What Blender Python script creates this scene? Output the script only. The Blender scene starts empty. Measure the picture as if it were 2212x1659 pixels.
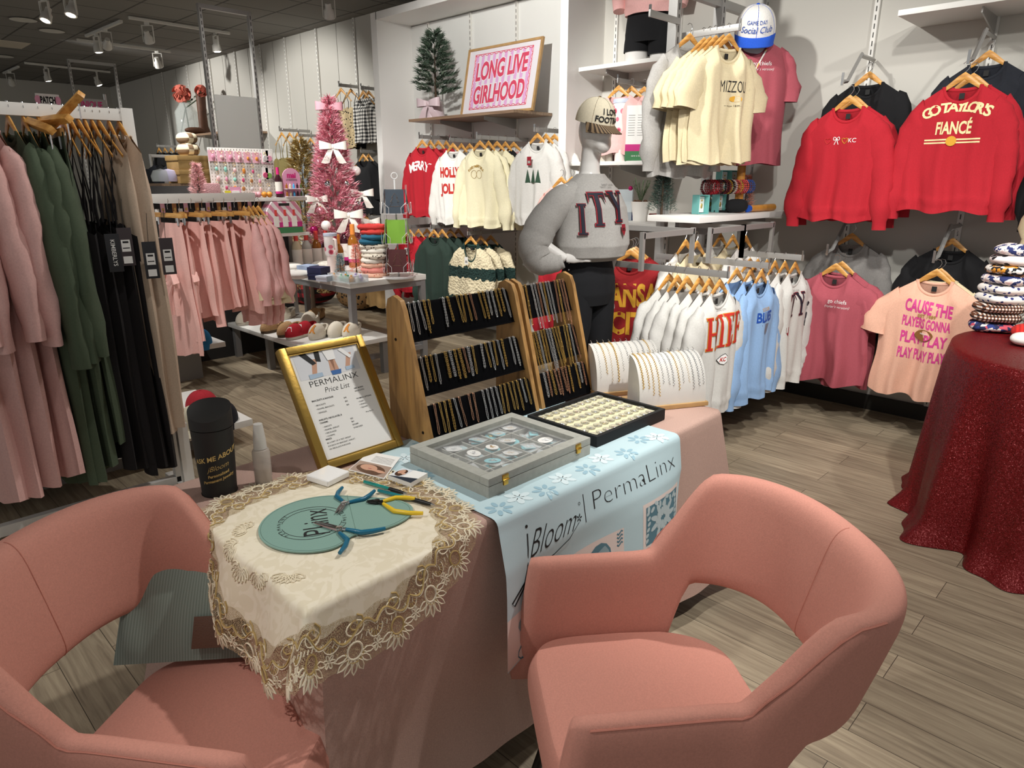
import bpy, bmesh, math, random
from mathutils import Vector as V, Matrix as MX
PI = math.pi
S = bpy.context.scene
COL = S.collection
R = random.Random(7)
D2R = math.radians

# ---------------------------------------------------------------- camera, world, lights, exposure
cam = bpy.data.cameras.new('camera')
cam.sensor_width = 36.0
cam.lens = 36.0 * 1480.0 / 2212.0
cam.clip_start = 0.05
camo = bpy.data.objects.new('camera', cam); COL.objects.link(camo)
camo.location = (0, 0, 1.55)
PITCH = math.atan((829.5 - 388.0) / 1480.0)
camo.rotation_euler = (PI / 2 - PITCH, 0, D2R(44.5))
S.camera = camo

w = bpy.data.worlds.new('world'); S.world = w; w.use_nodes = True
w.node_tree.nodes['Background'].inputs[0].default_value = (0.98, 0.98, 0.96, 1)
w.node_tree.nodes['Background'].inputs[1].default_value = 0.47
S.view_settings.view_transform = 'Standard'
S.view_settings.look = 'None'
S.view_settings.exposure = 0.0
S.view_settings.gamma = 1.0
S.view_settings.use_curve_mapping = False

def spot(loc, target, power, angle=60, radius=0.05, blend=0.5, col=(1.0, 0.98, 0.935)):
    l = bpy.data.lights.new('ceiling_and_fill_spot', 'SPOT')
    l.energy = power; l.spot_size = D2R(angle); l.spot_blend = blend
    l.shadow_soft_size = radius; l.color = col
    o = bpy.data.objects.new('ceiling_and_fill_spot', l); COL.objects.link(o)
    o.location = loc
    o.rotation_euler = (V(target) - V(loc)).to_track_quat('-Z', 'Y').to_euler()
    return o
SPOTS = [
    ((-1.05, 2.45, 3.25), (-1.45, 1.05, 0.75), 190, 58, 0.035),   # vendor table
    ((-1.9, -0.9, 3.25), (-0.5, 1.35, 0.5), 150, 42, 0.05),        # right chair
    ((-0.3, -0.2, 3.25), (-1.7, 0.6, 0.6), 18, 70, 0.06),         # left chair, clothes rail
    ((0.75, 2.9, 3.25), (-1.2, 4.9, 1.3), 130, 75, 0.05),         # right wall
    ((-0.7, 2.2, 3.25), (-1.8, 4.1, 1.2), 150, 70, 0.05),         # sweatshirt arms
    ((-2.6, 2.5, 3.25), (-2.6, 4.9, 1.6), 160, 75, 0.05),         # wall shelves
    ((-3.6, 2.3, 3.25), (-4.9, 4.9, 1.7), 300, 72, 0.05),         # recess
    ((-5.6, 2.2, 3.25), (-6.0, 3.6, 0.9), 240, 75, 0.05),         # display table
    ((-4.2, 0.9, 3.25), (-5.2, 2.2, 0.9), 150, 75, 0.05),         # pink skirts
    ((-8.3, 2.6, 3.25), (-8.6, 4.9, 1.6), 260, 85, 0.05),
    ((-11.5, 2.6, 3.25), (-11.5, 4.9, 1.6), 240, 95, 0.05),
    ((-3.0, 2.9, 3.25), (-3.6, 1.2, 0.3), 110, 70, 0.05),         # aisle
    ((0.3, 1.6, 3.25), (-0.7, 3.2, 0.1), 230, 75, 0.05),          # floor, sequin table
    ((-7.0, 0.6, 3.25), (-7.5, 1.2, 0.0), 120, 100, 0.05),
    ((-2.2, 1.0, 3.25), (-3.4, 1.0, 1.3), 55, 60, 0.05),          # long dresses
    ((-0.3, 1.0, 3.25), (-1.3, 5.0, 0.7), 150, 50, 0.05),         # added fill, lifts the dark lower right wall
    ((-0.6, 2.0, 3.25), (-2.4, 3.05, 1.35), 120, 42, 0.06),        # fill light added for the mannequin, no lamp of the shop
    ((-4.9, 2.7, 3.25), (-7.6, 3.5, 2.0), 110, 50, 0.05),         # added to brighten the white panel of the chrome tower
]
for a in SPOTS: spot(*a)

# ---------------------------------------------------------------- helpers
def lin(h):
    h = h.lstrip('#'); out = []
    for i in (0, 2, 4):
        x = int(h[i:i + 2], 16) / 255
        out.append(x / 12.92 if x <= 0.04045 else ((x + 0.055) / 1.055) ** 2.4)
    return tuple(out) + (1,)

MATS = {}
def nmat(name):
    m = bpy.data.materials.new(name); m.use_nodes = True
    n = m.node_tree.nodes; l = m.node_tree.links
    b = n['Principled BSDF']
    tc = n.new('ShaderNodeTexCoord')
    return m, n, l, b, tc
def setb(b, **k):
    for kk, v in k.items():
        b.inputs[kk].default_value = v
def mat(name, col='#808080', rough=0.8, metal=0.0, bump=None, var=None, sheen=0, trans=0, ior=1.45, alpha=1, emit=0, coat=0, spec=None):
    if name in MATS: return MATS[name]
    m, n, l, b, tc = nmat(name); c = lin(col)
    setb(b, **{'Base Color': c, 'Roughness': rough, 'Metallic': metal, 'Alpha': alpha, 'IOR': ior, 'Transmission Weight': trans, 'Coat Weight': coat})
    if spec is not None: b.inputs['Specular IOR Level'].default_value = spec
    if sheen:
        b.inputs['Sheen Weight'].default_value = sheen; b.inputs['Sheen Roughness'].default_value = 0.4
        b.inputs['Sheen Tint'].default_value = tuple(min(1, x * 1.5 + .1) for x in c[:3]) + (1,)
    if emit:
        b.inputs['Emission Color'].default_value = c; b.inputs['Emission Strength'].default_value = emit
    if var:
        t = n.new('ShaderNodeTexNoise'); t.inputs['Scale'].default_value = var[0]; t.inputs['Detail'].default_value = 4
        l.new(tc.outputs['Object'], t.inputs['Vector'])
        r = n.new('ShaderNodeMapRange'); r.inputs[1].default_value = .3; r.inputs[2].default_value = .7
        r.inputs[3].default_value = 1 - var[1]; r.inputs[4].default_value = 1 + var[1]
        l.new(t.outputs['Fac'], r.inputs[0])
        mx = n.new('ShaderNodeVectorMath'); mx.operation = 'SCALE'; mx.inputs[0].default_value = c[:3]
        l.new(r.outputs[0], mx.inputs['Scale']); l.new(mx.outputs[0], b.inputs['Base Color'])
    if bump:
        t = n.new('ShaderNodeTexNoise'); t.inputs['Scale'].default_value = bump[0]; t.inputs['Detail'].default_value = 3
        l.new(tc.outputs['Object'], t.inputs['Vector'])
        bp = n.new('ShaderNodeBump'); bp.inputs['Strength'].default_value = bump[1]; bp.inputs['Distance'].default_value = bump[2] if len(bump) > 2 else .003
        l.new(t.outputs['Fac'], bp.inputs['Height']); l.new(bp.outputs[0], b.inputs['Normal'])
    MATS[name] = m
    return m
def fab(name, col, rough=.9, var=.10, sheen=.1):
    return mat(name, col, rough, bump=(420, .35, .002), var=(140, var * .6), sheen=sheen)
def ramp_mat(name, build, rough=.85, bump=None, metal=0):
    """build(n, l, vec) -> (factor socket); colours given as stops list"""
    if name in MATS: return MATS[name]
    m, n, l, b, tc = nmat(name)
    b.inputs['Roughness'].default_value = rough; b.inputs['Metallic'].default_value = metal
    sock, stops = build(n, l, tc.outputs['Object'])
    r = n.new('ShaderNodeValToRGB'); e = r.color_ramp.elements
    while len(e) < len(stops): e.new(.5)
    for i, (p, c) in enumerate(stops):
        e[i].position = p; e[i].color = lin(c)
    r.color_ramp.interpolation = 'CONSTANT' if bump != 'smooth' else 'LINEAR'
    l.new(sock, r.inputs[0]); l.new(r.outputs[0], b.inputs['Base Color'])
    MATS[name] = m
    return m
def voro(scale, stops, feature='F1', mp=(1, 1, 1)):
    def f(n, l, vec):
        q = n.new('ShaderNodeMapping'); q.inputs['Scale'].default_value = mp; l.new(vec, q.inputs[0])
        t = n.new('ShaderNodeTexVoronoi'); t.feature = feature; t.inputs['Scale'].default_value = scale
        l.new(q.outputs[0], t.inputs['Vector'])
        return t.outputs['Distance'], stops
    return f
def vcell(scale, stops):
    def f(n, l, vec):
        t = n.new('ShaderNodeTexVoronoi'); t.inputs['Scale'].default_value = scale
        l.new(vec, t.inputs['Vector'])
        s = n.new('ShaderNodeSeparateColor'); l.new(t.outputs['Color'], s.inputs[0])
        return s.outputs[0], stops
    return f
def noisy(scale, stops, mp=(1, 1, 1), detail=2):
    def f(n, l, vec):
        q = n.new('ShaderNodeMapping'); q.inputs['Scale'].default_value = mp; l.new(vec, q.inputs[0])
        t = n.new('ShaderNodeTexNoise'); t.inputs['Scale'].default_value = scale; t.inputs['Detail'].default_value = detail
        l.new(q.outputs[0], t.inputs['Vector'])
        return t.outputs['Fac'], stops
    return f
def checks(scale, stops, ax=(0, 2), rot=0):
    """0,1,2 = number of crossing bands: plaid / gingham / checker"""
    def f(n, l, vec):
        q = n.new('ShaderNodeMapping'); q.inputs['Rotation'].default_value = (0, rot, 0); l.new(vec, q.inputs[0])
        s = n.new('ShaderNodeSeparateXYZ'); l.new(q.outputs[0], s.inputs[0])
        o = []
        for a in ax:
            mu = n.new('ShaderNodeMath'); mu.operation = 'MULTIPLY'; mu.inputs[1].default_value = scale; l.new(s.outputs[a], mu.inputs[0])
            fr = n.new('ShaderNodeMath'); fr.operation = 'FRACT'; l.new(mu.outputs[0], fr.inputs[0])
            g = n.new('ShaderNodeMath'); g.operation = 'GREATER_THAN'; g.inputs[1].default_value = .5; l.new(fr.outputs[0], g.inputs[0])
            o.append(g.outputs[0])
        ad = n.new('ShaderNodeMath'); ad.operation = 'ADD'; l.new(o[0], ad.inputs[0])
        if len(o) > 1: l.new(o[1], ad.inputs[1])
        hf = n.new('ShaderNodeMath'); hf.operation = 'MULTIPLY'; hf.inputs[1].default_value = .45; l.new(ad.outputs[0], hf.inputs[0])
        return hf.outputs[0], stops
    return f

class MB:
    def __init__(s): s.v = []; s.f = []; s.m = []; s.sm = []
    def add(s, vs, fs, mi=0, sm=True, T=None):
        o = len(s.v)
        s.v += [tuple(T @ V(p)) for p in vs] if T is not None else [tuple(p) for p in vs]
        for f in fs: s.f.append(tuple(o + i for i in f)); s.m.append(mi); s.sm.append(sm)
        return s
    def box(s, c, d, mi=0, T=None):
        x, y, z = c; a, b, e = d[0] / 2, d[1] / 2, d[2] / 2
        vs = [(x + i * a, y + j * b, z + k * e) for i in (-1, 1) for j in (-1, 1) for k in (-1, 1)]
        return s.add(vs, [(0, 1, 3, 2), (4, 6, 7, 5), (0, 4, 5, 1), (2, 3, 7, 6), (0, 2, 6, 4), (1, 5, 7, 3)], mi, False, T)
    def tube(s, pts, r, n=8, mi=0, closed=False, flat=1.0, T=None, caps=True, up=None):
        P = [V(p) for p in pts]; N = len(P)
        rr = r if isinstance(r, (list, tuple)) else [r] * N
        vs = []; fs = []; prev = None
        for i in range(N):
            a = P[(i - 1) % N] if (closed or i > 0) else P[i]
            b = P[(i + 1) % N] if (closed or i < N - 1) else P[i]
            t = (b - a)
            t = t.normalized() if t.length > 1e-9 else V((0, 0, 1))
            if prev is None:
                h = V(up) if up else (V((0, 0, 1)) if abs(t.z) < .9 else V((1, 0, 0)))
            else: h = prev
            x = h - t * h.dot(t); x = x.normalized() if x.length > 1e-6 else t.orthogonal().normalized()
            y = t.cross(x); prev = x
            for k in range(n):
                g = 2 * PI * k / n
                vs.append(P[i] + x * (math.cos(g) * rr[i] * flat) + y * (math.sin(g) * rr[i]))
        for i in range(N if closed else N - 1):
            j = (i + 1) % N
            for k in range(n):
                fs.append((i * n + k, i * n + (k + 1) % n, j * n + (k + 1) % n, j * n + k))
        if caps and not closed:
            fs.append(tuple(range(n))[::-1]); fs.append(tuple((N - 1) * n + k for k in range(n)))
        return s.add(vs, fs, mi, True, T)
    def cyl(s, a, b, r, n=16, mi=0, T=None, r2=None):
        return s.tube([a, b], [r, r if r2 is None else r2], n, mi, T=T)
    def lathe(s, prof, n=24, mi=0, T=None, cap=True):
        vs = []; fs = []
        for (r, z) in prof:
            for k in range(n):
                g = 2 * PI * k / n; vs.append((r * math.cos(g), r * math.sin(g), z))
        for i in range(len(prof) - 1):
            for k in range(n):
                fs.append((i * n + k, i * n + (k + 1) % n, (i + 1) * n + (k + 1) % n, (i + 1) * n + k))
        if cap:
            fs.append(tuple(range(n))[::-1]); fs.append(tuple((len(prof) - 1) * n + k for k in range(n)))
        return s.add(vs, fs, mi, True, T)
    def grid(s, fn, nu, nv, mi=0, closed=False, T=None, sm=True):
        vs = []; fs = []; U = nu if closed else nu + 1
        for j in range(nv + 1):
            for i in range(U): vs.append(fn(i / nu, j / nv))
        for j in range(nv):
            for i in range(nu):
                a = j * U + i; b = j * U + (i + 1) % U
                fs.append((a, b, b + U, a + U))
        return s.add(vs, fs, mi, sm, T)
    def ell(s, c, r, n=16, m=10, mi=0, T=None):
        r = (r, r, r) if not isinstance(r, (tuple, list)) else r
        def fn(u, v):
            a = u * 2 * PI; b = (v - .5) * PI * .999
            return (c[0] + r[0] * math.cos(a) * math.cos(b), c[1] + r[1] * math.sin(a) * math.cos(b), c[2] + r[2] * math.sin(b))
        return s.grid(fn, n, m, mi, True, T)
    def prism(s, pts, z0, z1, mi=0, T=None):
        n = len(pts)
        vs = [(x, y, z0) for x, y in pts] + [(x, y, z1) for x, y in pts]
        fs = [tuple(range(n))[::-1], tuple(range(n, 2 * n))] + [(i, (i + 1) % n, n + (i + 1) % n, n + i) for i in range(n)]
        return s.add(vs, fs, mi, False, T)
    def poly(s, pts, mi=0, T=None): return s.add(pts, [tuple(range(len(pts)))], mi, False, T)
    def build(s, name, mats, parent=None, loc=None, rot=None, bev=0, weld=0, ang=40, seg=2):
        me = bpy.data.meshes.new(name); me.from_pydata(s.v, [], s.f)
        me.polygons.foreach_set('material_index', s.m)
        me.polygons.foreach_set('use_smooth', s.sm)
        if not isinstance(mats, (list, tuple)): mats = [mats]
        for m in mats: me.materials.append(m)
        if weld or bev:
            bm = bmesh.new(); bm.from_mesh(me)
            if weld: bmesh.ops.remove_doubles(bm, verts=bm.verts, dist=weld)
            if bev:
                bm.edges.ensure_lookup_table()
                ed = [e for e in bm.edges if len(e.link_faces) == 2 and e.calc_face_angle(0) > D2R(35)]
                bmesh.ops.bevel(bm, geom=ed, offset=bev, segments=seg, affect='EDGES', profile=.7, clamp_overlap=True)
                for f in bm.faces: f.smooth = True
            bm.to_mesh(me); bm.free()
        me.update()
        try: me.set_sharp_from_angle(angle=D2R(ang))
        except Exception: pass
        o = bpy.data.objects.new(name, me); COL.objects.link(o)
        if parent is not None: o.parent = parent
        if loc is not None: o.location = loc
        if rot is not None: o.rotation_euler = rot
        return o

def tag(o, label, cat, group=None, kind=None):
    o['label'] = label; o['category'] = cat
    if group: o['group'] = group
    if kind: o['kind'] = kind
    return o
def thing(name, label, cat, loc=(0, 0, 0), rotz=0, group=None, rot=None):
    o = bpy.data.objects.new(name, None); COL.objects.link(o); o.empty_display_size = .05
    o.location = loc; o.rotation_euler = rot if rot is not None else (0, 0, rotz)
    return tag(o, label, cat, group)
def struct(o):
    o['kind'] = 'structure'; return o
def copy_tree(o, parent=None):
    c = o.copy(); COL.objects.link(c)
    if parent is not None: c.parent = parent
    for ch in list(o.children): copy_tree(ch, c)
    return c
def dup(o, loc, rot, label, group=None):
    c = copy_tree(o); c.location = loc; c.rotation_euler = rot if isinstance(rot, tuple) else (0, 0, rot)
    c['label'] = label
    if group: c['group'] = group
    return c
ORD = ['first', 'second', 'third', 'fourth', 'fifth', 'sixth', 'seventh', 'eighth', 'ninth', 'tenth', 'eleventh', 'twelfth', 'thirteenth',
       'fourteenth', 'fifteenth', 'sixteenth', 'seventeenth', 'eighteenth', 'nineteenth', 'twentieth', 'twenty-first', 'twenty-second',
       'twenty-third', 'twenty-fourth', 'twenty-fifth', 'twenty-sixth', 'twenty-seventh']
# ---- lettering
TXT = {}
def text2d(s, bold=0.0, shear=0.0, spacing=1.0, cut=None):
    key = (s, bold, shear, spacing, cut)
    if key in TXT: return TXT[key]
    cu = bpy.data.curves.new('lettering', 'FONT'); cu.body = s; cu.size = 1; cu.offset = bold; cu.shear = shear
    cu.space_character = spacing; cu.resolution_u = 3; cu.align_x = 'CENTER'
    ob = bpy.data.objects.new('lettering', cu); COL.objects.link(ob)
    bpy.context.view_layer.update()
    dg = bpy.context.evaluated_depsgraph_get()
    me = bpy.data.meshes.new_from_object(ob.evaluated_get(dg))
    bpy.data.objects.remove(ob); bpy.data.curves.remove(cu)
    if cut:
        bm = bmesh.new(); bm.from_mesh(me)
        xs = [v.co.x for v in bm.verts]; ys = [v.co.y for v in bm.verts]
        for lo, hi, ax in ((min(xs), max(xs), 0), (min(ys), max(ys), 1)):
            t = lo + cut
            while t < hi:
                g = bm.verts[:] + bm.edges[:] + bm.faces[:]
                co = [0, 0, 0]; no = [0, 0, 0]; co[ax] = t; no[ax] = 1
                bmesh.ops.bisect_plane(bm, geom=g, plane_co=co, plane_no=no); t += cut
        bm.to_mesh(me); bm.free()
    vs = [(v.co.x, v.co.y) for v in me.vertices]; fs = [tuple(p.vertices) for p in me.polygons]
    bpy.data.meshes.remove(me)
    TXT[key] = (vs, fs)
    return TXT[key]
def put_text(mb, s, h, fn, mi=0, bold=0.0, shear=0.0, spacing=1.0, cut=None, wmax=None):
    """fn(x, y) -> 3D; cap height h, centred on x"""
    vs, fs = text2d(s, bold, shear, spacing, cut)
    if not vs: return
    k = h / 0.7
    xs = [v[0] for v in vs]; c = (max(xs) + min(xs)) / 2; kx = k
    if wmax: kx = wmax / (max(xs) - min(xs))
    mb.add([fn((x - c) * kx, y * k) for x, y in vs], fs, mi, False)
SLAB = {
 'I': (.5, [[(.15, 0), (.35, 0), (.35, 1), (.15, 1)], [(0, 0), (.5, 0), (.5, .06), (0, .06)], [(0, .94), (.5, .94), (.5, 1), (0, 1)]]),
 'H': (1.0, [[(.1, 0), (.3, 0), (.3, 1), (.1, 1)], [(.7, 0), (.9, 0), (.9, 1), (.7, 1)], [(.3, .46), (.7, .46), (.7, .53), (.3, .53)],
             [(0, 0), (.4, 0), (.4, .06), (0, .06)], [(.6, 0), (1, 0), (1, .06), (.6, .06)], [(0, .94), (.4, .94), (.4, 1), (0, 1)], [(.6, .94), (1, .94), (1, 1), (.6, 1)]]),
 'E': (.82, [[(.1, 0), (.32, 0), (.32, 1), (.1, 1)], [(0, 0), (.8, 0), (.8, .07), (0, .07)], [(0, .93), (.78, .93), (.78, 1), (0, 1)], [(.32, .47), (.6, .47), (.6, .54), (.32, .54)],
             [(.72, .07), (.8, .07), (.82, .28), (.78, .28)], [(.7, .93), (.78, .93), (.78, .74), (.75, .74)], [(.56, .38), (.6, .38), (.6, .63), (.56, .63)]]),
 'F': (.78, [[(.1, 0), (.32, 0), (.32, 1), (.1, 1)], [(0, 0), (.42, 0), (.42, .06), (0, .06)], [(0, .93), (.78, .93), (.78, 1), (0, 1)], [(.32, .47), (.6, .47), (.6, .54), (.32, .54)],
             [(.7, .93), (.78, .93), (.78, .7), (.75, .7)], [(.56, .38), (.6, .38), (.6, .63), (.56, .63)]]),
 'T': (.9, [[(.34, 0), (.56, 0), (.56, 1), (.34, 1)], [(0, .93), (.9, .93), (.9, 1), (0, 1)], [(.22, 0), (.68, 0), (.68, .06), (.22, .06)], [(0, .93), (.07, .93), (.02, .72), (0, .72)], [(.83, .93), (.9, .93), (.9, .72), (.88, .72)]]),
 'Y': (1.0, [[(.06, 1), (.3, 1), (.6, .44), (.4, .4)], [(.78, 1), (.88, 1), (.58, .42), (.52, .48)], [(.4, 0), (.6, 0), (.6, .46), (.4, .44)],
             [(0, .94), (.38, .94), (.38, 1), (0, 1)], [(.68, .94), (1, .94), (1, 1), (.68, 1)], [(.28, 0), (.72, 0), (.72, .06), (.28, .06)]]),
}
def put_slab(mb, ch, x0, y0, wd, h, fn, mi=0, n=5, grow=0):
    wr, qs = SLAB[ch]
    for q in qs:
        cx = sum(p[0] for p in q) / 4; cy = sum(p[1] for p in q) / 4
        q = [(p[0] + (grow if p[0] > cx else -grow) , p[1] + (grow if p[1] > cy else -grow) * wd / h) for p in q]
        def g(u, v, q=q):
            a = [q[0][i] + (q[1][i] - q[0][i]) * u for i in (0, 1)]; b = [q[3][i] + (q[2][i] - q[3][i]) * u for i in (0, 1)]
            return fn(x0 + wd * (a[0] + (b[0] - a[0]) * v) / wr, y0 + h * (a[1] + (b[1] - a[1]) * v))
        mb.grid(g, n, n, mi, sm=False)

# ---- common materials
WOODH = ramp_mat('hanger_wood', noisy(9, [(.35, '#b9803c'), (.5, '#d29a50'), (.65, '#dea95e')], (1, 6, 6)), .42, 'smooth')
CHROME = mat('chrome', '#c9c9c9', .22, 1)
STEEL = mat('brushed_steel', '#adaba8', .42, .55, bump=(90, .1))
DSTEEL = mat('grey_steel', '#8f8e8e', .5, .35)
WHITE = mat('white_laminate', '#e9e7e2', .42, bump=(60, .04))
WPAINT = mat('white_paint', '#e4e2dc', .55)
BLACKM = mat('black_plastic', '#141414', .45)
GLASS = mat('clear_glass', '#f4fbf8', .03, trans=1, ior=1.3)
ACRY = mat('clear_acrylic', '#f2f6f7', .06, trans=1, ior=1.2)
GOLDM = mat('gold_metal', '#d3a84e', .3, 1)
PAPER = mat('white_paper', '#eceae6', .7)
INK = mat('black_ink', '#1b1b1b', .7)
# ---------------------------------------------------------------- the room
WY, CZ = 5.05, 3.36
def floor_mat():
    m, n, l, b, tc = nmat('wood_planks')
    mp = n.new('ShaderNodeMapping'); l.new(tc.outputs['Object'], mp.inputs[0])
    br = n.new('ShaderNodeTexBrick'); br.offset = .37; br.inputs['Scale'].default_value = 1
    br.inputs['Brick Width'].default_value = 1.2; br.inputs['Row Height'].default_value = .155
    br.inputs['Mortar Size'].default_value = .0012; br.inputs['Mortar Smooth'].default_value = .2; br.inputs['Bias'].default_value = 0
    br.inputs['Color1'].default_value = (0, 0, 0, 1); br.inputs['Color2'].default_value = (1, 1, 1, 1); br.inputs['Mortar'].default_value = (.5, .5, .5, 1)
    l.new(mp.outputs[0], br.inputs['Vector'])
    # every plank gets its own grain: shift the noise by the plank's random grey
    sc = n.new('ShaderNodeVectorMath'); sc.operation = 'MULTIPLY'; sc.inputs[1].default_value = (7, 3, 11); l.new(br.outputs['Color'], sc.inputs[0])
    ad = n.new('ShaderNodeVectorMath'); l.new(mp.outputs[0], ad.inputs[0]); l.new(sc.outputs[0], ad.inputs[1])
    st = n.new('ShaderNodeMapping'); st.inputs['Scale'].default_value = (1.3, 22, 1); l.new(ad.outputs[0], st.inputs[0])
    g = n.new('ShaderNodeTexNoise'); g.inputs['Scale'].default_value = 2.2; g.inputs['Detail'].default_value = 7; g.inputs['Roughness'].default_value = .62; g.inputs['Distortion'].default_value = .6
    l.new(st.outputs[0], g.inputs['Vector'])
    cr = n.new('ShaderNodeValToRGB'); e = cr.color_ramp.elements
    e[0].position = .28; e[0].color = lin('#7b6d5b'); e[1].position = .72; e[1].color = lin('#b5a68d')
    q = e.new(.48); q.color = lin('#9a8b75')
    l.new(g.outputs['Fac'], cr.inputs[0])
    tone = n.new('ShaderNodeMapRange'); tone.inputs[3].default_value = .84; tone.inputs[4].default_value = 1.12; l.new(br.outputs['Color'], tone.inputs[0])
    mu = n.new('ShaderNodeVectorMath'); mu.operation = 'SCALE'; l.new(cr.outputs[0], mu.inputs[0]); l.new(tone.outputs[0], mu.inputs['Scale'])
    mx = n.new('ShaderNodeMix'); mx.data_type = 'RGBA'; mx.inputs[7].default_value = lin('#3d342a'); l.new(br.outputs['Fac'], mx.inputs[0]); l.new(mu.outputs[0], mx.inputs[6])
    l.new(mx.outputs[2], b.inputs['Base Color'])
    b.inputs['Roughness'].default_value = .5
    bp = n.new('ShaderNodeBump'); bp.inputs['Strength'].default_value = .08; l.new(g.outputs['Fac'], bp.inputs['Height']); l.new(bp.outputs[0], b.inputs['Normal'])
    return m
def ceil_mat():
    m, n, l, b, tc = nmat('dark_ceiling_tiles')
    br = n.new('ShaderNodeTexBrick'); br.offset = 0; br.inputs['Scale'].default_value = 1
    br.inputs['Brick Width'].default_value = .61; br.inputs['Row Height'].default_value = .61; br.inputs['Mortar Size'].default_value = .012; br.inputs['Mortar Smooth'].default_value = .1
    br.inputs['Color1'].default_value = lin('#77746f'); br.inputs['Color2'].default_value = lin('#7c7974'); br.inputs['Mortar'].default_value = lin('#4a4845')
    l.new(tc.outputs['Object'], br.inputs['Vector']); l.new(br.outputs['Color'], b.inputs['Base Color']); b.inputs['Roughness'].default_value = .9
    t = n.new('ShaderNodeTexNoise'); t.inputs['Scale'].default_value = 160; bp = n.new('ShaderNodeBump'); bp.inputs['Strength'].default_value = .3
    l.new(tc.outputs['Object'], t.inputs['Vector']); l.new(t.outputs['Fac'], bp.inputs['Height']); l.new(bp.outputs[0], b.inputs['Normal'])
    return m
WALLM = mat('wall_paint', '#c6c3bb', .8, bump=(300, .08))
XA, XB, YA = -16.5, 3.4, -3.2
struct(MB().box(((XA + XB) / 2, (YA + WY) / 2, -.05), (XB - XA, WY - YA, .1)).build('floor', floor_mat()))
struct(MB().box(((XA + XB) / 2, (YA + WY) / 2, CZ + .05), (XB - XA, WY - YA, .1)).build('ceiling', ceil_mat()))
struct(MB().box(((XA + XB) / 2, WY + .06, CZ / 2), (XB - XA, .12, CZ)).build('wall_back', WALLM))
struct(MB().box((XA - .06, (YA + WY) / 2, CZ / 2), (.12, WY - YA, CZ)).build('wall_left', WALLM))
struct(MB().box((-1.0, WY - .02, .05), (5.6, .03, .10)).build('baseboard_right', mat('dark_base', '#26241f', .6)))
# white box portal round the recess
x0, x1, yf, zt = -6.55, -3.88, 4.58, 3.19
pw = mat('portal_white', '#eeece8', .5)
m = MB()
m.box((x0 + .05, (yf + WY) / 2, zt / 2), (.10, WY - yf, zt)); m.box((x1 - .04, (yf + WY) / 2, zt / 2), (.08, WY - yf, zt))
m.box(((x0 + x1) / 2, (yf + WY) / 2, zt - .035), (x1 - x0 - .18, WY - yf, .07))
m.box(((x0 + x1) / 2, WY - .012, zt / 2 - .04), (x1 - x0 - .18, .024, zt - .08), 1)
struct(m.build('trim_1', [pw, mat('recess_back', '#e6e6e2', .6)]))
# slotted wall standards
SLOT = mat('slot_dark', '#4a4846', .8)
def standard(name, x, y, z0, z1, col=WPAINT):
    m = MB(); m.box((x, y, (z0 + z1) / 2), (.03, .016, z1 - z0))
    z = z0 + .03
    while z < z1: m.box((x, y - .0082, z), (.006, .002, .03), 1); z += .05
    return struct(m.build(name, [col, SLOT]))
k = 2
for x in (-1.07, -1.73, -3.15, -3.75, -7.55, -8.4, -9.2, -9.9, -10.7, -11.6, -12.5, -13.6): standard('trim_%d' % k, x, WY - .012, .1, CZ); k += 1
for x in (-6.15, -5.50, -4.87): standard('trim_%d' % k, x, WY - .034, .1, zt - .08); k += 1
gm = mat('panel_gap', '#8f8c86', .9)
for x in (-7.1, -7.95, -8.8, -9.55, -10.3, -11.15, -12.0, -13.0, -14.2):
    struct(MB().box((x, WY - .001, CZ / 2), (.006, .004, CZ)).build('trim_%d' % k, gm)); k += 1
# white hard shelf at the upper right of the wall, wall shelves beside it
def bracket(m, x, y0, z, d=.28, mi=1, h=.09):
    m.prism([(-d, 0), (0, 0), (0, -h), (-.04, -h), (-d, -.03)], -.004, .004, mi, MX.Translation((x, y0, z)) @ MX(((0, 0, 1, 0), (1, 0, 0, 0), (0, 1, 0, 0), (0, 0, 0, 1))))
def shelf(label, xa, xb, y0, z, th=.03, mt=WHITE, br=(), y1=WY, name='wall_shelf', brm=STEEL):
    t = thing(name, label, 'shelf', ((xa + xb) / 2, y1, z))
    w_ = xb - xa; d_ = y1 - y0
    MB().box((0, -d_ / 2, -th / 2), (w_, d_, th)).build('shelf_board', mt, t, bev=.002)
    for bx in br:
        m = MB(); bracket(m, bx - (xa + xb) / 2, 0, -th, d_ * .85, 0); m.build('bracket', brm, t)
    return t
shelf('empty white shelf high on the wall above the red sweatshirts', -1.47, .6, 4.62, 2.47, br=(-1.07,))
shelf('white wall shelf carrying the pink sweatshirt torso', -3.86, -2.9, 4.70, 2.42, br=(-3.62, -3.15))
shelf('white wall shelf carrying the tumbler and the bottle box', -3.95, -3.02, 4.62, 1.69, br=(-3.4,))
shelf('low white wall shelf carrying the potted christmas sprig', -3.55, -2.66, 4.42, 1.235, br=(-3.2,))
WSH = ramp_mat('shelf_wood', noisy(3, [(.3, '#7d6450'), (.5, '#957a62'), (.7, '#a58a70')], (1, 14, 14)), .5, 'smooth')
shelf('brown wood shelf inside the white recess', -5.9, -4.42, 4.52, 2.13, .025, WSH, (-5.50, -4.87), WY - .03)
shelf('brown wood shelf holding the flower vase', -11.6, -9.9, 4.55, 2.22, .03, WSH, (-11.1,))

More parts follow.
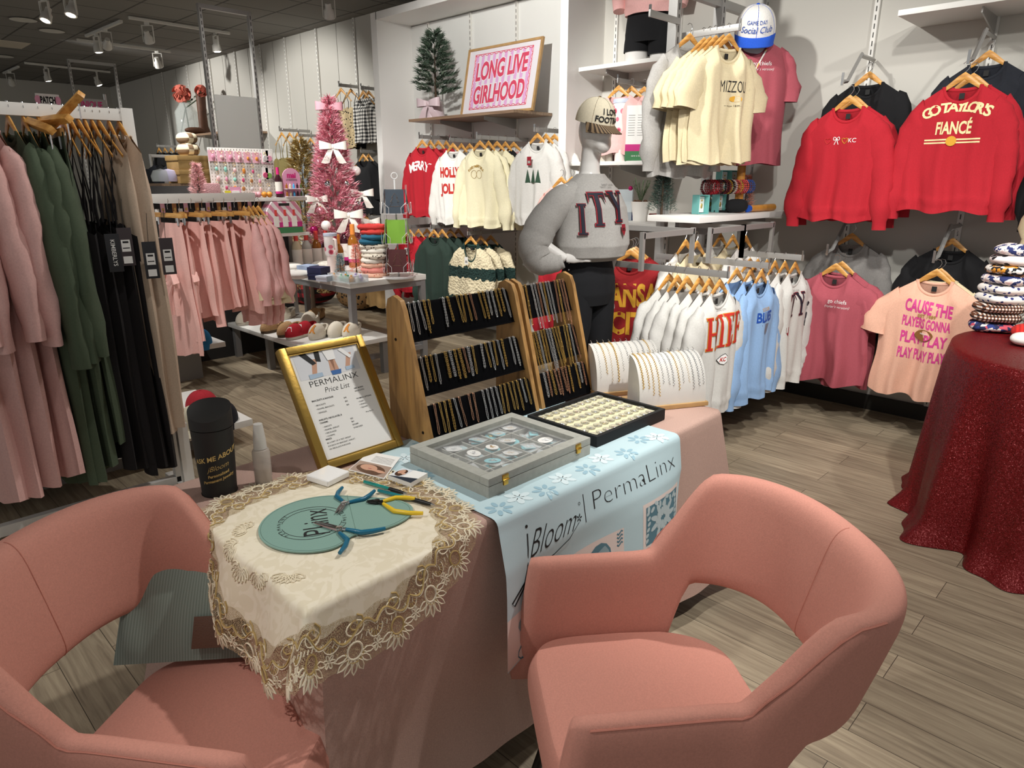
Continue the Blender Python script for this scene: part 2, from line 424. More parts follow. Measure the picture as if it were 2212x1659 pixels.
# ceiling: tracks with lamp heads
TRK = mat('track_white', '#cfccc5', .45)
LAMP = mat('lamp_lit', '#fff3e0', .4, emit=14)
LENS = mat('lamp_off', '#d8d5ce', .15, spec=.8)
LOOK = [(-6.3, 2.1, 3.31, 0, 1.7), (-9.0, 2.2, 3.31, 0, 1.4), (-12.4, 2.6, 3.31, 0, 1.5)]
def track(label, a, b):
    a = V(a); b = V(b); c = (a + b) / 2
    t = thing('light_track', label, 'light track', c)
    ang = math.atan2(b.y - a.y, b.x - a.x)
    MB().box((0, 0, 0), ((b - a).length, .035, .03), T=MX.Rotation(ang, 4, 'Z')).build('rail', TRK, t, bev=.003)
def head(label, p, az, tilt, lit):
    t = thing('track_spotlight', label, 'spotlight', p, az, 'spotlights on the ceiling tracks')
    MB().box((0, 0, -.02), (.05, .03, .04)).build('adapter', TRK, t, bev=.004)
    m = MB()
    for s in (-1, 1): m.box((s * .06, 0, -.13), (.008, .022, .18))
    m.box((0, 0, -.045), (.128, .022, .008)); m.build('yoke', TRK, t)
    T = MX.Translation((0, 0, -.19)) @ MX.Rotation(D2R(tilt), 4, 'X')
    can = MB().lathe([(.0, .1), (.028, .098), (.032, .05), (.05, .03), (.056, -.04), (.052, -.04)], 20, T=T).build('lamp_can', TRK, t)
    MB().lathe([(.0, -.048), (.03, -.047), (.051, -.035), (.05, -.03)], 20, T=T).build('bulb', LAMP if lit else LENS, can)
def onc(px, py, z=3.33):        # a point on the ceiling seen at this pixel of the 2212 x 1659 frame (used once, to lay out the lamps)
    cy_, sy_ = math.cos(D2R(44.5)), math.sin(D2R(44.5)); cp, sp = math.cos(PITCH), math.sin(PITCH)
    X, Y = (px - 1106) / 1480, (829.5 - py) / 1480
    d = (-sy_ * cp + X * cy_ - Y * sy_ * sp, cy_ * cp + X * sy_ + Y * cy_ * sp, -sp + Y * cp)
    k_ = (z - 1.55) / d[2]
    return (d[0] * k_, d[1] * k_, z)
for lab, a, b in (('ceiling track passing behind the near chrome frame', (278, 38), (496, 72)), ('short ceiling track pointing at the camera', (186, 78), (262, 46)),
                  ('ceiling track with two lamps left of the near chrome frame', (166, 86), (368, 112)), ('farthest ceiling track crossing the far chrome frame', (53, 136), (238, 156)),
                  ('short track at the left picture edge', (8, 158), (40, 144))):
    track(lab, onc(*a), onc(*b))
for lab, p, az, ti, lit in (('lit spotlight at the top left corner of the picture', (92, -8), .4, -25, 1), ('lit spotlight half cut by the top edge above the left', (146, -22), .6, -20, 1),
        ('unlit spotlight on the long track left of the chrome frame', (316, 46), .9, 35, 0), ('lit spotlight between the two posts of the near chrome frame', (464, 68), 0, 6, 1),
        ('lit spotlight on the short track over the clothes rail', (206, 70), .2, 8, 1), ('unlit spotlight tilted sideways on the short track', (226, 60), 1.4, 60, 0),
        ('unlit spotlight at the right end of the middle track', (338, 108), .9, 30, 0), ('lit spotlight at the left of the farthest track', (98, 142), .3, 12, 1),
        ('lit spotlight inside the far chrome frame', (208, 153), -.3, 20, 1), ('unlit spotlight at the left edge below the others', (20, 152), 1.2, 50, 0),
        ('unlit spotlight above the white recess corner', (708, -16), .9, 30, 0)):
    head(lab, onc(*p), az, ti, lit)
for lab, p in (('round white ceiling speaker near the left edge', (50, 42)), ('small round ceiling vent beside the speaker', (112, 66)), ('round ceiling disc far left', (6, 121))):
    q = onc(*p, 3.355); tag(MB().lathe([(0, 0), (.13, 0), (.14, -.008), (.0, -.012)], 24).build('ceiling_speaker', TRK, loc=q), lab, 'ceiling speaker')
tag(MB().box((0, 0, 0), (.55, .55, .01)).build('ceiling_panel', mat('cream_panel', '#c9bfae', .6), loc=onc(5, 94, 3.352)), 'pale square ceiling panel at the left edge', 'ceiling panel')

# tall slotted chrome frames in the middle of the store
def upright(m, y, z1, T=None, mi=0):
    m.box((0, y, z1 / 2), (.05, .03, z1), mi)
    z = .3
    while z < z1: m.box((.0262, y, z), (.002, .008, .035), 1); z += .06
def tower(label, x, y0, y1, h, panel=True):
    t = thing('display_tower', label, 'display frame', (x, 0, 0))
    for y in (y0, y1):
        m = MB(); upright(m, y, h); m.build('upright', [STEEL, SLOT], t)
    MB().box((0, (y0 + y1) / 2, h - .02), (.04, y1 - y0, .04)).build('cross_bar', STEEL, t)
    if panel:
        MB().box((0, (y0 + y1) / 2 + .02, 1.4), (.02, y1 - y0 - .06, 2.0)).build('back_panel', mat('panel_white', '#dedfda', .5), t)
tower('nearer tall chrome frame with a white panel behind the pegboard', -7.6, 3.26, 3.78, 3.24)
tower('farther tall chrome frame above the left clothes rail', -12.6, 3.34, 3.97, 3.28, False)
# ---------------------------------------------------------------- vendor table
TX0, TX1, TY0, TY1, TZ = -1.87, -1.125, .575, 2.22, .745
t = thing('folding_table', 'folding table hidden under the dusty pink cloth', 'table', (TX0 / 2 + TX1 / 2, (TY0 + TY1) / 2, 0))
MB().box((0, 0, TZ - .03), (TX1 - TX0 - .03, TY1 - TY0 - .03, .04)).build('tabletop', WPAINT, t, bev=.005)
for sx in (-1, 1):
    for sy in (-1, 1): MB().cyl((sx * .3, sy * .68, 0), (sx * .3, sy * .68, TZ - .05), .014, 10).build('leg', DSTEEL, t)
CLOTH = mat('dusty_pink_cloth', '#bd9c8f', .85, bump=(500, .4, .002), var=(300, .10), sheen=.25)
# the cloth: top plus a falling skirt with folds and flared corners; one polar grid from the centre to the hem
def rr_pt(a, hx, hy, r):                 # point on a rounded rectangle at angle a, with outward normal
    c, s_ = math.cos(a), math.sin(a)
    k_ = min(hx / abs(c) if abs(c) > 1e-6 else 1e9, hy / abs(s_) if abs(s_) > 1e-6 else 1e9)
    return c * k_, s_ * k_
def table_cloth(hx, hy, drop, seed, flare=.035):
    rg = random.Random(seed); ph = [rg.uniform(0, 6.28) for _ in range(4)]
    per = []
    N = 400; r = .018
    # walk the perimeter at even steps
    seg = [(hx, -hy, 0, 1, 2 * hy), (hx, hy, -1, 0, 2 * hx), (-hx, hy, 0, -1, 2 * hy), (-hx, -hy, 1, 0, 2 * hx)]
    tot = 4 * (hx + hy)
    def at_s(s_):
        s_ %= tot
        for x, y, dx, dy, L in seg:
            if s_ <= L: return x + dx * s_, y + dy * s_, dy, -dx, s_, L
            s_ -= L
        return seg[0][0], seg[0][1], 1, 0, 0, 1
    def fn(u, v):
        x, y, nx, ny, q, L = at_s(u * tot)
        dc = min(q, L - q)                                  # distance to the nearest corner
        if v < .3:
            k_ = v / .3; return (x * k_, y * k_, 0)
        f = (v - .3) / .7
        if f < .12:
            a = f / .12 * PI / 2
            return (x + nx * r * math.sin(a), y + ny * r * math.sin(a), -r * (1 - math.cos(a)))
        g = (f - .12) / .88
        cx, cy = (1 if x > 0 else -1), (1 if y > 0 else -1)
        co = math.exp(-(dc / .09) ** 2)                    # corner pleat sticks out
        wv = .006 * math.sin(q * 13 + ph[0]) + .003 * math.sin(q * 29 + ph[1]) + .004 * math.sin(q * 7 + ph[2])
        o = r + g * (flare + wv * 1.3) + g * g * .02
        px = x + nx * o + cx * co * g * .085 * (1 - abs(nx) * .35)
        py = y + ny * o + cy * co * g * .085 * (1 - abs(ny) * .35)
        return (px, py, -r - g * (drop - r) * (1 - .03 * co))
    m = MB(); m.grid(fn, N, 34, closed=True); return m
o = table_cloth((TX1 - TX0) / 2, (TY1 - TY0) / 2, .64, 3).build('tablecloth', CLOTH, loc=((TX0 + TX1) / 2, (TY0 + TY1) / 2, TZ), weld=.0004)
tag(o, 'dusty pink cloth draped over the jewellery table', 'tablecloth')
Z0 = TZ + .0015

# ---- blue runner
RBLUE = mat('runner_blue', '#b9d0d6', .7, bump=(600, .2, .001), sheen=.1)
RPINK = mat('runner_pale', '#e3d3cc', .75); RTEAL = mat('runner_teal', '#587d8b', .75); RGREY = mat('runner_grey_blue', '#8fa6ae', .75)
XE = TX1 + .024
def run_pt(a, q, off=0.0):
    """a: 0..1 across (y from left to right edge), q: metres from the table's front edge, positive hanging down"""
    y0, y1 = 1.05, 1.885
    if q <= 0:
        return V((XE + q, y0 + (y1 - y0) * a, TZ + .006 + off))
    r = .022; arc = r * PI / 2
    if q < arc:
        g = q / r; return V((XE + (r + off) * math.sin(g), y0 + (y1 - y0) * a, TZ + .006 - r + (r + off) * math.cos(g)))
    d = q - arc
    lf = max(0, 1 - a / .12); rt = max(0, 1 - (1 - a) / .1)
    yy = y0 + (y1 - y0) * a - lf * lf * d * .22 - d * .02 * (1 - a)
    wv = .010 * math.sin(a * 9 + 1.2) * min(1, d / .15) + lf * d * .18 - rt * rt * d * .1
    return V((XE + r + off + .02 * min(1, d / .1) + .02 * d / .3 + wv, yy, TZ + .006 - r - d * (1 - .06 * rt)))
QL = .37
def edge_q(a): return QL - .02 * (1 - a) + (-.07 * max(0, (a - .86) / .14) ** 2)
m = MB()
m.grid(lambda u, v: run_pt(u, -.58 + v * (.58 + edge_q(u))), 60, 90)
RUN = tag(m.build('table_runner', RBLUE), 'pale blue printed runner hanging over the table front', 'table runner')
def rprint(name, mt, fnlist, off=.0016):
    m = MB()
    for f in fnlist: f(m)
    return m.build(name, mt, RUN)
W_ = .835
def rp(x, q, off=.0007): return run_pt(x / W_, q, off)       # x metres from the left edge
def line(m, pts, r, mi=0, n=5, close=False):
    m.tube([rp(*p) for p in pts], r, n, mi, closed=close, flat=.25, up=(1, 0, 0))
def blob(m, cx, cq, rx, rq, rot=0, mi=0, off=.0009, n=14, pw=1):
    P = []
    for k_ in range(n):
        a = 2 * PI * k_ / n; x = math.cos(a) * rx; y = math.sin(a) * rq
        if pw != 1: y *= (1 - .5 * math.cos(a)) 
        P.append(rp(cx + x * math.cos(rot) - y * math.sin(rot), cq + x * math.sin(rot) + y * math.cos(rot), off))
    m.poly(P, mi)
def sq(m, xa, xb, qa, qb, mi=0, off=.0004, n=10):
    m.grid(lambda u, v: rp(xa + (xb - xa) * u, qa + (qb - qa) * v, off), n, n, mi, sm=False)
m = MB()
put_text(m, 'PermaLinx', .056, lambda x, y: rp(.575 + x, .108 - y), cut=.25, bold=-.026, wmax=.42)
m.tube([rp(.325, .05 + .01 * k_) for k_ in range(9)], .0014, 5, flat=.3)
put_text(m, 'Bloom', .062, lambda x, y: rp(.178 + x + y * .35, .135 - y), cut=.3, bold=-.014, shear=.45, wmax=.195)
blob(m, .092, .058, .005, .004)
line(m, [(.090, .075), (.080, .11), (.066, .15), (.045, .19), (.018, .213), (.012, .203), (.05, .178)], .0024)
line(m, [(.05, .178), (.10, .165), (.18, .165), (.25, .15), (.295, .12)], .0014)
for a in range(5): blob(m, .298 + .007 * math.cos(a * 1.26), .108 + .007 * math.sin(a * 1.26), .005, .002, a * 1.26)
line(m, [(.305 + .004 * math.cos(a), .07 + .004 * math.sin(a)) for a in [k_ * .8 for k_ in range(8)]], .0007, close=True)
m.build('lettering', INK, RUN)
# printed squares, left to right along the hem
m = MB()
for xa, xb, qa, qb in ((.0, .205, .235, .347), (.26, .49, .205, .355), (.58, .80, .165, .318)): sq(m, xa, xb, qa, qb)
m.build('pale_squares', RPINK, RUN)
m = MB()
sq(m, .595, .79, .178, .306, off=.0007)
for cx, cq, rot in ((.05, .335, .3), (.19, .32, -.2)): line(m, [(cx + .028 * math.cos(a), cq + .022 * math.sin(a)) for a in [k_ * .5 for k_ in range(13)]], .0022, close=True)
line(m, [(.125, .245), (.10, .255), (.098, .285), (.135, .33), (.155, .285), (.15, .25), (.135, .258), (.125, .245)], .0026)
for k_ in range(7): blob(m, .055 + .02 * k_, .30 + .012 * math.sin(k_ * 2), .006, .004, k_)
for k_ in range(6): blob(m, .168 + .004 * k_, .25 + .016 * k_, .005, .0035, k_)
blob(m, .38, .28, .055, .062, .4); blob(m, .46, .34, .03, .03)
for k_ in range(4): line(m, [(.46 + .006 * j, .215 + .012 * k_ + .005 * math.sin(j * 1.5)) for j in range(5)], .003)
m.build('teal_print', RTEAL, RUN)
m = MB()
blob(m, .055, .275, .032, .024, .5, off=.0012); blob(m, .195, .265, .02, .03, off=.0012)
blob(m, .38, .28, .047, .054, .4, off=.0012)
m.build('grey_print', RGREY, RUN)
m = MB()
for L, off in ((9, .0012), (9, .0015)):
    for k_ in range(L):
        a = 2 * PI * k_ / L + (.35 if off > .0014 else 0); rr_ = .05 if off < .0014 else .03
        blob(m, .692 + math.cos(a) * rr_, .242 + math.sin(a) * rr_ * .75, .026 if off < .0014 else .016, .009, a, off=off)
for k_ in range(8): blob(m, .608 + .022 * k_, .188 + .008 * math.sin(k_ * 2.2), .007, .012, k_, off=.0012)
for k_ in range(6): blob(m, .605 + .006 * math.sin(k_), .20 + .018 * k_, .006, .009, 1, off=.0012); blob(m, .775, .20 + .018 * k_, .007, .009, 2 + k_, off=.0012)
for s_ in (-1, 1): line(m, [(.38 + .02 * math.cos(a) * s_ - .01, .275 + .025 * math.sin(a)) for a in [k_ * .5 for k_ in range(9)]], .0035)
m.build('pale_petals', mat('runner_petal', '#b7c5c8', .75), RUN)
# pale flower medallions on the flat part
m = MB()
for cx, cq in ((.05, -.025), (.21, -.012), (.40, -.02), (.58, -.012), (.70, -.05), (.12, -.42), (.05, -.33), (.2, -.52), (.6, -.5), (.75, -.47), (.45, -.5), (.66, -.42)):
    for k_ in range(7):
        a = k_ * 2 * PI / 7 + cx * 9; blob(m, cx + .024 * math.cos(a), cq + .024 * math.sin(a), .014, .007, a, off=.0006)
m.build('teal_flowers', mat('runner_flower', '#93b4c2', .75), RUN)
m = MB()
for cx, cq in ((.08, -.46), (.15, -.34), (.24, -.44), (.55, -.42), (.68, -.53), (.78, -.42), (.13, -.035), (.30, -.03), (.49, -.04), (.76, -.02)):
    for k_ in range(6):
        a = k_ * 2 * PI / 6; blob(m, cx + .022 * math.cos(a), cq + .022 * math.sin(a), .018, .010, a, off=.0008)
m.build('white_flowers', mat('runner_white', '#cfdfe3', .75), RUN)

# ---- lace topper
LC = (-1.335, .72)
EX, EY = TX1 + .026, TY0 - .026
def lace_R(a): return .375 + .075 * math.exp(-((((a + .72 + PI) % (2 * PI)) - PI) / .75) ** 2) + .006 * math.sin(a * 3)
def lace_pt(px, py, off=0.0):
    """unfolded plane position -> draped position"""
    dx, dy = px - EX, EY - py; z = TZ + .009
    r = .02
    def fall(d):
        if d < r * PI / 2: g = d / r; return (r + off) * math.sin(g), -r + (r + off) * math.cos(g)
        h = d - r * PI / 2; return r + off + .03 * min(1, h / .12) + .07 * h, -r - h
    if dx <= 0 and dy <= 0: return V((px, py, z + off))
    if dx > 0 and dy <= 0:
        o_, dz = fall(dx); return V((EX + o_, py, z + dz))
    if dy > 0 and dx <= 0:
        o_, dz = fall(dy); wv = .012 * math.sin(px * 26) * min(1, dy / .1)
        return V((px, EY - o_ - wv, z + dz))
    d = math.hypot(dx, dy); ph = math.atan2(dy, dx); o_, dz = fall(d)
    pl = d * .30 * math.sin(2 * ph)
    return V((EX + o_ * math.cos(ph) * 1.0 + pl * .75, EY - o_ * math.sin(ph) - pl * .75, z + dz * (1 - .1 * math.sin(2 * ph))))
def lp(a, k_, off=0.0):                # a angle, k_ metres inward from the edge
    r = lace_R(a) - k_; return lace_pt(LC[0] + r * math.cos(a), LC[1] + r * math.sin(a), off)
def damask():
    m, n, l, b, tc = nmat('ivory_damask')
    t = n.new('ShaderNodeTexNoise'); t.inputs['Scale'].default_value = 16; t.inputs['Detail'].default_value = 1; t.inputs['Distortion'].default_value = 3
    l.new(tc.outputs['Object'], t.inputs['Vector'])
    r = n.new('ShaderNodeValToRGB'); r.color_ramp.elements[0].position = .46; r.color_ramp.elements[1].position = .52
    r.color_ramp.elements[0].color = lin('#e0d4ba'); r.color_ramp.elements[1].color = lin('#e8ddc6')
    l.new(t.outputs['Fac'], r.inputs[0]); l.new(r.outputs[0], b.inputs['Base Color'])
    q = n.new('ShaderNodeMapRange'); q.inputs[3].default_value = .32; q.inputs[4].default_value = .6; l.new(r.outputs[0], q.inputs[0]); l.new(q.outputs[0], b.inputs['Roughness'])
    b.inputs['Sheen Weight'].default_value = .2
    return m
def netmat():
    m, n, l, b, tc = nmat('lace_net')
    b.inputs['Base Color'].default_value = lin('#bda884'); b.inputs['Roughness'].default_value = .9
    t = n.new('ShaderNodeTexVoronoi'); t.feature = 'DISTANCE_TO_EDGE'; t.inputs['Scale'].default_value = 330
    l.new(tc.outputs['Object'], t.inputs['Vector'])
    g = n.new('ShaderNodeMath'); g.operation = 'LESS_THAN'; g.inputs[1].default_value = .085; l.new(t.outputs['Distance'], g.inputs[0]); l.new(g.outputs[0], b.inputs['Alpha'])
    return m
t = thing('lace_topper', 'ivory damask topper with gold lace border over the table corner', 'tablecloth', (0, 0, 0))
m = MB(); m.grid(lambda u, v: lace_pt(LC[0] + (lace_R(u * 2 * PI) - .095 + .012 * math.sin(u * 2 * PI * 22)) * v * math.cos(u * 2 * PI), LC[1] + (lace_R(u * 2 * PI) - .095 + .012 * math.sin(u * 2 * PI * 22)) * v * math.sin(u * 2 * PI)), 220, 60, closed=True)
m.build('satin_centre', damask(), t, weld=.0004)
m = MB(); m.grid(lambda u, v: lp(u * 2 * PI, .006 + .01 * abs(math.sin(u * PI * 26)) + v * .10, .0008), 440, 10, closed=True)
m.build('lace_net', netmat(), t)
CORD1 = mat('lace_cord_ivory', '#e5d9bf', .75); CORD2 = mat('lace_cord_gold', '#b59a63', .7)
NU = 22; m1 = MB(); m2 = MB()
def lc(mb, pts, a0, sx, r=.0013, closed=False):
    r *= 1.45      # pts: (along metres, inward metres)
    mb.tube([lp(a0 + p[0] / .40, p[1], .0016) for p in pts], r, 4, closed=closed, flat=.7)
for i in range(NU):
    a0 = 2 * PI * i / NU; half = .39 * PI / NU
    kind = i % 2
    # scallop of petals
    npet = 7
    for k_ in range(npet):
        b_ = PI * (k_ + .5) / npet; c0 = (0, .046)
        d0 = (math.cos(b_), -math.sin(b_)); w0 = .0062
        e = [(c0[0] + d0[0] * (.018 + .030 * q) - d0[1] * w0 * s_ * math.sin(PI * min(1, q * 1.0)) , c0[1] + d0[1] * (.018 + .030 * q) + d0[0] * w0 * s_ * math.sin(PI * q)) for s_, q in [(1, 0), (1, .35), (1, .7), (1, 1.0), (-1, .7), (-1, .35), (-1, 0)]]
        lc(m1, e, a0, 1, .0014)
    ring = [(.018 * math.cos(q), .046 + .016 * math.sin(q)) for q in [2 * PI * j / 14 for j in range(14)]]
    lc(m1 if kind else m2, ring, a0, 1, .0017, True)
    lc(m2, [(.022 * math.cos(q), .046 - .022 * math.sin(q)) for q in [PI * j / 10 for j in range(11)]], a0, 1, .0012)
    # flower between scallops
    for k_ in range(6):
        b_ = 2 * PI * k_ / 6
        cx, cy = half + .008 * math.cos(b_), .040 + .008 * math.sin(b_)
        lc(m1, [(cx + .006 * math.cos(b_) * math.cos(q) - .003 * math.sin(b_) * math.sin(q), cy + .006 * math.sin(b_) * math.cos(q) + .003 * math.cos(b_) * math.sin(q)) for q in [2 * PI * j / 8 for j in range(8)]], a0, 1, .0011, True)
    # scroll cords on the inner side
    lc(m2, [(-half + half * 2 * q, .082 + .016 * math.sin(q * 2 * PI * 1.0 + kind * PI)) for q in [j / 14 for j in range(15)]], a0, 1, .0019)
    lc(m1, [(-half + half * 2 * q, .078 + .016 * math.sin(q * 2 * PI * 1.0 + kind * PI)) for q in [j / 14 for j in range(15)]], a0, 1, .0011)
    sp = [((.004 + .0022 * j) * math.cos(j * .7) , .096 + (.004 + .0012 * j) * math.sin(j * .7)) for j in range(12)]
    lc(m2, sp, a0, 1, .0015)
    lc(m1, [(.024 * math.cos(q), .088 + .014 * math.sin(q)) for q in [2 * PI * j / 14 for j in range(14)]], a0, 1, .0012, True)
    lc(m1, [(half + .020 * math.cos(q), .074 - .020 * math.sin(q)) for q in [PI * j / 10 for j in range(11)]], a0, 1, .0012)
    for k_ in range(7): lc(m2, [(half + .010 * math.cos(PI * (k_ + .5) / 7), .074 - .010 * math.sin(PI * (k_ + .5) / 7)), (half + .019 * math.cos(PI * (k_ + .5) / 7), .074 - .019 * math.sin(PI * (k_ + .5) / 7))], a0, 1, .0009)
    for j in range(8):
        x = -half + half * 2 * j / 8
        lc(m1, [(x, .064), (x + .004, .072)], a0, 1, .0009)
m1.build('ivory_cord', CORD1, t); m2.build('gold_cord', CORD2, t)
m = MB()
for i in range(5):                       # loose lace fans lying in the centre
    ca = -2.5 + i * .42; cxy = (LC[0] + .16 * math.cos(ca), LC[1] + .19 * math.sin(ca))
    for k_ in range(8):
        b_ = ca + (k_ - 3.5) * .3
        m.tube([lace_pt(cxy[0] + math.cos(b_) * q + math.cos(b_ + PI / 2) * .006 * s_, cxy[1] + math.sin(b_) * q + math.sin(b_ + PI / 2) * .006 * s_, .0018) for q, s_ in ((.012, 0), (.022, 1), (.035, 1), (.042, 0), (.035, -1), (.022, -1), (.012, 0))], .0014, 4)
m.build('lace_fan', CORD1, t)
# ---------------------------------------------------------------- chairs
VELVET = mat('pink_velvet', '#c88a7a', .85, bump=(900, .5, .002), var=(260, .07), sheen=.32)
SEAM = mat('velvet_seam', '#bb7868', .9)
LEGM = mat('black_leg', '#1d1a18', .4)
def chair(label, x, y, rz):
    t = thing('armchair', label, 'armchair', (x, y, 0), rz)
    hw, ys, st, bb = .252, -.235, .30, .215          # half width, arm front, straight arm length, depth of the back curve
    def path(s):                                     # s in -1..1, 0 = middle of the back
        a = abs(s); sg = 1 if s > 0 else -1
        if a > .5:
            f = (1 - a) / .5; return V((sg * hw, ys + st * f, 0)), V((sg, 0, 0))
        g = a / .5 * PI / 2
        px = hw * math.sin(g) ** .78; py = ys + st + bb * math.cos(g) ** .78
        n = V((px / hw ** 2, (py - ys - st) / bb ** 2, 0)).normalized(); n.x *= sg
        return V((sg * px, py, 0)), n
    ss = lambda a, b, v: (lambda q: q * q * (3 - 2 * q))(max(0, min(1, (v - a) / (b - a))))
    def hts(s):
        a = abs(s)
        top = .665 + .185 * (1 - ss(.39, .545, a)) + .0 * a
        bot = .33 + .245 * (1 - ss(.41, .52, a)) + .012 * (1 - ss(0, .4, a))
        return bot, top
    NS, NR = 108, 28
    def fn(u, v):
        q = u * 2 - 1
        s = math.copysign(min(1, abs(q) * 1.03), q); cap = max(0, (abs(q) * 1.03 - 1) / .03)
        # arm ends close with a rounded nose
        p, n = path(max(-1, min(1, s))); b, tp = hts(s)
        e = math.sqrt(max(0, 1 - cap * cap)) if cap > 0 else 1
        g = v * 2 * PI
        c, sn = math.cos(g), math.sin(g)
        wx = math.copysign(abs(c) ** .75, c); hz = math.copysign(abs(sn) ** .34, sn)
        th = .034 * (1 - .15 * ss(.3, .6, abs(s)))
        z = (b + tp) / 2 + (tp - b) / 2 * hz * (e * .12 + .88)
        o = p + n * (th * wx * e)
        lean = max(0, z - .46)
        bk = 1 - ss(.3, .62, abs(s))
        o += n * (lean * (.12 * bk + .05)) + V((0, 1, 0)) * lean * .10 * bk
        if abs(s) >= .8: o.y -= (.62 - z) * .16 * ss(.8, 1, abs(s)) - .0
        if cap > 0: o.y -= .03 * math.sqrt(max(0, 1 - (1 - cap) ** 2)) if cap < 1 else .03
        o.z = z
        return o
    m = MB(); m.grid(lambda u, v: fn(v, u), NR, NS, closed=True); shell = m.build('shell', VELVET, t, weld=.0005, ang=80)
    # piping along the outside of the arms and up the middle of the back
    def outer(s, f, off=.0): 
        return fn((s / 1.03 + 1) / 2, f)
    m = MB()
    m.tube([outer(s / 40, .155) for s in range(-40, -14)], .0015, 5); m.tube([outer(s / 40, .155) for s in range(14, 41)], .0022, 5)
    m.tube([outer(0.0, .26 + .47 * k_ / 16) for k_ in range(17)], .0012, 5)
    m.build('piping', SEAM, shell)
    # seat cushion
    def seat(u, v):
        a = u * 2 * PI; c, s_ = math.cos(a), math.sin(a)
        k_ = math.sin(v * PI / 2)
        ex = .36
        x = math.copysign(abs(c) ** ex, c) * .236; y = -.035 + math.copysign(abs(s_) ** ex, s_) * (.245 if s_ < 0 else .25)
        if s_ > 0: x *= 1 - .30 * (max(0, y) / .22) ** 2
        if v < .5:
            f = v / .5; f2 = math.sin(f * PI / 2)
            return (x * f2 * .93, y * f2 * .93 - .002, .482 - .016 * f2 ** 4)
        f = (v - .5) / .5
        return (x * (.93 + .07 * math.sin(f * PI)), (y) * (.93 + .07 * math.sin(f * PI)), .466 - f * .12)
    m = MB(); m.grid(seat, 72, 22, closed=True); m.build('seat', VELVET, t, weld=.0006, ang=80)
    m = MB(); m.box((0, -.02, .335), (.42, .42, .03)); m.build('seat_base', LEGM, t, bev=.01)
    for sx in (-1, 1):
        for sy in (-1, 1):
            MB().tube([(sx * .17, -.02 + sy * .16, .33), (sx * .235, -.02 + sy * .235, 0)], [.019, .011], 12).build('leg', LEGM, t)
    return t
chair('pink velvet armchair with an empty seat, facing the lettered runner', -.640, 1.12, D2R(-39))
chair('pink velvet armchair with a grey green pouch on its seat', -1.285, .385, D2R(126))

# pouch on the left chair
CORD = ramp_mat('corduroy', checks(160, [(0, '#87938a'), (.3, '#758178')], (0,)), .95)
t = thing('zip_pouch', 'grey green corduroy zip pouch leaning on the left pink armchair', 'pouch', (-1.475, .415, .487), rot=(D2R(-36), 0, D2R(50)))
def pouch(u, v):
    a = u * 2 * PI; c, s_ = math.cos(a), math.sin(a)
    x = math.copysign(abs(c) ** .3, c) * (.15 - .008 * v); th = .028 * math.sin(max(.02, min(.98, v)) * PI) ** .6 * (.75 + .25 * math.sin(v * 5 + 2 * x * 20))
    return (x, s_ * (th + .003), v * .25)
MB().grid(pouch, 60, 24, closed=True).build('pouch_body', CORD, t)
MB().tube([(-.145, 0, .252), (.145, 0, .252)], .005, 6).build('zip', mat('zip_grey', '#7d8a84', .5), t)
MB().box((-.14, -.008, .262), (.008, .003, .022)).build('zip_pull', mat('zip_pull', '#6fa8a4', .35, .6), t)
MB().box((.085, -.031, .06), (.11, .003, .07)).build('leather_patch', mat('brown_leather', '#5a3b2a', .6, bump=(300, .3)), t, bev=.001)

# ---------------------------------------------------------------- things on the vendor table
# gold frame
GOLDF = mat('brushed_gold', '#b08f48', .36, .85, bump=(60, .15))
t = thing('picture_frame', 'gold picture frame with a printed jewellery price list', 'picture frame', (-1.652, 1.045, Z0 + .003), rot=(D2R(-31.5), 0, PI / 2))
fw, fh, fb = .285, .378, .022
m = MB()
for x, z, sx, sz in ((-fw / 2 + fb / 2, fh / 2, fb, fh), (fw / 2 - fb / 2, fh / 2, fb, fh), (0, fb / 2, fw - fb * 2, fb), (0, fh - fb / 2, fw - fb * 2, fb)): m.box((x, 0, z), (sx, .028, sz))
m.build('frame_moulding', GOLDF, t, bev=.004)
m = MB()
for x, z, sx, sz in ((-fw / 2 + fb + .002, fh / 2, .005, fh - 2 * fb), (fw / 2 - fb - .002, fh / 2, .005, fh - 2 * fb), (0, fb + .002, fw - fb * 2, .005), (0, fh - fb - .002, fw - fb * 2, .005)): m.box((x, -.006, z), (sx, .008, sz))
m.build('inner_lip', GOLDF, t)
MB().box((0, .008, fh / 2), (fw - .02, .006, fh - .02)).build('backing', mat('frame_backing', '#3a2a1c', .8), t)
MB().box((0, -.002, fh / 2), (fw - 2 * fb, .004, fh - 2 * fb)).build('price_sheet', PAPER, t)
F = lambda x, z: V((x, -.0046, z))
m = MB()
def tl(s, x, z, h, bold=0, shear=0, wmax=None, left=True, mi=0):
    vs, fs = text2d(s, bold, shear)
    wd = wmax or (max(v[0] for v in vs) - min(v[0] for v in vs)) * h / .7
    put_text(m, s, h, lambda a, b: F(x + a + (wd / 2 if left else 0), z + b), mi, bold, shear, wmax=wmax)
tl('PERMALINX', 0, .247, .0185, -.012, wmax=.165, left=False)
tl('Price List', 0, .222, .0165, -.012, .25, wmax=.085, left=False)
tl('BRACELETS & BANGLES', -.095, .203, .0048, .012); tl('ANKLETS, NECKLACES, &', -.095, .143, .0048, .012); tl('CHARMS', -.095, .134, .0048, .012); tl('RINGS', -.095, .083, .0048, .012)
for i, s_ in enumerate(('BRACELETS', 'ENAMEL BRACELETS', 'BANGLES')): tl('\u2022 ' + s_, -.09, .188 - .0115 * i, .0043)
for i, s_ in enumerate(('ANKLETS', 'ENAMEL ANKLET', 'NECKLACES', 'CHARMS')): tl('\u2022 ' + s_, -.09, .121 - .0098 * i, .0043)
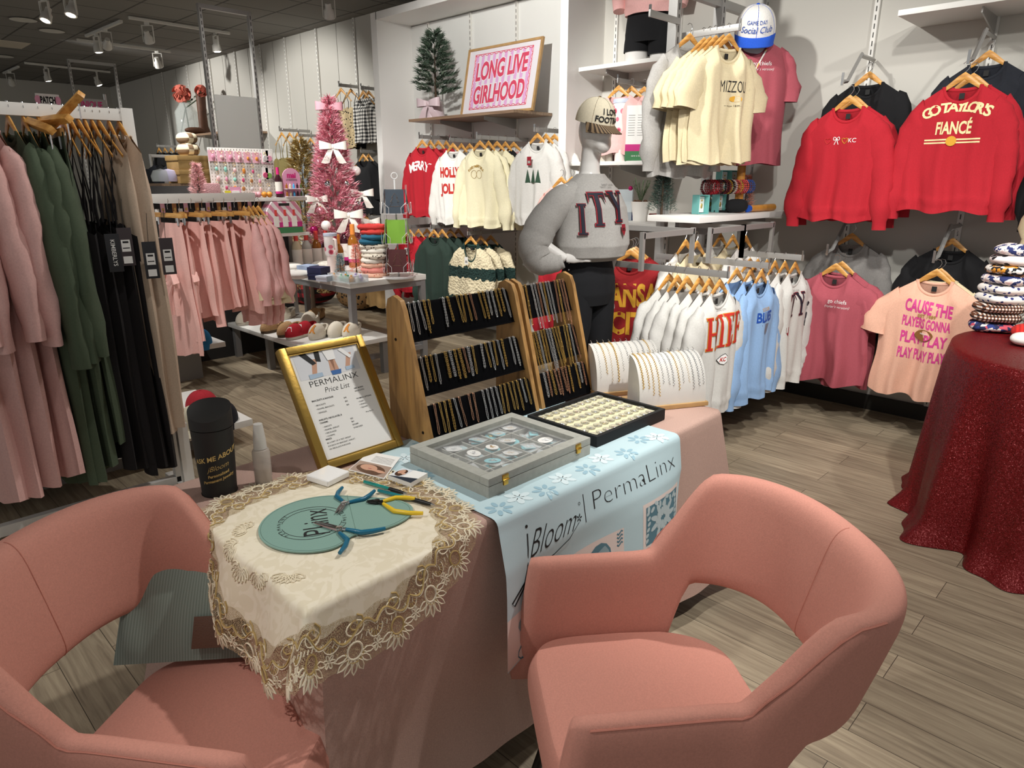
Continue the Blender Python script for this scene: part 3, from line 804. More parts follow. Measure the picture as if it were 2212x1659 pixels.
for i, s_ in enumerate(('$40', '$50', '$60')): tl(s_, .008, .191 - .0115 * i, .0043)
for i, s_ in enumerate(('$50', '$60', '$70/$80', '$10/$15/$20')): tl(s_, .004, .124 - .0098 * i, .0043)
for i, s_ in enumerate(('BE A PART OF A TEST GROUP', '$10 EACH W/ BRACELET, ANKLET,', 'OR NECKLACE PURCHASE')): tl(s_, -.095, .072 - .0095 * i, .0042)
tl('AMY BURRIS', .052, .212, .0042, .01); tl('636-614-9762', .052, .203, .0042, .01); tl('PAYMENT OPTIONS', .048, .179, .0042, .01)
for i, s_ in enumerate(('CASH', 'VENMO', 'SQUARE')): tl('\u2022 ' + s_, .05, .168 - .0095 * i, .0042)
tl('Amy Burris', .062, .132, .0042)
m.build('printed_text', INK, t)
SKIN = mat('printed_skin', '#c99a80', .7); NAVY = mat('printed_blue', '#3d6aa8', .7); LBLUE = mat('printed_pale_blue', '#a9bed2', .7)
m = MB()
PQ = lambda pts, mi: m.add([(x, -.0046 - .0003 * mi, z) for x, z in pts], [tuple(range(len(pts)))], mi, False)
m.add([(-.105, -.0044, .272), (.10, -.0044, .272), (.10, -.0044, .352), (-.105, -.0044, .352)], [(0, 1, 2, 3)], 4, False)
for x, dx in ((-.055, .014), (.006, .006), (.02, -.006), (.058, .02)):
    PQ([(x - .008, .284), (x + .008, .284), (x + .009 + dx, .33), (x - .008 + dx, .33)], 0)
PQ([(-.085, .352), (-.062, .352), (-.038, .316), (-.052, .312)], 1); PQ([(-.035, .352), (-.018, .352), (-.022, .318), (-.038, .322)], 1)
PQ([(-.002, .284), (.034, .284), (.03, .27), (.0, .27)], 2); PQ([(-.075, .285), (-.03, .285), (-.03, .273), (-.075, .270)], 3); PQ([(.05, .288), (.08, .288), (.082, .278), (.05, .276)], 3)
PQ([(-.008, .352), (.03, .352), (.028, .318), (.0, .318)], 5); PQ([(.045, .345), (.058, .35), (.085, .318), (.075, .312)], 5)
m.build('printed_photo', [SKIN, INK, NAVY, LBLUE, mat('print_backdrop', '#d9dade', .7), mat('print_white', '#f3f2f0', .7)], t)
MB().prism([(-.045, 0), (.045, 0), (.045, .10), (.0, .15), (-.045, .10)], 0, .004, T=MX.Translation((-.04, .095, -.035)) @ MX.Rotation(D2R(62), 4, 'X')).build('easel_back', mat('easel_brown', '#4a3323', .75), t)

# wooden jewellery racks
RACKW = ramp_mat('rack_wood', noisy(2.6, [(.3, '#7d5a31'), (.45, '#a27a47'), (.55, '#b0854d'), (.7, '#9a7141')], (14, 14, 1.6), 6), .55, 'smooth')
VELB = mat('black_velvet', '#08080a', 1, bump=(500, .3, .002), spec=.08)
TILT = -math.atan(.037 / .109)
BARS = [(-1.721, 1.175), (-1.670, 1.008), (-1.612, .866)]
def rack(label, y0, y1, inset=0):
    t = thing('jewellery_rack', label, 'jewellery rack', (0, 0, 0))
    for y in (y0, y1):
        T = MX(((1, 0, 0, 0), (0, 0, 1, y), (0, 1, 0, 0), (0, 0, 0, 1)))
        m = MB(); m.prism([(-1.783, Z0), (-1.572, Z0), (-1.685, 1.165), (-1.700, 1.195), (-1.735, 1.208), (-1.765, 1.195), (-1.775, 1.165)], -.009, .009, T=T)
        sp_ = m.build('side_panel', RACKW, t, bev=.003)
        m = MB()
        for px, pz in ((-1.73, 1.07), (-1.61, .79)): m.cyl((px, y - .0105, pz), (px, y + .0105, pz), .005, 10)
        m.build('screw', mat('screw_dark', '#2c2824', .4, .7), sp_)
    for bx, bz in BARS:
        T = MX.Translation((bx, (y0 + y1) / 2, bz)) @ MX.Rotation(PI / 2, 4, 'Z') @ MX.Rotation(TILT, 4, 'X')
        m = MB(); L = y1 - y0 - .02
        prof = [(-.004, -.118), (0.0, -.115), (0, -.01), (.004, 0), (.014, .005), (.026, 0), (.03, -.012), (.03, -.118)]
        m.add([(s * L / 2, y_, z_) for s in (-1, 1) for y_, z_ in prof], [tuple(range(8))[::-1], tuple(range(8, 16))] + [(i, (i + 1) % 8, 8 + (i + 1) % 8, 8 + i) for i in range(8)], 0, False, T)
        m.build('velvet_bar', VELB, t, ang=50)
    return t
rack('nearer wooden jewellery rack with three black velvet bars of bracelets', 1.25, 1.735)
rack('farther wooden jewellery rack with three black velvet bars of necklaces', 1.768, 2.055)
# chains
SILV = mat('silver_chain', '#d6d6d6', .35, .75); GLD = mat('gold_chain', '#d8b468', .35, .75); ROSE = mat('rose_chain', '#cf9f80', .35, .75)
def chain_mesh(style, L, col, name):
    m = MB(); z = 0; i = 0; rg = random.Random(len(name) + int(L * 1000))
    def link(c, a, b, r, yaw):
        pts = [(c[0] + a * math.cos(q) * math.cos(yaw), c[1] + a * math.cos(q) * math.sin(yaw), c[2] + b * math.sin(q)) for q in [2 * PI * k_ / 8 for k_ in range(8)]]
        m.tube(pts, r, 4, closed=True)
    for side in (-1, 1):
        z = .004; i = 0
        while z > -L:
            f = min(1, (z + L) / L); x = side * .0022 * (1 if f > .08 else .4) + .0006 * math.sin(z * 90 + side)
            y = -.0022 - (.0 if side < 0 else .001)
            if style == 0: link((x, y, z), .0015, .0026, .0005, (i % 2) * 1.2 + .2); z -= .0042
            elif style == 1: link((x, y, z), .0020, .0052, .00065, (i % 2) * .9 + .2); z -= .0088
            elif style == 2: link((x, y, z), .0022, .0028, .0007, (i % 2) * .6 + .2); z -= .0046
            elif style == 3: m.ell((x, y, z), (.0016, .0016, .0016), 6, 4); z -= .0040
            elif style == 4: link((x, y, z), .0030, .0036, .0006, .25 if i % 2 else -.2); z -= .0066
            else: m.ell((x, y, z), (.0011, .0009, .0034), 6, 4); z -= .0062
            i += 1
    # clasp over the top of the bar
    m.tube([(0, -.002, .003), (0, .003, .0068), (0, .012, .009), (0, .02, .007)], .0009, 5)
    m.ell((0, .0, .0065), (.0022, .0016, .003), 8, 5)
    o = m.build(name, col); o.hide_render = False
    return o
protos = {}
def chain(style, L, cname, loc, roll, label, group, name):
    key = (style, round(L, 3), cname, name)
    if key not in protos:
        protos[key] = chain_mesh(style, L, {'silver': SILV, 'gold': GLD, 'rose gold': ROSE}[cname], name); o = protos[key]
    else:
        o = protos[key].copy(); COL.objects.link(o)
    o.location = loc; o.rotation_mode = 'XYZ'
    o.rotation_euler = (MX.Rotation(PI / 2, 3, 'Z') @ MX.Rotation(TILT, 3, 'X') @ MX.Rotation(roll, 3, 'Y')).to_euler()
    tag(o, label, 'bracelet' if name == 'chain_bracelet' else 'necklace', group)
rg = random.Random(5)
def row(bar, y0, y1, slots, L, group, where, name, styles):
    bx, bz = BARS[bar]; n = len(slots)
    for i, sl in enumerate(slots):
        y = y0 + (y1 - y0) * sl
        st = styles[rg.randrange(len(styles))]; cn = rg.choice(['silver', 'gold', 'silver', 'gold', 'rose gold'])
        chain(st, L + rg.choice([-.012, 0, 0, .01]), cn, (bx + .0035, y, bz), D2R(rg.uniform(-3, 5)),
              '%s %s, %s from the left on the %s' % (cn, 'bracelet' if name == 'chain_bracelet' else 'necklace', ORD[i], where), group, name)
sp = lambda n, gaps=(): [q for q in [(i + .6) / (n + .2) for i in range(n)] if not any(a < q < b for a, b in gaps)]
row(0, 1.275, 1.715, sp(22, ((.24, .31), (.40, .44), (.62, .66))), .088, 'bracelets on the nearer rack', 'top bar of the nearer rack', 'chain_bracelet', [0, 0, 1, 2, 5])
row(1, 1.275, 1.715, sp(22, ((.20, .25), (.53, .60), (.86, .92))), .090, 'bracelets on the nearer rack', 'middle bar of the nearer rack', 'chain_bracelet', [2, 2, 4, 0, 5, 3])
row(2, 1.275, 1.715, sp(21, ((.27, .35), (.43, .48))), .092, 'bracelets on the nearer rack', 'bottom bar of the nearer rack', 'chain_bracelet', [2, 0, 5, 3, 3])
row(0, 1.79, 2.035, sp(15, ((.12, .18), (.66, .73))), .155, 'necklaces on the farther rack', 'top bar of the farther rack', 'chain_necklace', [1, 0, 5])
row(1, 1.79, 2.035, sp(15, ((.69, .75),)), .145, 'necklaces on the farther rack', 'middle bar of the farther rack', 'chain_necklace', [4, 1, 5, 0])
row(2, 1.79, 2.035, sp(12, ((.7, .76),)), .085, 'necklaces on the farther rack', 'bottom bar of the farther rack', 'chain_necklace', [4, 2, 1])

# white curved necklace displays
DISPW = mat('display_linen', '#d9d6d0', .85, bump=(600, .3, .001)); PALEW = mat('pale_wood', '#b99463', .5, var=(20, .1))
def neck_stand(label, c, rz, n, tag_):
    t = thing('necklace_stand', label, 'necklace stand', c, rz)
    MB().box((0, .02, .008), (.285, .15, .016)).build('wood_base', PALEW, t, bev=.002)
    def sh(u, v):
        a = v * PI / 2
        return ((u - .5) * .27, -.045 + .10 * (1 - math.cos(a)) , .016 + .172 * math.sin(a) ** .9)
    m = MB(); m.grid(sh, 8, 16)
    e = [sh(0, k_ / 16) for k_ in range(17)] + [(-.135, .055, .016)]
    f_ = [(-p[0], p[1], p[2]) for p in e]
    m.poly(e); m.poly(f_[::-1]); m.poly([(-.135, .055, .016), (.135, .055, .016), (.135, .055, .188), (-.135, .055, .188)][::-1])
    m.build('curved_front', DISPW, t, ang=60)
    m = MB()
    for k_ in range(n): m.tube([(-.125 + .25 * k_ / (n - 1), .045, .19), (-.125 + .25 * k_ / (n - 1), .05, .197), (-.125 + .25 * k_ / (n - 1), .06, .199)], .001, 5)
    m.build('hook_row', STEEL, t)
    T = MX.Translation(c) @ MX.Rotation(rz, 4, 'Z'); rg2 = random.Random(n)
    for k_ in range(n):
        x = -.122 + .244 * k_ / (n - 1); st = rg2.choice([.0022, .0028, .0035, .0018]); cn = rg2.choice(['silver', 'gold', 'gold', 'silver'])
        m = MB(); ln = rg2.uniform(.04, .12); N = int(46 - ln * 90)
        for j in range(N):
            v = 1 - (1 - ln * 2.2) * j / N
            p = V(sh(.5, v)); p2 = V(sh(.5, v - .01)); nrm = V((0, -(p2.z - p.z) , (p2.y - p.y))).normalized() * -1
            if nrm.y > 0: nrm = -nrm
            pp = p + nrm * .0015
            m.ell((x + (.0016 if j % 2 else -.0016) + .006 * (j / N) * (1 if k_ % 2 else .6), pp.y, pp.z), (st * .7, st * .6, st), 6, 4)
        o = m.build('chain_necklace', SILV if cn == 'silver' else GLD); o.matrix_world = T
        tag(o, '%s necklace, %s from the left on the %s' % (cn, ORD[k_], tag_), 'necklace', 'necklaces on the white stands')
neck_stand('nearer white curved necklace stand on a wooden base', (-1.29, 2.135, Z0), D2R(60.9), 13, 'nearer white stand')
neck_stand('farther white curved necklace stand beside the wooden rack', (-1.505, 2.165, Z0), D2R(60.9), 11, 'farther white stand')

# grey velvet case with glass lid
GVEL = mat('grey_velvet', '#a5a59d', .95, bump=(500, .4, .002), var=(60, .08), sheen=.5)
ca, cb, cc, cd = -1.52, -1.186, 1.12, 1.545
t = thing('jewellery_case', 'grey velvet jewellery case with a glass lid and gold latches', 'jewellery case', ((ca + cb) / 2, (cc + cd) / 2, Z0 + .004))
hx, hy = (cb - ca) / 2, (cd - cc) / 2
m = MB()
for x, y, sx, sy in ((-hx + .006, 0, .012, 2 * hy), (hx - .006, 0, .012, 2 * hy), (0, -hy + .006, 2 * hx - .024, .012), (0, hy - .006, 2 * hx - .024, .012)): m.box((x, y, .016), (sx, sy, .032))
m.box((0, 0, .003), (2 * hx - .024, 2 * hy - .024, .006)); m.build('case_body', GVEL, t, bev=.0015)
m = MB(); rw = .034
for x, y, sx, sy in ((-hx + rw / 2, 0, rw, 2 * hy), (hx - rw / 2, 0, rw, 2 * hy), (0, -hy + rw / 2, 2 * hx - 2 * rw, rw), (0, hy - rw / 2, 2 * hx - 2 * rw, rw)): m.box((x, y, .044), (sx, sy, .021))
m.build('lid_frame', GVEL, t, bev=.002)
m = MB(); nx_, ny_ = 4, 5
for i in range(1, nx_): m.box((-hx + .012 + (2 * hx - .024) * i / nx_, 0, .016), (.004, 2 * hy - .024, .026))
for i in range(1, ny_): m.box((0, -hy + .012 + (2 * hy - .024) * i / ny_, .016), (2 * hx - .024, .004, .0262))
m.build('divider', GVEL, t)
MB().box((0, 0, .0405), (2 * hx - 2 * rw + .004, 2 * hy - 2 * rw + .004, .002)).build('glass_lid', mat('lid_glass', '#ffffff', .02, alpha=.08), t)
for y in (-hy + .06, hy - .06):
    m = MB(); m.box((hx + .002, y, .044), (.004, .022, .014)); m.box((hx + .003, y, .028), (.005, .016, .012)); m.cyl((hx + .005, y - .011, .036), (hx + .005, y + .011, .036), .003, 8); m.build('latch', GOLDM, t, bev=.001)
TEALT = mat('teal_tag', '#86c4cc', .6); PACK = mat('clear_packet', '#f5f8f9', .08, alpha=.28)
rg = random.Random(11); names = ['top left', 'left', 'right', 'bottom']
for i in range(nx_):
    for j in range(ny_):
        for k_ in range(3):
            cx = (ca + cb) / 2 - hx + .012 + (2 * hx - .024) * (i + .5) / nx_ + rg.uniform(-.012, .012); cy = (cc + cd) / 2 - hy + .012 + (2 * hy - .024) * (j + .5) / ny_ + rg.uniform(-.012, .012)
            te = rg.random() < .6
            lab = '%s %s in case compartment %s row from the front, %s from the left, %s' % ('teal' if te else 'white', 'charm card', ORD[nx_ - 1 - i], ORD[j], ['lowest', 'middle', 'topmost'][k_])
            q = thing('charm_card', lab, 'charm card', (cx, cy, Z0 + .017 + .0065 * k_), group='charm cards in the glass case', rot=(rg.uniform(-.14, .14), rg.uniform(-.14, .14), rg.uniform(0, 6.28)))
            if rg.random() < .78: MB().lathe([(0, -.0005), (.025, -.0005), (.025, .0005), (0, .0005)], 20, T=MX.Diagonal((1, .8, 1, 1))).build('round_card', TEALT if te else PAPER, q)
            else: MB().box((0, 0, 0), (.045, .028, .001)).build('square_card', TEALT if te else PAPER, q)
            mm = MB()
            for z_ in range(5): mm.tube([(rg.uniform(-.012, .012), rg.uniform(-.01, .01), .002) for _ in range(3)], .0008, 4)
            mm.build('charm', GLD if rg.random() < .4 else SILV, q)
            if rg.random() < .6: MB().box((.004, .002, .0035), (.05, .04, .0006)).build('packet', PACK, q)

# black ring tray
ta, tb, tcc, td = -1.50, -1.203, 1.60, 1.985
t = thing('ring_tray', 'black tray with a cream insert full of round capsules', 'ring tray', ((ta + tb) / 2, (tcc + td) / 2, Z0))
hx, hy = (tb - ta) / 2, (td - tcc) / 2
m = MB()
for x, y, sx, sy in ((-hx + .007, 0, .014, 2 * hy), (hx - .007, 0, .014, 2 * hy), (0, -hy + .007, 2 * hx - .028, .014), (0, hy - .007, 2 * hx - .028, .014)): m.box((x, y, .02), (sx, sy, .04))
m.box((0, 0, .003), (2 * hx - .028, 2 * hy - .028, .006)); m.build('tray_body', mat('tray_black', '#0e0e10', .7), t, bev=.001)
MB().box((0, 0, .017), (2 * hx - .028, 2 * hy - .028, .022)).build('foam_insert', mat('cream_foam', '#ddd5b0', .9), t)
CAP = mat('capsule_clear', '#ffffff', .05, alpha=.09); CRIM = mat('capsule_rim', '#a9a595', .15, alpha=.7)
first = None; rows, cols = 6, 10
for i in range(rows):
    for j in range(cols):
        x = (ta + tb) / 2 + hx - .036 - i * (2 * hx - .07) / (rows - 1); y = (tcc + td) / 2 - hy + .03 + (j + (.25 if i % 2 else 0)) * (2 * hy - .062) / (cols - .75)
        lab = 'round clear capsule in the ring tray, %s row from the front, %s from the left' % (ORD[i], ORD[j])
        if first is None:
            first = thing('round_capsule', lab, 'capsule', (x, y, Z0 + .028), group='capsules in the ring tray')
            mm = MB(); mm.tube([(.0145 * math.cos(q), .0145 * math.sin(q), .0035) for q in [2 * PI * k_ / 20 for k_ in range(20)]], .0008, 5, closed=True); mm.build('rim', CRIM, first)
            MB().lathe([(.0145, 0), (.0145, .006), (.0, .0062)], 20).build('dome', CAP, first)
            o = first
        else: o = dup(first, (x, y, Z0 + .028), rg.uniform(0, 6), lab)
        mm = MB(); r_ = rg.uniform(.004, .0075)
        mm.tube([(r_ * math.cos(q), r_ * .7 * math.sin(q), .0015) for q in [2 * PI * k_ / 8 for k_ in range(8)]], .001, 4, closed=True); mm.ell((.003, .001, .002), .0016, 6, 4)
        mm.build('charm', rg.choice([SILV, SILV, GLD, TEALT if 0 else ROSE]), o)

# oval leather mat
MATG = mat('sage_leather', '#7f9f94', .55, bump=(260, .25, .001))
mc = V((-1.372, .738)); e_ = V((.45, .893)); n_ = V((-.893, .45))
t = thing('leather_mat', 'sage green oval leather mat printed with a round logo', 'mat', (mc.x, mc.y, TZ + .012), math.atan2(e_.y, e_.x))
def mr(a):
    r = .142 + .082 * math.exp(-(a / .52) ** 2) - .030 * math.exp(-((a + .95) / .33) ** 2) + .0 
    return r
P = [(mr(a) * math.cos(a), mr(a) * math.sin(a)) for a in [-PI + 2 * PI * k_ / 96 for k_ in range(96)]]
MB().prism(P, 0, .004).build('mat_body', MATG, t, bev=.0012)
MB().tube([(x * .965, y * .965, .0042) for x, y in P], .0007, 4, closed=True).build('stitching', mat('sage_stitch', '#6d8b80', .8), t)
m = MB(); LF = lambda x, y: V((y * -1 - .02, x, .0044))     # text runs across the mat, tops to the left
put_text(m, 'PLinx', .062, lambda x, y: V((.018 - y, x * 1.0, .0044)), bold=-.004, wmax=.13)
for r0, a0, a1 in ((.082, .35, PI - .35), (.082, PI + .35, 2 * PI - .35), (.07, .2, PI - .2), (.07, PI + .2, 2 * PI - .2)):
    m.tube([(-.02 + r0 * math.cos(a0 + (a1 - a0) * k_ / 30), r0 * math.sin(a0 + (a1 - a0) * k_ / 30), .0043) for k_ in range(31)], .0007, 4)
for txt, sg in (('PERMANENT', 1), ('JEWELRY', -1)):
    for k_, ch in enumerate(txt):
        a = (PI + sg * 0) if sg > 0 else 0
        a = a - (k_ - (len(txt) - 1) / 2) * .17 * sg if sg > 0 else a + (k_ - (len(txt) - 1) / 2) * .17
        c = V((-.02 + .0765 * math.cos(a), .0765 * math.sin(a), .0044)); ra = V((math.cos(a), math.sin(a), 0)); ta_ = V((math.sin(a), -math.cos(a), 0)) if sg > 0 else V((-math.sin(a), math.cos(a), 0))
        up = ra if sg > 0 else -ra
        put_text(m, ch, .0085, lambda x, y, c=c, up=up, ta_=ta_: c + ta_ * x + up * (y - .004))
m.build('printed_logo', INK, t)
MB().tube([(.075, .125, .0043), (.075, -.105, .0043)], .0006, 4).build('fold_line', mat('sage_fold', '#6d8b80', .8), t)

# pliers
TEALH = mat('teal_grip', '#14637f', .3, bump=(300, .2)); YELH = mat('yellow_grip', '#e3bd2c', .35); DARKST = mat('dark_tool_steel', '#3b3a39', .35, .9)
def pliers(label, piv, h1, h2, tip, grip, jaw, z=TZ + .02):
    p = V((*piv, z)); t = thing('pliers', label, 'pliers', p)
    L = lambda q, dz=0: V((q[0] - piv[0], q[1] - piv[1], dz))
    m = MB(); m.lathe([(0, -.006), (.008, -.006), (.008, .006), (0, .006)], 14); m.build('joint', jaw, t, bev=.001)
    for q, s_ in ((h1, 1), (h2, -1)):
        e = L(q); mid = e * .5 + V((-e.y, e.x, 0)) * .16 * s_
        pts = [e * .14, e * .14 * .5 + mid * .5, mid, (mid + e) / 2 + V((-e.y, e.x, 0)) * .03 * s_, e]
        MB().tube(pts, [.0042, .0055, .0062, .006, .0045], 10).build('handle', grip, t)
        MB().tube([e * -.02, e * .16], .0045, 8).build('shank', jaw, t)
    tp = L(tip); nn = V((-tp.y, tp.x, 0)).normalized()
    for s_ in (-1, 1):
        MB().tube([nn * s_ * .003, tp * .5 + nn * s_ * .0045, tp + nn * s_ * .0035], [.006, .004, .0012], 8).build('jaw', jaw, t)
pliers('teal handled pliers lying open at the top of the green mat', (-1.402, .823), (-1.491, .873), (-1.414, .922), (-1.372, .782), TEALH, CHROME)
pliers('teal handled pliers hanging over the near edge of the green mat', (-1.298, .744), (-1.205, .687), (-1.225, .822), (-1.372, .722), TEALH, CHROME)
pliers('yellow handled cutters at the right end of the green mat', (-1.354, .888), (-1.300, .968), (-1.222, .932), (-1.376, .872), YELH, DARKST)
def pen(label, a, b, col):
    a = V((*a, TZ + .016)); b = V((*b, TZ + .016)); d = (b - a).normalized()
    t = thing('pen', label, 'pen', a)
    MB().tube([V((0, 0, 0)), (b - a) * .72], .0048, 12).build('barrel', mat(col, {'pen_teal': '#15887f', 'pen_dark': '#1b7f86'}[col], .25, coat=.5), t)
    MB().tube([(b - a) * .60, (b - a) * .80, (b - a) * .94], [.0053, .0055, .004], 12).build('grip', BLACKM, t)
    MB().tube([(b - a) * .94, (b - a)], [.0038, .0008], 10).build('pen_tip', CHROME, t)
    MB().tube([d * .002 + V((0, 0, .006)), d * .04 + V((0, 0, .0075))], .0012, 6).build('clip', CHROME, t)
pen('teal pen with a chrome clip lying behind the yellow cutters', (-1.488, .94), (-1.345, .975), 'pen_teal')
pen('teal pen with a black grip pointing to the right', (-1.415, .935), (-1.241, .985), 'pen_dark')
# card reader
o = MB().box((0, 0, .010), (.083, .083, .018)).build('card_reader', mat('reader_white', '#eceae8', .35), loc=(-1.585, .887, TZ + .010), rot=(0, 0, D2R(13)), bev=.006, seg=3)
tag(o, 'white rounded square card reader on the lace edge', 'card reader')
# leaflet and business cards
def quad_thing(name, label, cat, pts, h, mats, deco):
    c = sum((V(p) for p in pts), V((0, 0))) / 4
    t = thing(name, label, cat, (c.x, c.y, TZ + .0115))
    P = [(p[0] - c.x, p[1] - c.y) for p in pts]
    MB().prism(P, 0, h).build('sheet', mats, t)
    def uv(u, v, dz=.0006):
        a = V(P[0]).lerp(V(P[1]), u); b = V(P[3]).lerp(V(P[2]), u); q = a.lerp(b, v); return V((q.x, q.y, h + dz))
    deco(t, uv); return t
def face_deco(t, uv, x0, x1, y0, y1, hair='#5a3a26', bg='#a78f80', lie=0):
    W = lambda u, v, d: uv(x0 + (x1 - x0) * u, y0 + (y1 - y0) * v, d)
    def el(m, cu, cv, ru, rv, mi, d): m.poly([W(cu + ru * math.cos(q), cv + rv * math.sin(q), d) for q in [2 * PI * k_ / 18 for k_ in range(18)]], mi)
    m = MB(); m.poly([W(0, 0, .0005), W(1, 0, .0005), W(1, 1, .0005), W(0, 1, .0005)], 0)
    el(m, .5, .45, .42, .42, 1, .0007); el(m, .42, .55, .25, .27, 2, .0009); el(m, .75, .4, .2, .12, 2, .001); el(m, .6, .18, .22, .16, 1, .0011); el(m, .47, .47, .06, .03, 3, .0012)
    m.build('printed_portrait', [mat('portrait_bg' + hair, bg, .5), mat('portrait_hair' + hair, hair, .5), SKIN, mat('portrait_lips', '#b0605c', .5)], t)
def leaf(t, uv):
    face_deco(t, uv, .02, .98, .02, .5)
    m = MB()
    for k_ in range(6): m.poly([uv(.3, .58 + .05 * k_), uv(.92, .58 + .05 * k_), uv(.92, .59 + .05 * k_), uv(.3, .59 + .05 * k_)])
    m.build('printed_lines', mat('grey_print', '#a6a4a2', .7), t)
quad_thing('leaflet', 'white leaflet with a portrait photo in front of the gold frame', 'leaflet', [(-1.594, .957), (-1.470, .992), (-1.562, 1.115), (-1.665, 1.078)], .002, PAPER, leaf)
def bcd(t, uv):
    face_deco(t, uv, .02, .45, .15, .98, '#4a2f20', '#d8dde2')
    m = MB(); m.poly([uv(.0, .0), uv(1, 0), uv(1, .42), uv(.5, .22)], 0); m.build('printed_band', mat('card_band', '#27303c', .5), t)
quad_thing('business_cards', 'stack of business cards beside the grey velvet case', 'business cards', [(-1.462, 1.000), (-1.376, 1.012), (-1.395, 1.085), (-1.472, 1.058)], .013, PAPER, bcd)
# desk bin and spray bottle
BINM = mat('bin_black', '#1b1a19', .55)
t = thing('desk_bin', 'black desk bin with a scooped lid and gold lettering', 'desk bin', (-1.745, .652, Z0))
def binw(u, v):
    a = u * 2 * PI; r = .046 + .009 * v; z = v * .185
    return (r * math.cos(a), r * math.sin(a) * .95, z)
m = MB(); m.grid(binw, 40, 8, closed=True); m.lathe([(0, 0), (.046, 0)], 40, cap=False); m.build('bin_body', BINM, t, weld=.0005)
def binl(u, v):
    a = u * 2 * PI; x, y = math.cos(a), math.sin(a) * .95
    if v < .5:
        f = v / .5; ht = .247 - .035 * max(0, (x * .75 - y * .66) * .5 + .5) ** 1.5
        return (.056 * x, .056 * y, .187 + (ht - .187) * f)
    f = 1 - (v - .5) / .5; ht = .247 - .035 * max(0, (x * f * .75 - y * f * .66) * .5 + .5) ** 1.5
    return (.056 * x * f, .056 * y * f, ht - .0 - .012 * (1 - f * f))
MB().grid(binl, 40, 16, closed=True).build('bin_lid', BINM, t, weld=.0004, ang=50)
m = MB(); BA = D2R(-18)
def onbin(x, y, sl=.22):
    z = y + x * sl; v = max(0, min(1, z / .185)); r = .0468 + .009 * v; a = BA + x / r
    return V((r * math.cos(a), r * math.sin(a) * .95, z))
put_text(m, 'ASK ME ABOUT', .013, lambda x, y: onbin(x, .108 + y), cut=.3, bold=.02); put_text(m, 'jBloom', .014, lambda x, y: onbin(x, .080 + y), cut=.3, bold=-.01, shear=.4)
put_text(m, 'Personalized', .008, lambda x, y: onbin(x, .062 + y), cut=.3, bold=.02); put_text(m, 'Permanent Jewelry', .008, lambda x, y: onbin(x, .048 + y), cut=.3, bold=.02)
m.build('gold_lettering', mat('gold_print', '#c7a765', .5), t)
t = thing('spray_bottle', 'clear mist spray bottle with a frosted cap', 'spray bottle', (-1.702, .757, Z0))
MB().lathe([(0, 0), (.021, .0), (.0235, .004), (.0235, .094), (.021, .102), (.012, .105), (0, .105)], 24).build('bottle', mat('spray_plastic', '#c9c0b8', .12, alpha=.6), t)
MB().lathe([(0, .003), (.021, .003), (.021, .05), (0, .05)], 20).build('label_wrap', mat('spray_liquid', '#b9a396', .3), t)
MB().lathe([(0, .105), (.0175, .105), (.0165, .130), (.013, .165), (.0115, .175), (0, .176)], 20).build('cap', mat('frost_cap', '#d6d3ce', .3, alpha=.75), t)
# ---------------------------------------------------------------- clothes
def hanger(label, loc, rotz, group, clip=False, w=.21):
    """wooden hanger; origin at the neck of the garment, 0.115 below the rail"""
    t = MB()
    if not clip:
        w *= .9; pts = [(x, -.004 * (1 - (x / w) ** 2), (.052 - .066 * abs(x) / .088 if abs(x) < .088 else -.014 - .075 * (abs(x) - .088) / .1)) for x in [-w + 2 * w * k_ / 20 for k_ in range(21)]]
        t.tube(pts, [.007 + .012 * max(0, 1 - abs(p[0]) / .11) for p in pts], 10, flat=.42, up=(0, 1, 0))
    else:
        t.box((0, 0, 0), (2 * w, .014, .032))
    o = t.build('clothes_hanger', WOODH, bev=.003 if clip else 0)
    m = MB()
    m.tube([(0, 0, .04), (0, 0, .07), (.012, 0, .083), (.018, 0, .10), (.010, 0, .118), (-.006, 0, .121), (-.017, 0, .112)], .0019, 6); m.build('hook', CHROME, o)
    if clip:
        for s_ in (-1, 1):
            m = MB(); m.box((s_ * (w - .05), -.004, -.04), (.018, .012, .05)); m.tube([(s_ * (w - .05), 0, -.02), (s_ * (w - .05), 0, .0)], .002, 5); m.build('clip', CHROME, o)
    o.location = loc; o.rotation_euler = (0, 0, rotz)
    return tag(o, label, 'hanger', group)
HPROTO = {}
def hang(label, x, y, zr, rotz, group='wooden hangers', clip=False, w=.21):
    k_ = (clip, w)
    if k_ not in HPROTO:
        HPROTO[k_] = hanger(label, (x, y, zr - .115), rotz, group, clip, w); return HPROTO[k_]
    return dup(HPROTO[k_], (x, y, zr - .115), rotz, label, group)

SWEAT = dict(W=.27, L=.66, sw=.205, drop=.078, nw=.088, nd=.085, nb=.02, D=.055, fa=.020, fk=4.2, flare=.97, rib=1, sl=.56, sr=(.085, .055), sa=.09, cuff=1, collar=1)
TEE = dict(SWEAT, W=.255, L=.70, rib=0, sl=.20, sr=(.085, .080), sa=.34, cuff=0, flare=1.04, fa=.026)
DRESS = dict(SWEAT, W=.23, L=1.40, sw=.20, rib=0, sl=.58, sr=(.075, .058), sa=.10, cuff=0, flare=1.15, fa=.030, fk=4, nd=.05, D=.045)
CARDI = dict(SWEAT, W=.30, L=.60, nd=.17, collar=1, fa=.008)
TANK = dict(SWEAT, W=.22, L=.50, sw=.16, sl=0, rib=0, nd=.10, nw=.10, flare=1.05)
SKIRT = dict(SWEAT, W=.24, L=.66, sw=.17, skirt=1, sl=0, rib=0, collar=0, fa=.034, fk=3.2, flare=1.25, D=.04)
LONGTEE = dict(TEE, L=.80, sl=.24)

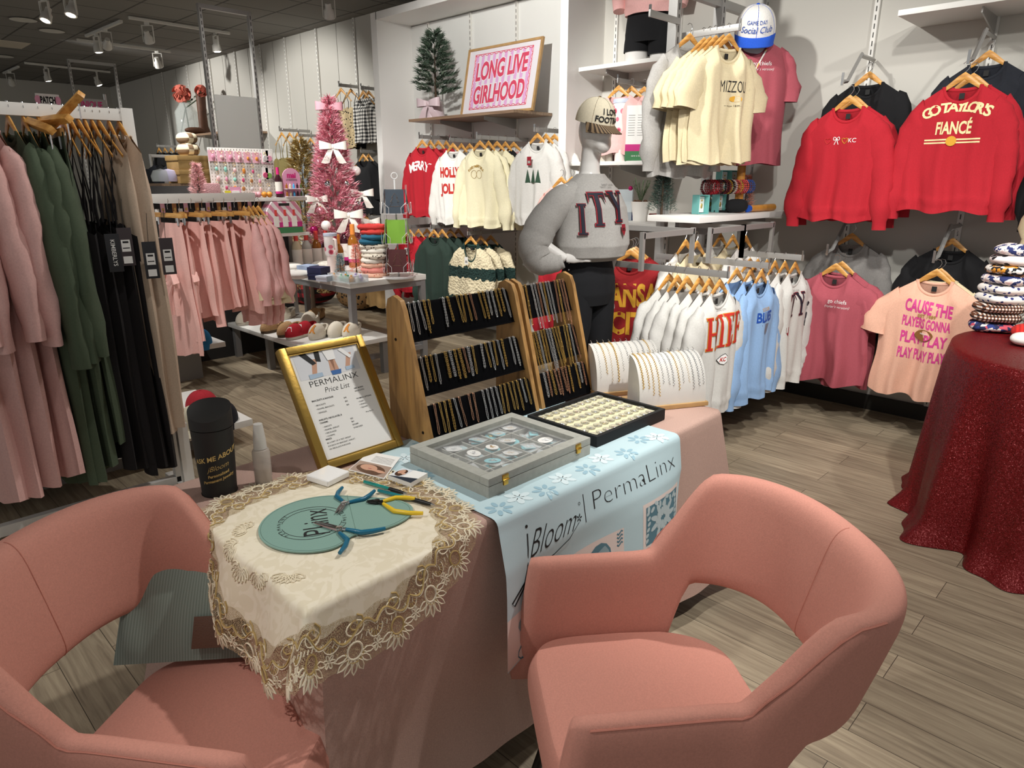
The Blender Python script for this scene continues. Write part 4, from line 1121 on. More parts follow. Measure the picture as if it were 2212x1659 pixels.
def gsurf(p, seed):
    rg = random.Random(seed); f1, f2, f3 = [rg.uniform(0, 6.28) for _ in range(3)]
    W, L, sw, D = p['W'], p['L'], p['sw'], p['D']
    def wd(v):
        if v < .72: w = W * (p['flare'] + (1 - p['flare']) * v / .72)
        else:
            q = (v - .72) / .28; q = q * q * (3 - 2 * q); w = W + (sw - W) * q
        if p.get('skirt'): w = sw + (W * p['flare'] - sw) * (1 - v) ** .8
        if p['rib'] and v < .085: w *= .925 + .02 * math.sin(v / .085 * PI)
        return w
    def top(x, back):
        if p.get('skirt'): return 0
        ax = abs(x)
        if ax < p['nw']:
            return -(p['nb'] if back else p['nd']) * math.sqrt(max(0, 1 - (ax / p['nw']) ** 2))
        return -p['drop'] * (ax - p['nw']) / (sw - p['nw'])
    def pt(u, v, back=False):
        w = wd(v); x = u * w
        zt = top(u * sw, back)
        z = -L + (zt + L) * v
        e = math.sqrt(max(0, 1 - u * u))
        tp = min(1, (1 - v) * 7 + .12) if not p.get('skirt') else min(1, (1 - v) * 3 + .1)
        A = p['fa'] * (1 - v) ** .75
        fo = A * (math.sin(p['fk'] * u * 2 + f1 + .9 * v) + .55 * math.sin(p['fk'] * 3.1 * u + f2 - 1.6 * v) + .3 * math.sin(p['fk'] * 5.3 * u + f3 + 3 * v) + .9 * (.6 - abs(math.sin(p['fk'] * .9 * u + f2 * .5 + .5 * v)))) * e ** .5
        d = D * tp * e
        y = (d * .75 + fo * .6) if back else (-d + fo)
        if p['rib'] and .085 < v < .14: y += (-.008 if not back else .008) * (1 - (v - .085) / .055) * e
        x += A * .4 * math.sin(3 * v * 3 + f2)
        z += (1 - v) ** 3 * A * .55 * math.sin(p['fk'] * 1.6 * u + f1)
        return V((x, y, z))
    pt.wd = wd; pt.top = top; pt.p = p
    return pt
def on_front(pt, x, z, off=.0018):
    p = pt.p; v = .6
    for _ in range(6):
        u = max(-.99, min(.99, x / pt.wd(v))); zt = pt.top(u * p['sw'], False); v = max(0, min(1, (z + p['L']) / (zt + p['L'])))
    for _ in range(4):
        q = pt(u, v); u = max(-.99, min(.99, u + (x - q.x) / pt.wd(v))); v = max(0, min(1, v + (z - q.z) / p['L']))
    q = pt(u, v); return V((q.x, q.y - off, q.z))
def sleeve(m, p, s_, seed, mi=0):
    rg = random.Random(seed * 3 + (1 if s_ > 0 else 0)); a = p['sa'] + rg.uniform(-.05, .05); fy = p.get('sfwd', 0) + rg.uniform(-.03, .03)
    sw, dr, sl = p['sw'], p['drop'], p['sl']; r0, r1 = p['sr']
    P0 = V((sw - .055, .005, -dr - .055)); P1 = V((sw + .015, 0, -dr - .085)); P2 = V((sw + .03 + math.sin(a) * sl * .5, fy * .5 , -dr - .08 - sl * .5 * math.cos(a)))
    P3 = V((sw + .02 + math.sin(a) * sl * .85, fy, -dr - .07 - sl * math.cos(a)))
    N = 16 if sl > .3 else 8; n = 14; ph = rg.uniform(0, 6)
    vs = []; fs = []
    for i in range(N + 1):
        t = i / N
        c = P0 * (1 - t) ** 3 + P1 * 3 * t * (1 - t) ** 2 + P2 * 3 * t * t * (1 - t) + P3 * t ** 3
        d = ((P1 - P0) * 3 * (1 - t) ** 2 + (P2 - P1) * 6 * t * (1 - t) + (P3 - P2) * 3 * t * t).normalized()
        e1 = V((d.z, 0, -d.x)).normalized() * -1
        r = r0 + (r1 - r0) * t
        ry = .034 + .012 * math.sin(t * PI) if sl > .3 else .034
        if p['cuff']:
            if t > .90: r = r1 * .72; ry *= .85
            elif t > .78: r *= 1.10; ry *= 1.25
        for k_ in range(n):
            g = 2 * PI * k_ / n; wv = 1 + .13 * math.sin(g * 2 + ph + t * 9) * math.sin(t * PI) + .09 * math.sin(g * 3 + t * 17 + ph) + .06 * math.sin(t * 34 + ph + g)
            q = c + e1 * (r * math.cos(g) * wv) + V((0, 1, 0)) * (ry * math.sin(g) * wv)
            q.x = q.x * s_; vs.append(q)
    for i in range(N):
        for k_ in range(n):
            f = (i * n + k_, i * n + (k_ + 1) % n, (i + 1) * n + (k_ + 1) % n, (i + 1) * n + k_)
            fs.append(f if s_ > 0 else f[::-1])
    m.add(vs, fs, mi)
def garment(name, label, cat, p, mt, seed=1, group=None, simple=False, mt2=None, straps=False, decor=None, sleeve_mt=None):
    pt = gsurf(p, seed); m = MB()
    nu, nv = (36, 30) if not simple else (24, 18)
    v1 = 1 if not straps else .76
    m.grid(lambda u, v: pt(u * 2 - 1, v * v1), nu, nv); m.grid(lambda u, v: pt(1 - u * 2, v * v1, True), nu, nv)
    if simple and p['sl']:
        for s_ in (-1, 1): sleeve(m, p, s_, seed)
    if straps:
        for s_ in (-1, 1): 
            a = pt(s_ * .55, v1); b_ = pt(s_ * .55, v1, True)
            m.tube([a, a + V((0, -.004, .08)), V((s_ * .105, 0, .012)), b_ + V((0, .004, .08)), b_], .004, 6)
    o = m.build(name, mt, weld=.0008, ang=75)
    if not simple:
        if p['sl']:
            for s_ in (-1, 1):
                m = MB(); sleeve(m, p, s_, seed); m.build('sleeve', sleeve_mt or mt, o, ang=75)
        if p['collar']:
            m = MB(); nw = p['nw']
            m.tube([pt(x / p['sw'], 1) + V((0, -.004, .001)) for x in [nw * math.sin(PI / 2 * (k_ / 10 - 1)) for k_ in range(21)]], .009, 8, flat=.45, up=(0, 1, 0))
            m.tube([pt(x / p['sw'], 1, True) + V((0, .003, .0)) for x in [nw * math.sin(PI / 2 * (k_ / 8 - 1)) for k_ in range(17)]], .009, 8, flat=.45, up=(0, 1, 0))
            m.build('collar', mt2 or mt, o)
            MB().box((0, .028 * 0 + pt(0, .99, True).y - .003, -p['nb'] - .03), (.026, .001, .03)).build('neck_label', INK, o)
    tag(o, label, cat, group)
    if decor: decor(o, pt)
    return o
def place(o, x, y, zr, rotz, tilt=0):
    o.location = (x, y, zr - .115); o.rotation_euler = (tilt, 0, rotz); return o
def prn(o, pt, mt, fn, off=.0018, name='print'):
    m = MB(); fn(m, lambda x, z: on_front(pt, x, z, off)); return m.build(name, mt, o)
def txt(m, f, s, x, z, h, bold=.02, wmax=None, cut=.28, shear=0):
    put_text(m, s, h, lambda a, b: f(x + a, z + b), bold=bold, wmax=wmax, cut=cut, shear=shear)
def arch(m, f, s, z, h, wid, rise, bold=.03, x0=0):
    ws = []
    for ch in s:
        xs = [v[0] for v in text2d(ch, bold)[0]] if ch != ' ' else [0, .22]
        ws.append(max(xs) - min(xs) + .09)
    tot = sum(ws); acc = 0
    for i, ch in enumerate(s):
        q = (acc + ws[i] / 2) / tot * 2 - 1; acc += ws[i]
        if ch == ' ': continue
        cx = x0 + q * wid / 2; cz = z + rise * (1 - q * q); an = -q * rise * 3.2 / wid
        put_text(m, ch, h, lambda a, b: f(cx + a * math.cos(an) - b * math.sin(an), cz + a * math.sin(an) + b * math.cos(an)), bold=bold, cut=.35)
def tagcard(o, x, y, z, label=None, mt=None, sx=.045, sz=.07, rz=0):
    m = MB(); m.box((0, 0, -sz / 2), (sx, .0015, sz)); m.box((0, -.0012, -sz * .62), (sx * .6, .0006, sz * .3), 1); m.tube([(0, 0, 0), (.002, .002, .05)], .0008, 4, 1)
    return m.build('price_tag', [mt or PAPER, mat('tag_print', '#9a9690', .7)], o, loc=(x, y, z), rot=(0, 0, rz))

RED = fab('red_fleece', '#b01c2a'); BLK = fab('black_fleece', '#0f0f12', sheen=0); NAVYF = fab('navy_fleece', '#20232b'); HGREY = fab('heather_grey', '#a9a6a2', var=.16)
ASH = fab('ash_grey', '#cfcdc8', var=.1); ROSEF = fab('rose_jersey', '#a8505b'); PEACH = fab('peach_jersey', '#e9b59c'); CREAM = fab('cream_jersey', '#d9caa6'); BUTTER = fab('butter_fleece', '#ece4c2')
WHT = fab('white_fleece', '#e8e6e0'); BLUE = fab('sky_blue_fleece', '#8fb0d8'); PINKF = fab('pale_pink_fleece', '#e9b4b0'); DGRN = fab('dark_green_velour', '#26372f', var=.2); DGREY = fab('charcoal_heather', '#7d7a77', var=.16)
PNKJ = fab('dusty_pink_jersey', '#d0a59f'); OLV = fab('sage_jersey', '#46523f'); BLKJ = fab('black_jersey', '#171315', sheen=0); BEIGE = fab('beige_jersey', '#c3ad98'); OLIVE = fab('olive_twill', '#8a7d4e'); DENIM = fab('pale_denim', '#8f9aa3')
PR_CREAM = mat('print_cream', '#ead9a4', .7); PR_GOLD = mat('print_gold', '#d59d2c', .7); PR_PINK = mat('print_pink', '#d23e8c', .7); PR_TAN = mat('print_tan', '#a3823f', .7); PR_BROWN = mat('print_brown', '#8a5a2b', .7)
PR_WHITE = mat('print_white', '#efece6', .7); PR_NAVY = mat('print_navy', '#1d1f2e', .7); PR_RED = mat('print_red', '#c02b24', .7); PR_ORG = mat('print_orange', '#d9882c', .7); PR_BLUE = mat('print_blue', '#1f4fa8', .7); PR_CRIM = mat('print_crimson', '#8c1626', .7)

# ---- steel arms
def arm(label, x, y, z, dx, dy, L, th=.035, name='hanging_arm', lip=True):
    t = thing(name, label, 'rail', (x, y, z))
    m = MB(); m.box((dx * L / 2, dy * L / 2, -.02), (abs(dx) * L + .012, abs(dy) * L + .012, th)); m.build('bar', STEEL, t, bev=.001)
    if lip: MB().box((dx * L, dy * L, -.008), (.014 if not dx else .008, .014 if not dy else .008, .062)).build('end_stop', CHROME, t)
    return t

# ================= right wall =================
def waterfall(label, x, z, y=4.52):
    t = thing('waterfall_arm', label, 'rail', (x, WY - .03, z))
    m = MB(); m.tube([(0, 0, 0), (0, -.22, .0)], .013, 4); m.tube([(0, -.22, .013), (0, -.40, -.16), (0, -.47, -.17)], .012, 4); m.build('bar', STEEL, t)
    MB().box((0, -.48, -.155), (.014, .008, .07)).build('end_stop', CHROME, t)
    return t
waterfall('steel arm on the wall above the plain red sweatshirt', -1.70, 2.28); waterfall('steel arm on the wall above the big lettered red sweatshirt', -1.06, 2.33)
waterfall('steel arm on the wall above the rose tee', -1.66, 1.28); waterfall('steel arm on the wall above the peach tee', -1.06, 1.28)
def taylor(o, pt):
    def g(m, f):
        arch(m, f, "GO TAYLOR'S", -.165, .052, .30, .035); txt(m, f, 'FIANCÉ', 0, -.245, .062, .03, .17)
    prn(o, pt, PR_CREAM, g)
    prn(o, pt, PR_CREAM, lambda m, f: [m.grid(lambda u, v: f(-.135 + .27 * u, -.295 + dz + .008 * v), 20, 1, sm=False) for dz in (0, .016)], name='stripe_print')
    prn(o, pt, PR_GOLD, lambda m, f: m.poly([f(.024 * math.cos(q), -.283 + .026 * math.sin(q)) for q in [2 * PI * k_ / 16 for k_ in range(16)]]), .006, 'helmet_print')
def hearts(o, pt):
    def heart(m, f, x, z, s_): m.tube([f(x + s_ * .95 * math.sin(q) ** 3, z + s_ * (.8 * math.cos(q) - .3 * math.cos(2 * q) - .12 * math.cos(3 * q))) for q in [2 * PI * k_ / 20 for k_ in range(20)]], .0016, 4, closed=True)
    prn(o, pt, PR_RED, lambda m, f: heart(m, f, -.075, -.19, .019)); prn(o, pt, PR_GOLD, lambda m, f: heart(m, f, .025, -.19, .019))
    def b(m, f):
        txt(m, f, 'KC', .07, -.202, .024, 0)
        for s_ in (-1, 1):
            m.tube([f(-.027 + s_ * .018 * math.sin(q) , -.178 + .009 * math.sin(2 * q)) for q in [PI * k_ / 10 for k_ in range(11)]], .002, 4)
            m.tube([f(-.027, -.18), f(-.027 + s_ * .012, -.212)], .0022, 4)
    prn(o, pt, PR_WHITE, b)
def play(o, pt):
    def g(m, f):
        def wl(s, z, h, wid, bend=.0, x0=0):
            put_text(m, s, h, lambda a, b: f(x0 + a, z + b - bend * (a / wid * 2)), bold=.035, wmax=wid, cut=.3)
        wl('CAUSE THE', -.19, .068, .245, .014); wl('PLAYERS GONNA', -.275, .055, .25, .012); wl('PLAY PLAY', -.372, .062, .24, .010); wl('PLAY PLAY PLAY', -.465, .06, .245, .008)
    prn(o, pt, PR_PINK, g); prn(o, pt, PR_TAN, lambda m, f: txt(m, f, 'EST 1989', .0, -.212, .018, .02), .005, 'year_print')
    prn(o, pt, PR_BROWN, lambda m, f: m.poly([f(.05 * math.cos(q) * 1.0 + .0, -.315 + .034 * math.sin(q) * (abs(math.sin(q)) ** .2)) for q in [2 * PI * k_ / 20 for k_ in range(20)]]), .007, 'football_print')
    prn(o, pt, PR_WHITE, lambda m, f: [m.tube([f(-.018 + .006 * k_, -.309), f(-.018 + .006 * k_, -.300)], .0012, 4) for k_ in range(7)], .009, 'laces_print')
def gochiefs(o, pt):
    prn(o, pt, PR_WHITE, lambda m, f: [txt(m, f, 'go chiefs', .055, -.175, .024, 0), txt(m, f, "(taylor's version)", .055, -.205, .016, -.01, shear=.3)])
WR = [  # name, params, material, decor, x, y, z rail, rot, label
    ('sweatshirt', SWEAT, BLK, None, -1.66, 4.86, 2.24, 0, 'black sweatshirt hanging against the wall behind the heart embroidered red one'),
    ('sweatshirt', SWEAT, RED, None, -1.655, 4.66, 2.085, .02, 'red sweatshirt half hidden behind the heart embroidered red one'),
    ('sweatshirt', SWEAT, RED, hearts, -1.65, 4.56, 2.08, -.06, 'red sweatshirt with small embroidered hearts and bow on the chest'),
    ('sweatshirt', dict(SWEAT, L=.70), NAVYF, None, -1.04, 4.87, 2.29, 0, 'navy sweatshirt hanging behind the red one with cream lettering'),
    ('sweatshirt', SWEAT, RED, None, -1.055, 4.68, 2.155, -.02, 'red sweatshirt half hidden behind the cream lettered red one'),
    ('sweatshirt', dict(SWEAT, W=.285), RED, taylor, -1.07, 4.57, 2.15, 0, 'red sweatshirt with arched cream lettering and a striped bar'),
    ('sweatshirt', dict(SWEAT, L=.78), DGREY, None, -1.63, 4.86, 1.26, .03, 'charcoal sweatshirt against the wall behind the rose tees'),
    ('tee_shirt', dict(TEE, L=.74), ROSEF, None, -1.60, 4.66, 1.095, .02, 'rose red tee half hidden behind the lettered rose tee'),
    ('tee_shirt', TEE, ROSEF, gochiefs, -1.60, 4.56, 1.09, -.03, 'rose red tee with small white lettering on the lower rail'),
    ('hoodie', dict(SWEAT, L=.72), BLK, None, -1.05, 4.86, 1.26, 0, 'black hooded sweatshirt on the lower wall rail behind the peach tee'),
    ('tee_shirt', TEE, CREAM, None, -1.035, 4.64, 1.10, .03, 'cream tee peeking out behind the peach tee'),
    ('tee_shirt', TEE, PEACH, play, -1.035, 4.55, 1.105, .02, 'peach tee with bold pink lettering and a football'),
]
for nm, p, mt, de, x, y, zr, rz, lab in WR:
    place(garment(nm, lab, 'hoodie' if nm == 'hoodie' else nm.replace('_', ' '), p, mt, int(abs(x * 100 + y * 37)), 'tops on the right wall', decor=de, mt2=None), x, y, zr, rz)
    hang('wooden hanger holding the ' + lab[:60].split(' hang')[0].split(' half')[0].split(' against')[0].split(' on the')[0] + (' at the back' if y > 4.8 else ' in the middle' if y > 4.6 else ' in front'), x, y, zr, rz)
m = garment('sweatshirt', 'black sweatshirt at the right picture edge above the headband stacks', 'sweatshirt', SWEAT, BLK, 91, 'tops on the right wall'); place(m, -.42, 4.62, 2.10, 0)
hang('wooden hanger holding the black sweatshirt at the right picture edge', -.42, 4.62, 2.10, 0)
m = garment('sweatshirt', 'cream sweatshirt cut by the right picture edge', 'sweatshirt', SWEAT, CREAM, 92, 'tops on the right wall'); place(m, -.36, 4.50, 2.02, 0)
hang('wooden hanger holding the cream sweatshirt cut by the right picture edge', -.36, 4.50, 2.02, 0)
waterfall('steel arm at the right picture edge', -.42, 2.28)

# ================= gondola arms: lettered sweatshirts facing the aisle =================
def tower2():
    t = thing('gondola_tower', 'grey steel gondola uprights carrying the tees and jewellery shelf', 'gondola', (-2.46, 0, 0))
    for y in (3.87, 4.39, 4.98):
        m = MB(); m.box((0, y, 1.45), (.06, .045, 2.9)); z = .3
        while z < 2.9: m.box((.0305, y, z), (.002, .008, .035), 1); z += .06
        m.build('upright', [STEEL, SLOT], t)
    MB().box((0, 4.42, 2.62), (.04, 1.1, .05)).build('cross_bar', STEEL, t); MB().box((.05, 4.42, .10), (.6, 1.1, .2)).build('base_deck', mat('deck_dark', '#2b2926', .6), t)
tower2()
HW = [('front', 0)]
def slab_word(letters, m, f, mi, z0, h, wd, x0, gap=.012, grow=0):
    x = x0
    for ch in letters:
        put_slab(m, ch, x, z0, wd * SLAB[ch][0], h, f, mi, grow=grow); x += wd * SLAB[ch][0] + gap
def chiefs(o, pt):
    prn(o, pt, PR_ORG, lambda m, f: (slab_word('HIEF', m, f, 0, -.285, .17, .105, -.165, grow=.035)), .0035)
    prn(o, pt, PR_RED, lambda m, f: (slab_word('HIEF', m, f, 0, -.285, .17, .105, -.165)), .005)
    prn(o, pt, INK, lambda m, f: txt(m, f, 'KANSAS CITY', .01, -.10, .010, -.02), name='small_print')
    def ah(m, f, k_=1): m.poly([f(.0 + x * k_ , -.355 + z * k_) for x, z in ((-.036, 0), (-.012, .020), (.016, .028), (.034, .012), (.03, .0), (.036, -.014), (.012, -.028), (-.014, -.022))])
    prn(o, pt, INK, lambda m, f: ah(m, f, 1.12), .0035, 'crest_edge'); prn(o, pt, PR_WHITE, ah, .005, 'crest'); prn(o, pt, PR_RED, lambda m, f: txt(m, f, 'KC', .002, -.365, .022, .02, shear=.2), .0065, 'crest_letters')
def cletter(o, s_, mt, ch, x, z, h, rot=0):
    m = MB(); put_text(m, ch, h, lambda a, b: V((x + a * .9, -.06 - .012, z + b)), bold=.03); m.build('sleeve_print', mt, o)
def blues(o, pt):
    prn(o, pt, PR_BLUE, lambda m, f: txt(m, f, 'BLUES', .0, -.22, .055, .03, .17)); prn(o, pt, PR_GOLD, lambda m, f: txt(m, f, 'ST LOUIS', .0, -.158, .016, .0, .10), name='small_print')
    prn(o, pt, mat('print_grey', '#6d7280', .7), lambda m, f: m.poly([f(x, z) for x, z in ((-.05, -.235), (.05, -.235), (.02, -.285), (.0, -.30), (-.02, -.285))]), name='note_print')
def city(o, pt):
    prn(o, pt, PR_CRIM, lambda m, f: slab_word('TY', m, f, 0, -.26, .14, .10, -.12, .01, .03), .0035); prn(o, pt, PR_NAVY, lambda m, f: slab_word('TY', m, f, 0, -.26, .14, .10, -.12, .01), .005)
    prn(o, pt, PR_NAVY, lambda m, f: txt(m, f, 'S', .165, -.345, .15, .02), .006, 'sleeve_letter'); prn(o, pt, INK, lambda m, f: txt(m, f, 'SAINT LOUIS', 0, -.115, .010, -.02), name='small_print')
    prn(o, pt, PR_CRIM, lambda m, f: m.poly([f(-.14 + x, -.34 + z) for x, z in ((-.018, .025), (.018, .025), (.018, -.01), (0, -.03), (-.018, -.01))]), name='crest')
A90 = PI / 2
def stack_x(name, base, n, x_front, dx, y, zr, p, mt, decor, rot=A90, seed=1, group='', simple_after=2, hlab='', mts=None, wob=.06, drop=0):
    for i in range(n):
        rg = random.Random(seed + i); first_ = i == 0
        lab = base if first_ else '%s without visible lettering, %s behind the %s' % (base.split(' with ')[0].split(' facing')[0].split(' hanging')[0], ORD[i - 1], hlab)
        mt_ = mts[i % len(mts)] if mts else mt
        o = garment(name, lab, name.replace('_', ' '), p, mt_, seed + i, group, simple=i >= simple_after, decor=decor if first_ else None)
        r_ = rot + rg.uniform(-wob, wob); yy = y + rg.uniform(-.015, .015)
        place(o, x_front - i * dx, yy, zr, r_)
        hang('wooden hanger, %s' % ('holding the front %s' % hlab if first_ else '%s behind the %s' % (ORD[i - 1], hlab)), x_front - i * dx, yy, zr, r_)
def arm_x(label, y, z, xa=-2.43, xb=-1.69): arm(label, xa, y, z, 1, 0, xb - xa)
arm_x('steel arm carrying the grey sweatshirts with orange capitals', 3.31, 1.10); arm_x('steel arm carrying the sky blue sweatshirts', 3.79, 1.105); arm_x('steel arm carrying the pale grey sweatshirts with navy capitals', 4.24, 1.115)
stack_x('sweatshirt', 'ash grey sweatshirt with tall orange red capitals and a crest', 6, -1.74, .062, 3.31, 1.10, dict(SWEAT, sa=.12), ASH, chiefs, seed=210, group='sweatshirts on the steel arms', hlab='orange capital sweatshirt')
stack_x('sweatshirt', 'sky blue sweatshirt with blue lettering and a note emblem', 3, -1.735, .075, 3.79, 1.105, dict(SWEAT, L=.68), BLUE, blues, seed=230, group='sweatshirts on the steel arms', hlab='sky blue lettered sweatshirt')
stack_x('sweatshirt', 'pale grey sweatshirt with navy and crimson capitals', 7, -1.74, .058, 4.24, 1.115, dict(SWEAT, L=.70), ASH, city, seed=250, group='sweatshirts on the steel arms', hlab='navy capital sweatshirt')
# the square tube frames above them
t = thing('tube_rack', 'square steel tube frame over the lettered sweatshirts', 'rail', (0, 0, 0))
for y0_, y1_, x_ in ((3.05, 3.55, -2.05), (3.62, 4.02, -1.98), (4.02, 4.42, -1.98)):
    m = MB(); m.box((x_, (y0_ + y1_) / 2, 1.27), (.022, y1_ - y0_, .03)); m.box((x_, y0_, 1.19), (.022, .022, .2)); m.box((x_, y1_, 1.19), (.022, .022, .2)); m.box((x_ - .22, y1_, 1.27), (.44, .022, .03)); m.build('frame_loop', STEEL, t)
# red sweatshirts with gold letters on the far side of the arm
def redchief(o, pt):
    prn(o, pt, PR_GOLD, lambda m, f: [txt(m, f, 'KANSAS', .02, -.27, .13, .04, .40), txt(m, f, 'CITY', .04, -.44, .13, .04, .3)])
arm('steel arm carrying the dark red sweatshirts with gold letters', -2.62, 3.62, 1.21, 0, -1, .62)
for i in range(3):
    lab = ['dark red sweatshirt with big gold block letters beside the mannequin', 'dark red sweatshirt just behind the gold lettered one', 'dark red sweatshirt farthest behind the gold lettered one'][i]
    o = garment('sweatshirt', lab, 'sweatshirt', dict(SWEAT, W=.30, L=.70), fab('dark_red_fleece', '#8f1a1e'), 300 + i, 'sweatshirts on the steel arms', decor=redchief if i == 0 else None)
    place(o, -2.42 - .03 * i, 3.48 + .07 * i, 1.20, D2R(38 + 3 * i)); hang('wooden hanger holding the ' + lab, -2.42 - .03 * i, 3.48 + .07 * i, 1.20, D2R(38 + 3 * i))
for i, (x, y, mt_, lab) in enumerate(((-2.12, 3.72, CREAM, 'cream sweatshirt hanging inside the tube frame, front'), (-2.22, 3.76, WHT, 'white sweatshirt hanging inside the tube frame, behind the cream one'), (-2.10, 4.30, WHT, 'white tee on the hangers at the right tube frame'),
        (-2.20, 4.32, CREAM, 'cream tee behind the white tee at the right tube frame'), (-2.3, 4.34, WHT, 'white tee farthest back at the right tube frame'))):
    place(garment('sweatshirt', lab, 'sweatshirt', dict(SWEAT, W=.25, L=.6), mt_, 330 + i, 'tops in the tube frames', simple=True), x, y, 1.25, A90); hang('wooden hanger holding the ' + lab, x, y, 1.25, A90)

# Mizzou tees on the upper arm
t = arm('upper steel arm carrying the cream tees', -2.43, 3.93, 2.39, 1, 0, .36); arm('upper steel arm pointing towards the camera', -2.43, 3.87, 2.46, 0, -1, .30)
def mizzou(o, pt):
    prn(o, pt, INK, lambda m, f: txt(m, f, 'MIZZOU', .015, -.245, .062, -.005, .19)); prn(o, pt, PR_GOLD, lambda m, f: [m.poly([f(.035 + .04 * math.cos(q), -.28 + .016 * math.sin(q)) for q in [2 * PI * k_ / 10 for k_ in range(10)]])], name='emblem_print')
    prn(o, pt, INK, lambda m, f: [m.tube([f(-.04, -.318), f(.02, -.318)], .001, 4), m.tube([f(.06, -.318), f(.12, -.318)], .001, 4), txt(m, f, '1839', .04, -.322, .010, 0)], name='small_print')
stack_x('tee_shirt', 'cream tee with outlined black college lettering', 5, -2.13, .040, 3.93, 2.39, dict(TEE, L=.63, W=.245, sa=.28), CREAM, mizzou, rot=D2R(75), seed=400, group='cream tees on the upper arm', hlab='college lettered cream tee')
o = garment('sweatshirt', 'heather grey sweatshirt hanging sideways left of the cream tees', 'sweatshirt', dict(SWEAT, L=.74), HGREY, 420, 'cream tees on the upper arm'); place(o, -2.37, 3.90, 2.42, D2R(70)); hang('wooden hanger holding the heather grey sweatshirt beside the cream tees', -2.37, 3.90, 2.42, D2R(70))

# ================= recess =================
GRNV = DGRN
def merry(o, pt): prn(o, pt, PR_WHITE, lambda m, f: arch(m, f, 'MERRY', -.25, .085, .27, .03))
def holly(o, pt): prn(o, pt, PR_RED, lambda m, f: [txt(m, f, 'HOLLY', 0, -.24, .085, .05, .27), txt(m, f, 'JOLLY', 0, -.39, .085, .05, .27)])
def yel(o, pt): prn(o, pt, PR_TAN, lambda m, f: [arch(m, f, 'IN MY MERRY ERA', -.2, .022, .16, .04), [m.tube([f(.05 * s_ + .03 * math.cos(q), -.22 + .035 * math.sin(q)) for q in [2 * PI * k_ / 12 for k_ in range(12)]], .0018, 4, closed=True) for s_ in (-.6, .6)]])
def gtree(o, pt):
    prn(o, pt, mat('print_green', '#2e4a38', .7), lambda m, f: [m.poly([f(x - .028, -.33), f(x + .028, -.33), f(x, -.22)]) for x in (-.06, 0, .06)], .005); tagcard(o, -.03, -.075, -.12, mt=PR_CRIM)
RW = [('sweatshirt', RED, merry, 4, -5.74, 4.56, 1.98, 'red sweatshirt with a white arched word in the recess', 'red lettered sweatshirt in the recess', None),
      ('sweatshirt', WHT, holly, 3, -5.20, 4.50, 1.93, 'white sweatshirt with two red words in the recess', 'white lettered sweatshirt in the recess', [WHT, DGREY, DGREY]),
      ('sweatshirt', BUTTER, yel, 5, -4.72, 4.40, 1.93, 'butter yellow sweatshirt with a small round print in the recess', 'yellow sweatshirt in the recess', [BUTTER, BUTTER, BUTTER, BLK, PINKF]),
      ('sweatshirt', ASH, gtree, 3, -4.12, 4.50, 1.97, 'pale grey sweatshirt with three little trees in the recess', 'grey tree sweatshirt in the recess', [ASH, ASH, WHT])]
for nm, mt, de, n, x, y, zr, lab, hl, mts in RW:
    arm('upper recess arm holding the ' + hl, x, WY - .04, zr, 0, -1, WY - y + .0)
    for i in range(n):
        mt_ = mts[i] if mts else mt
        l_ = lab if i == 0 else 'plain %s sweatshirt, %s behind the %s' % ({RED: 'red', WHT: 'white', DGREY: 'grey', BUTTER: 'butter yellow', BLK: 'black', PINKF: 'pink', ASH: 'pale grey'}[mt_], ORD[i - 1], hl)
        xx = x + .012 * i; yy = y + .095 * i; rz = (-.10 if i % 2 else .06)
        place(garment(nm, l_, 'sweatshirt', dict(SWEAT, W=.28, sa=.15, L=.68), mt_, 500 + int(abs(x) * 10) + i, 'sweatshirts in the recess', simple=i > 0, decor=de if i == 0 else None), xx, yy, zr, rz); hang('wooden hanger, %s' % ('holding the ' + hl if i == 0 else ORD[i - 1] + ' behind the ' + hl), xx, yy, zr, rz)
KNITR = ramp_mat('red_knit', noisy(60, [(.35, '#a81526'), (.6, '#c9202f')], (1, 1, 2.4)), .95, 'smooth')
def cardi_mat():
    m, n, l, b, tc = nmat('striped_knit'); b.inputs['Roughness'].default_value = .95
    s = n.new('ShaderNodeSeparateXYZ'); l.new(tc.outputs['Object'], s.inputs[0])
    t = n.new('ShaderNodeTexNoise'); t.inputs['Scale'].default_value = 22; l.new(tc.outputs['Object'], t.inputs['Vector'])
    ad = n.new('ShaderNodeMath'); ad.operation = 'MULTIPLY_ADD'; ad.inputs[1].default_value = .09; l.new(t.outputs['Fac'], ad.inputs[0]); l.new(s.outputs[2], ad.inputs[2])
    mu = n.new('ShaderNodeMath'); mu.operation = 'MULTIPLY'; mu.inputs[1].default_value = 3.6; l.new(ad.outputs[0], mu.inputs[0])
    fr = n.new('ShaderNodeMath'); fr.operation = 'FRACT'; l.new(mu.outputs[0], fr.inputs[0])
    g = n.new('ShaderNodeMath'); g.operation = 'GREATER_THAN'; g.inputs[1].default_value = .38; l.new(fr.outputs[0], g.inputs[0])
    mx = n.new('ShaderNodeMix'); mx.data_type = 'RGBA'; mx.inputs[6].default_value = lin('#16302c'); mx.inputs[7].default_value = lin('#dccfae'); l.new(g.outputs[0], mx.inputs[0]); l.new(mx.outputs[2], b.inputs['Base Color'])
    v = n.new('ShaderNodeTexVoronoi'); v.inputs['Scale'].default_value = 48; l.new(tc.outputs['Object'], v.inputs['Vector'])
    bp = n.new('ShaderNodeBump'); bp.inputs['Strength'].default_value = .9; bp.inputs['Distance'].default_value = .012; bp.invert = True; l.new(v.outputs['Distance'], bp.inputs['Height']); l.new(bp.outputs[0], b.inputs['Normal'])
    return m
STRK = cardi_mat()
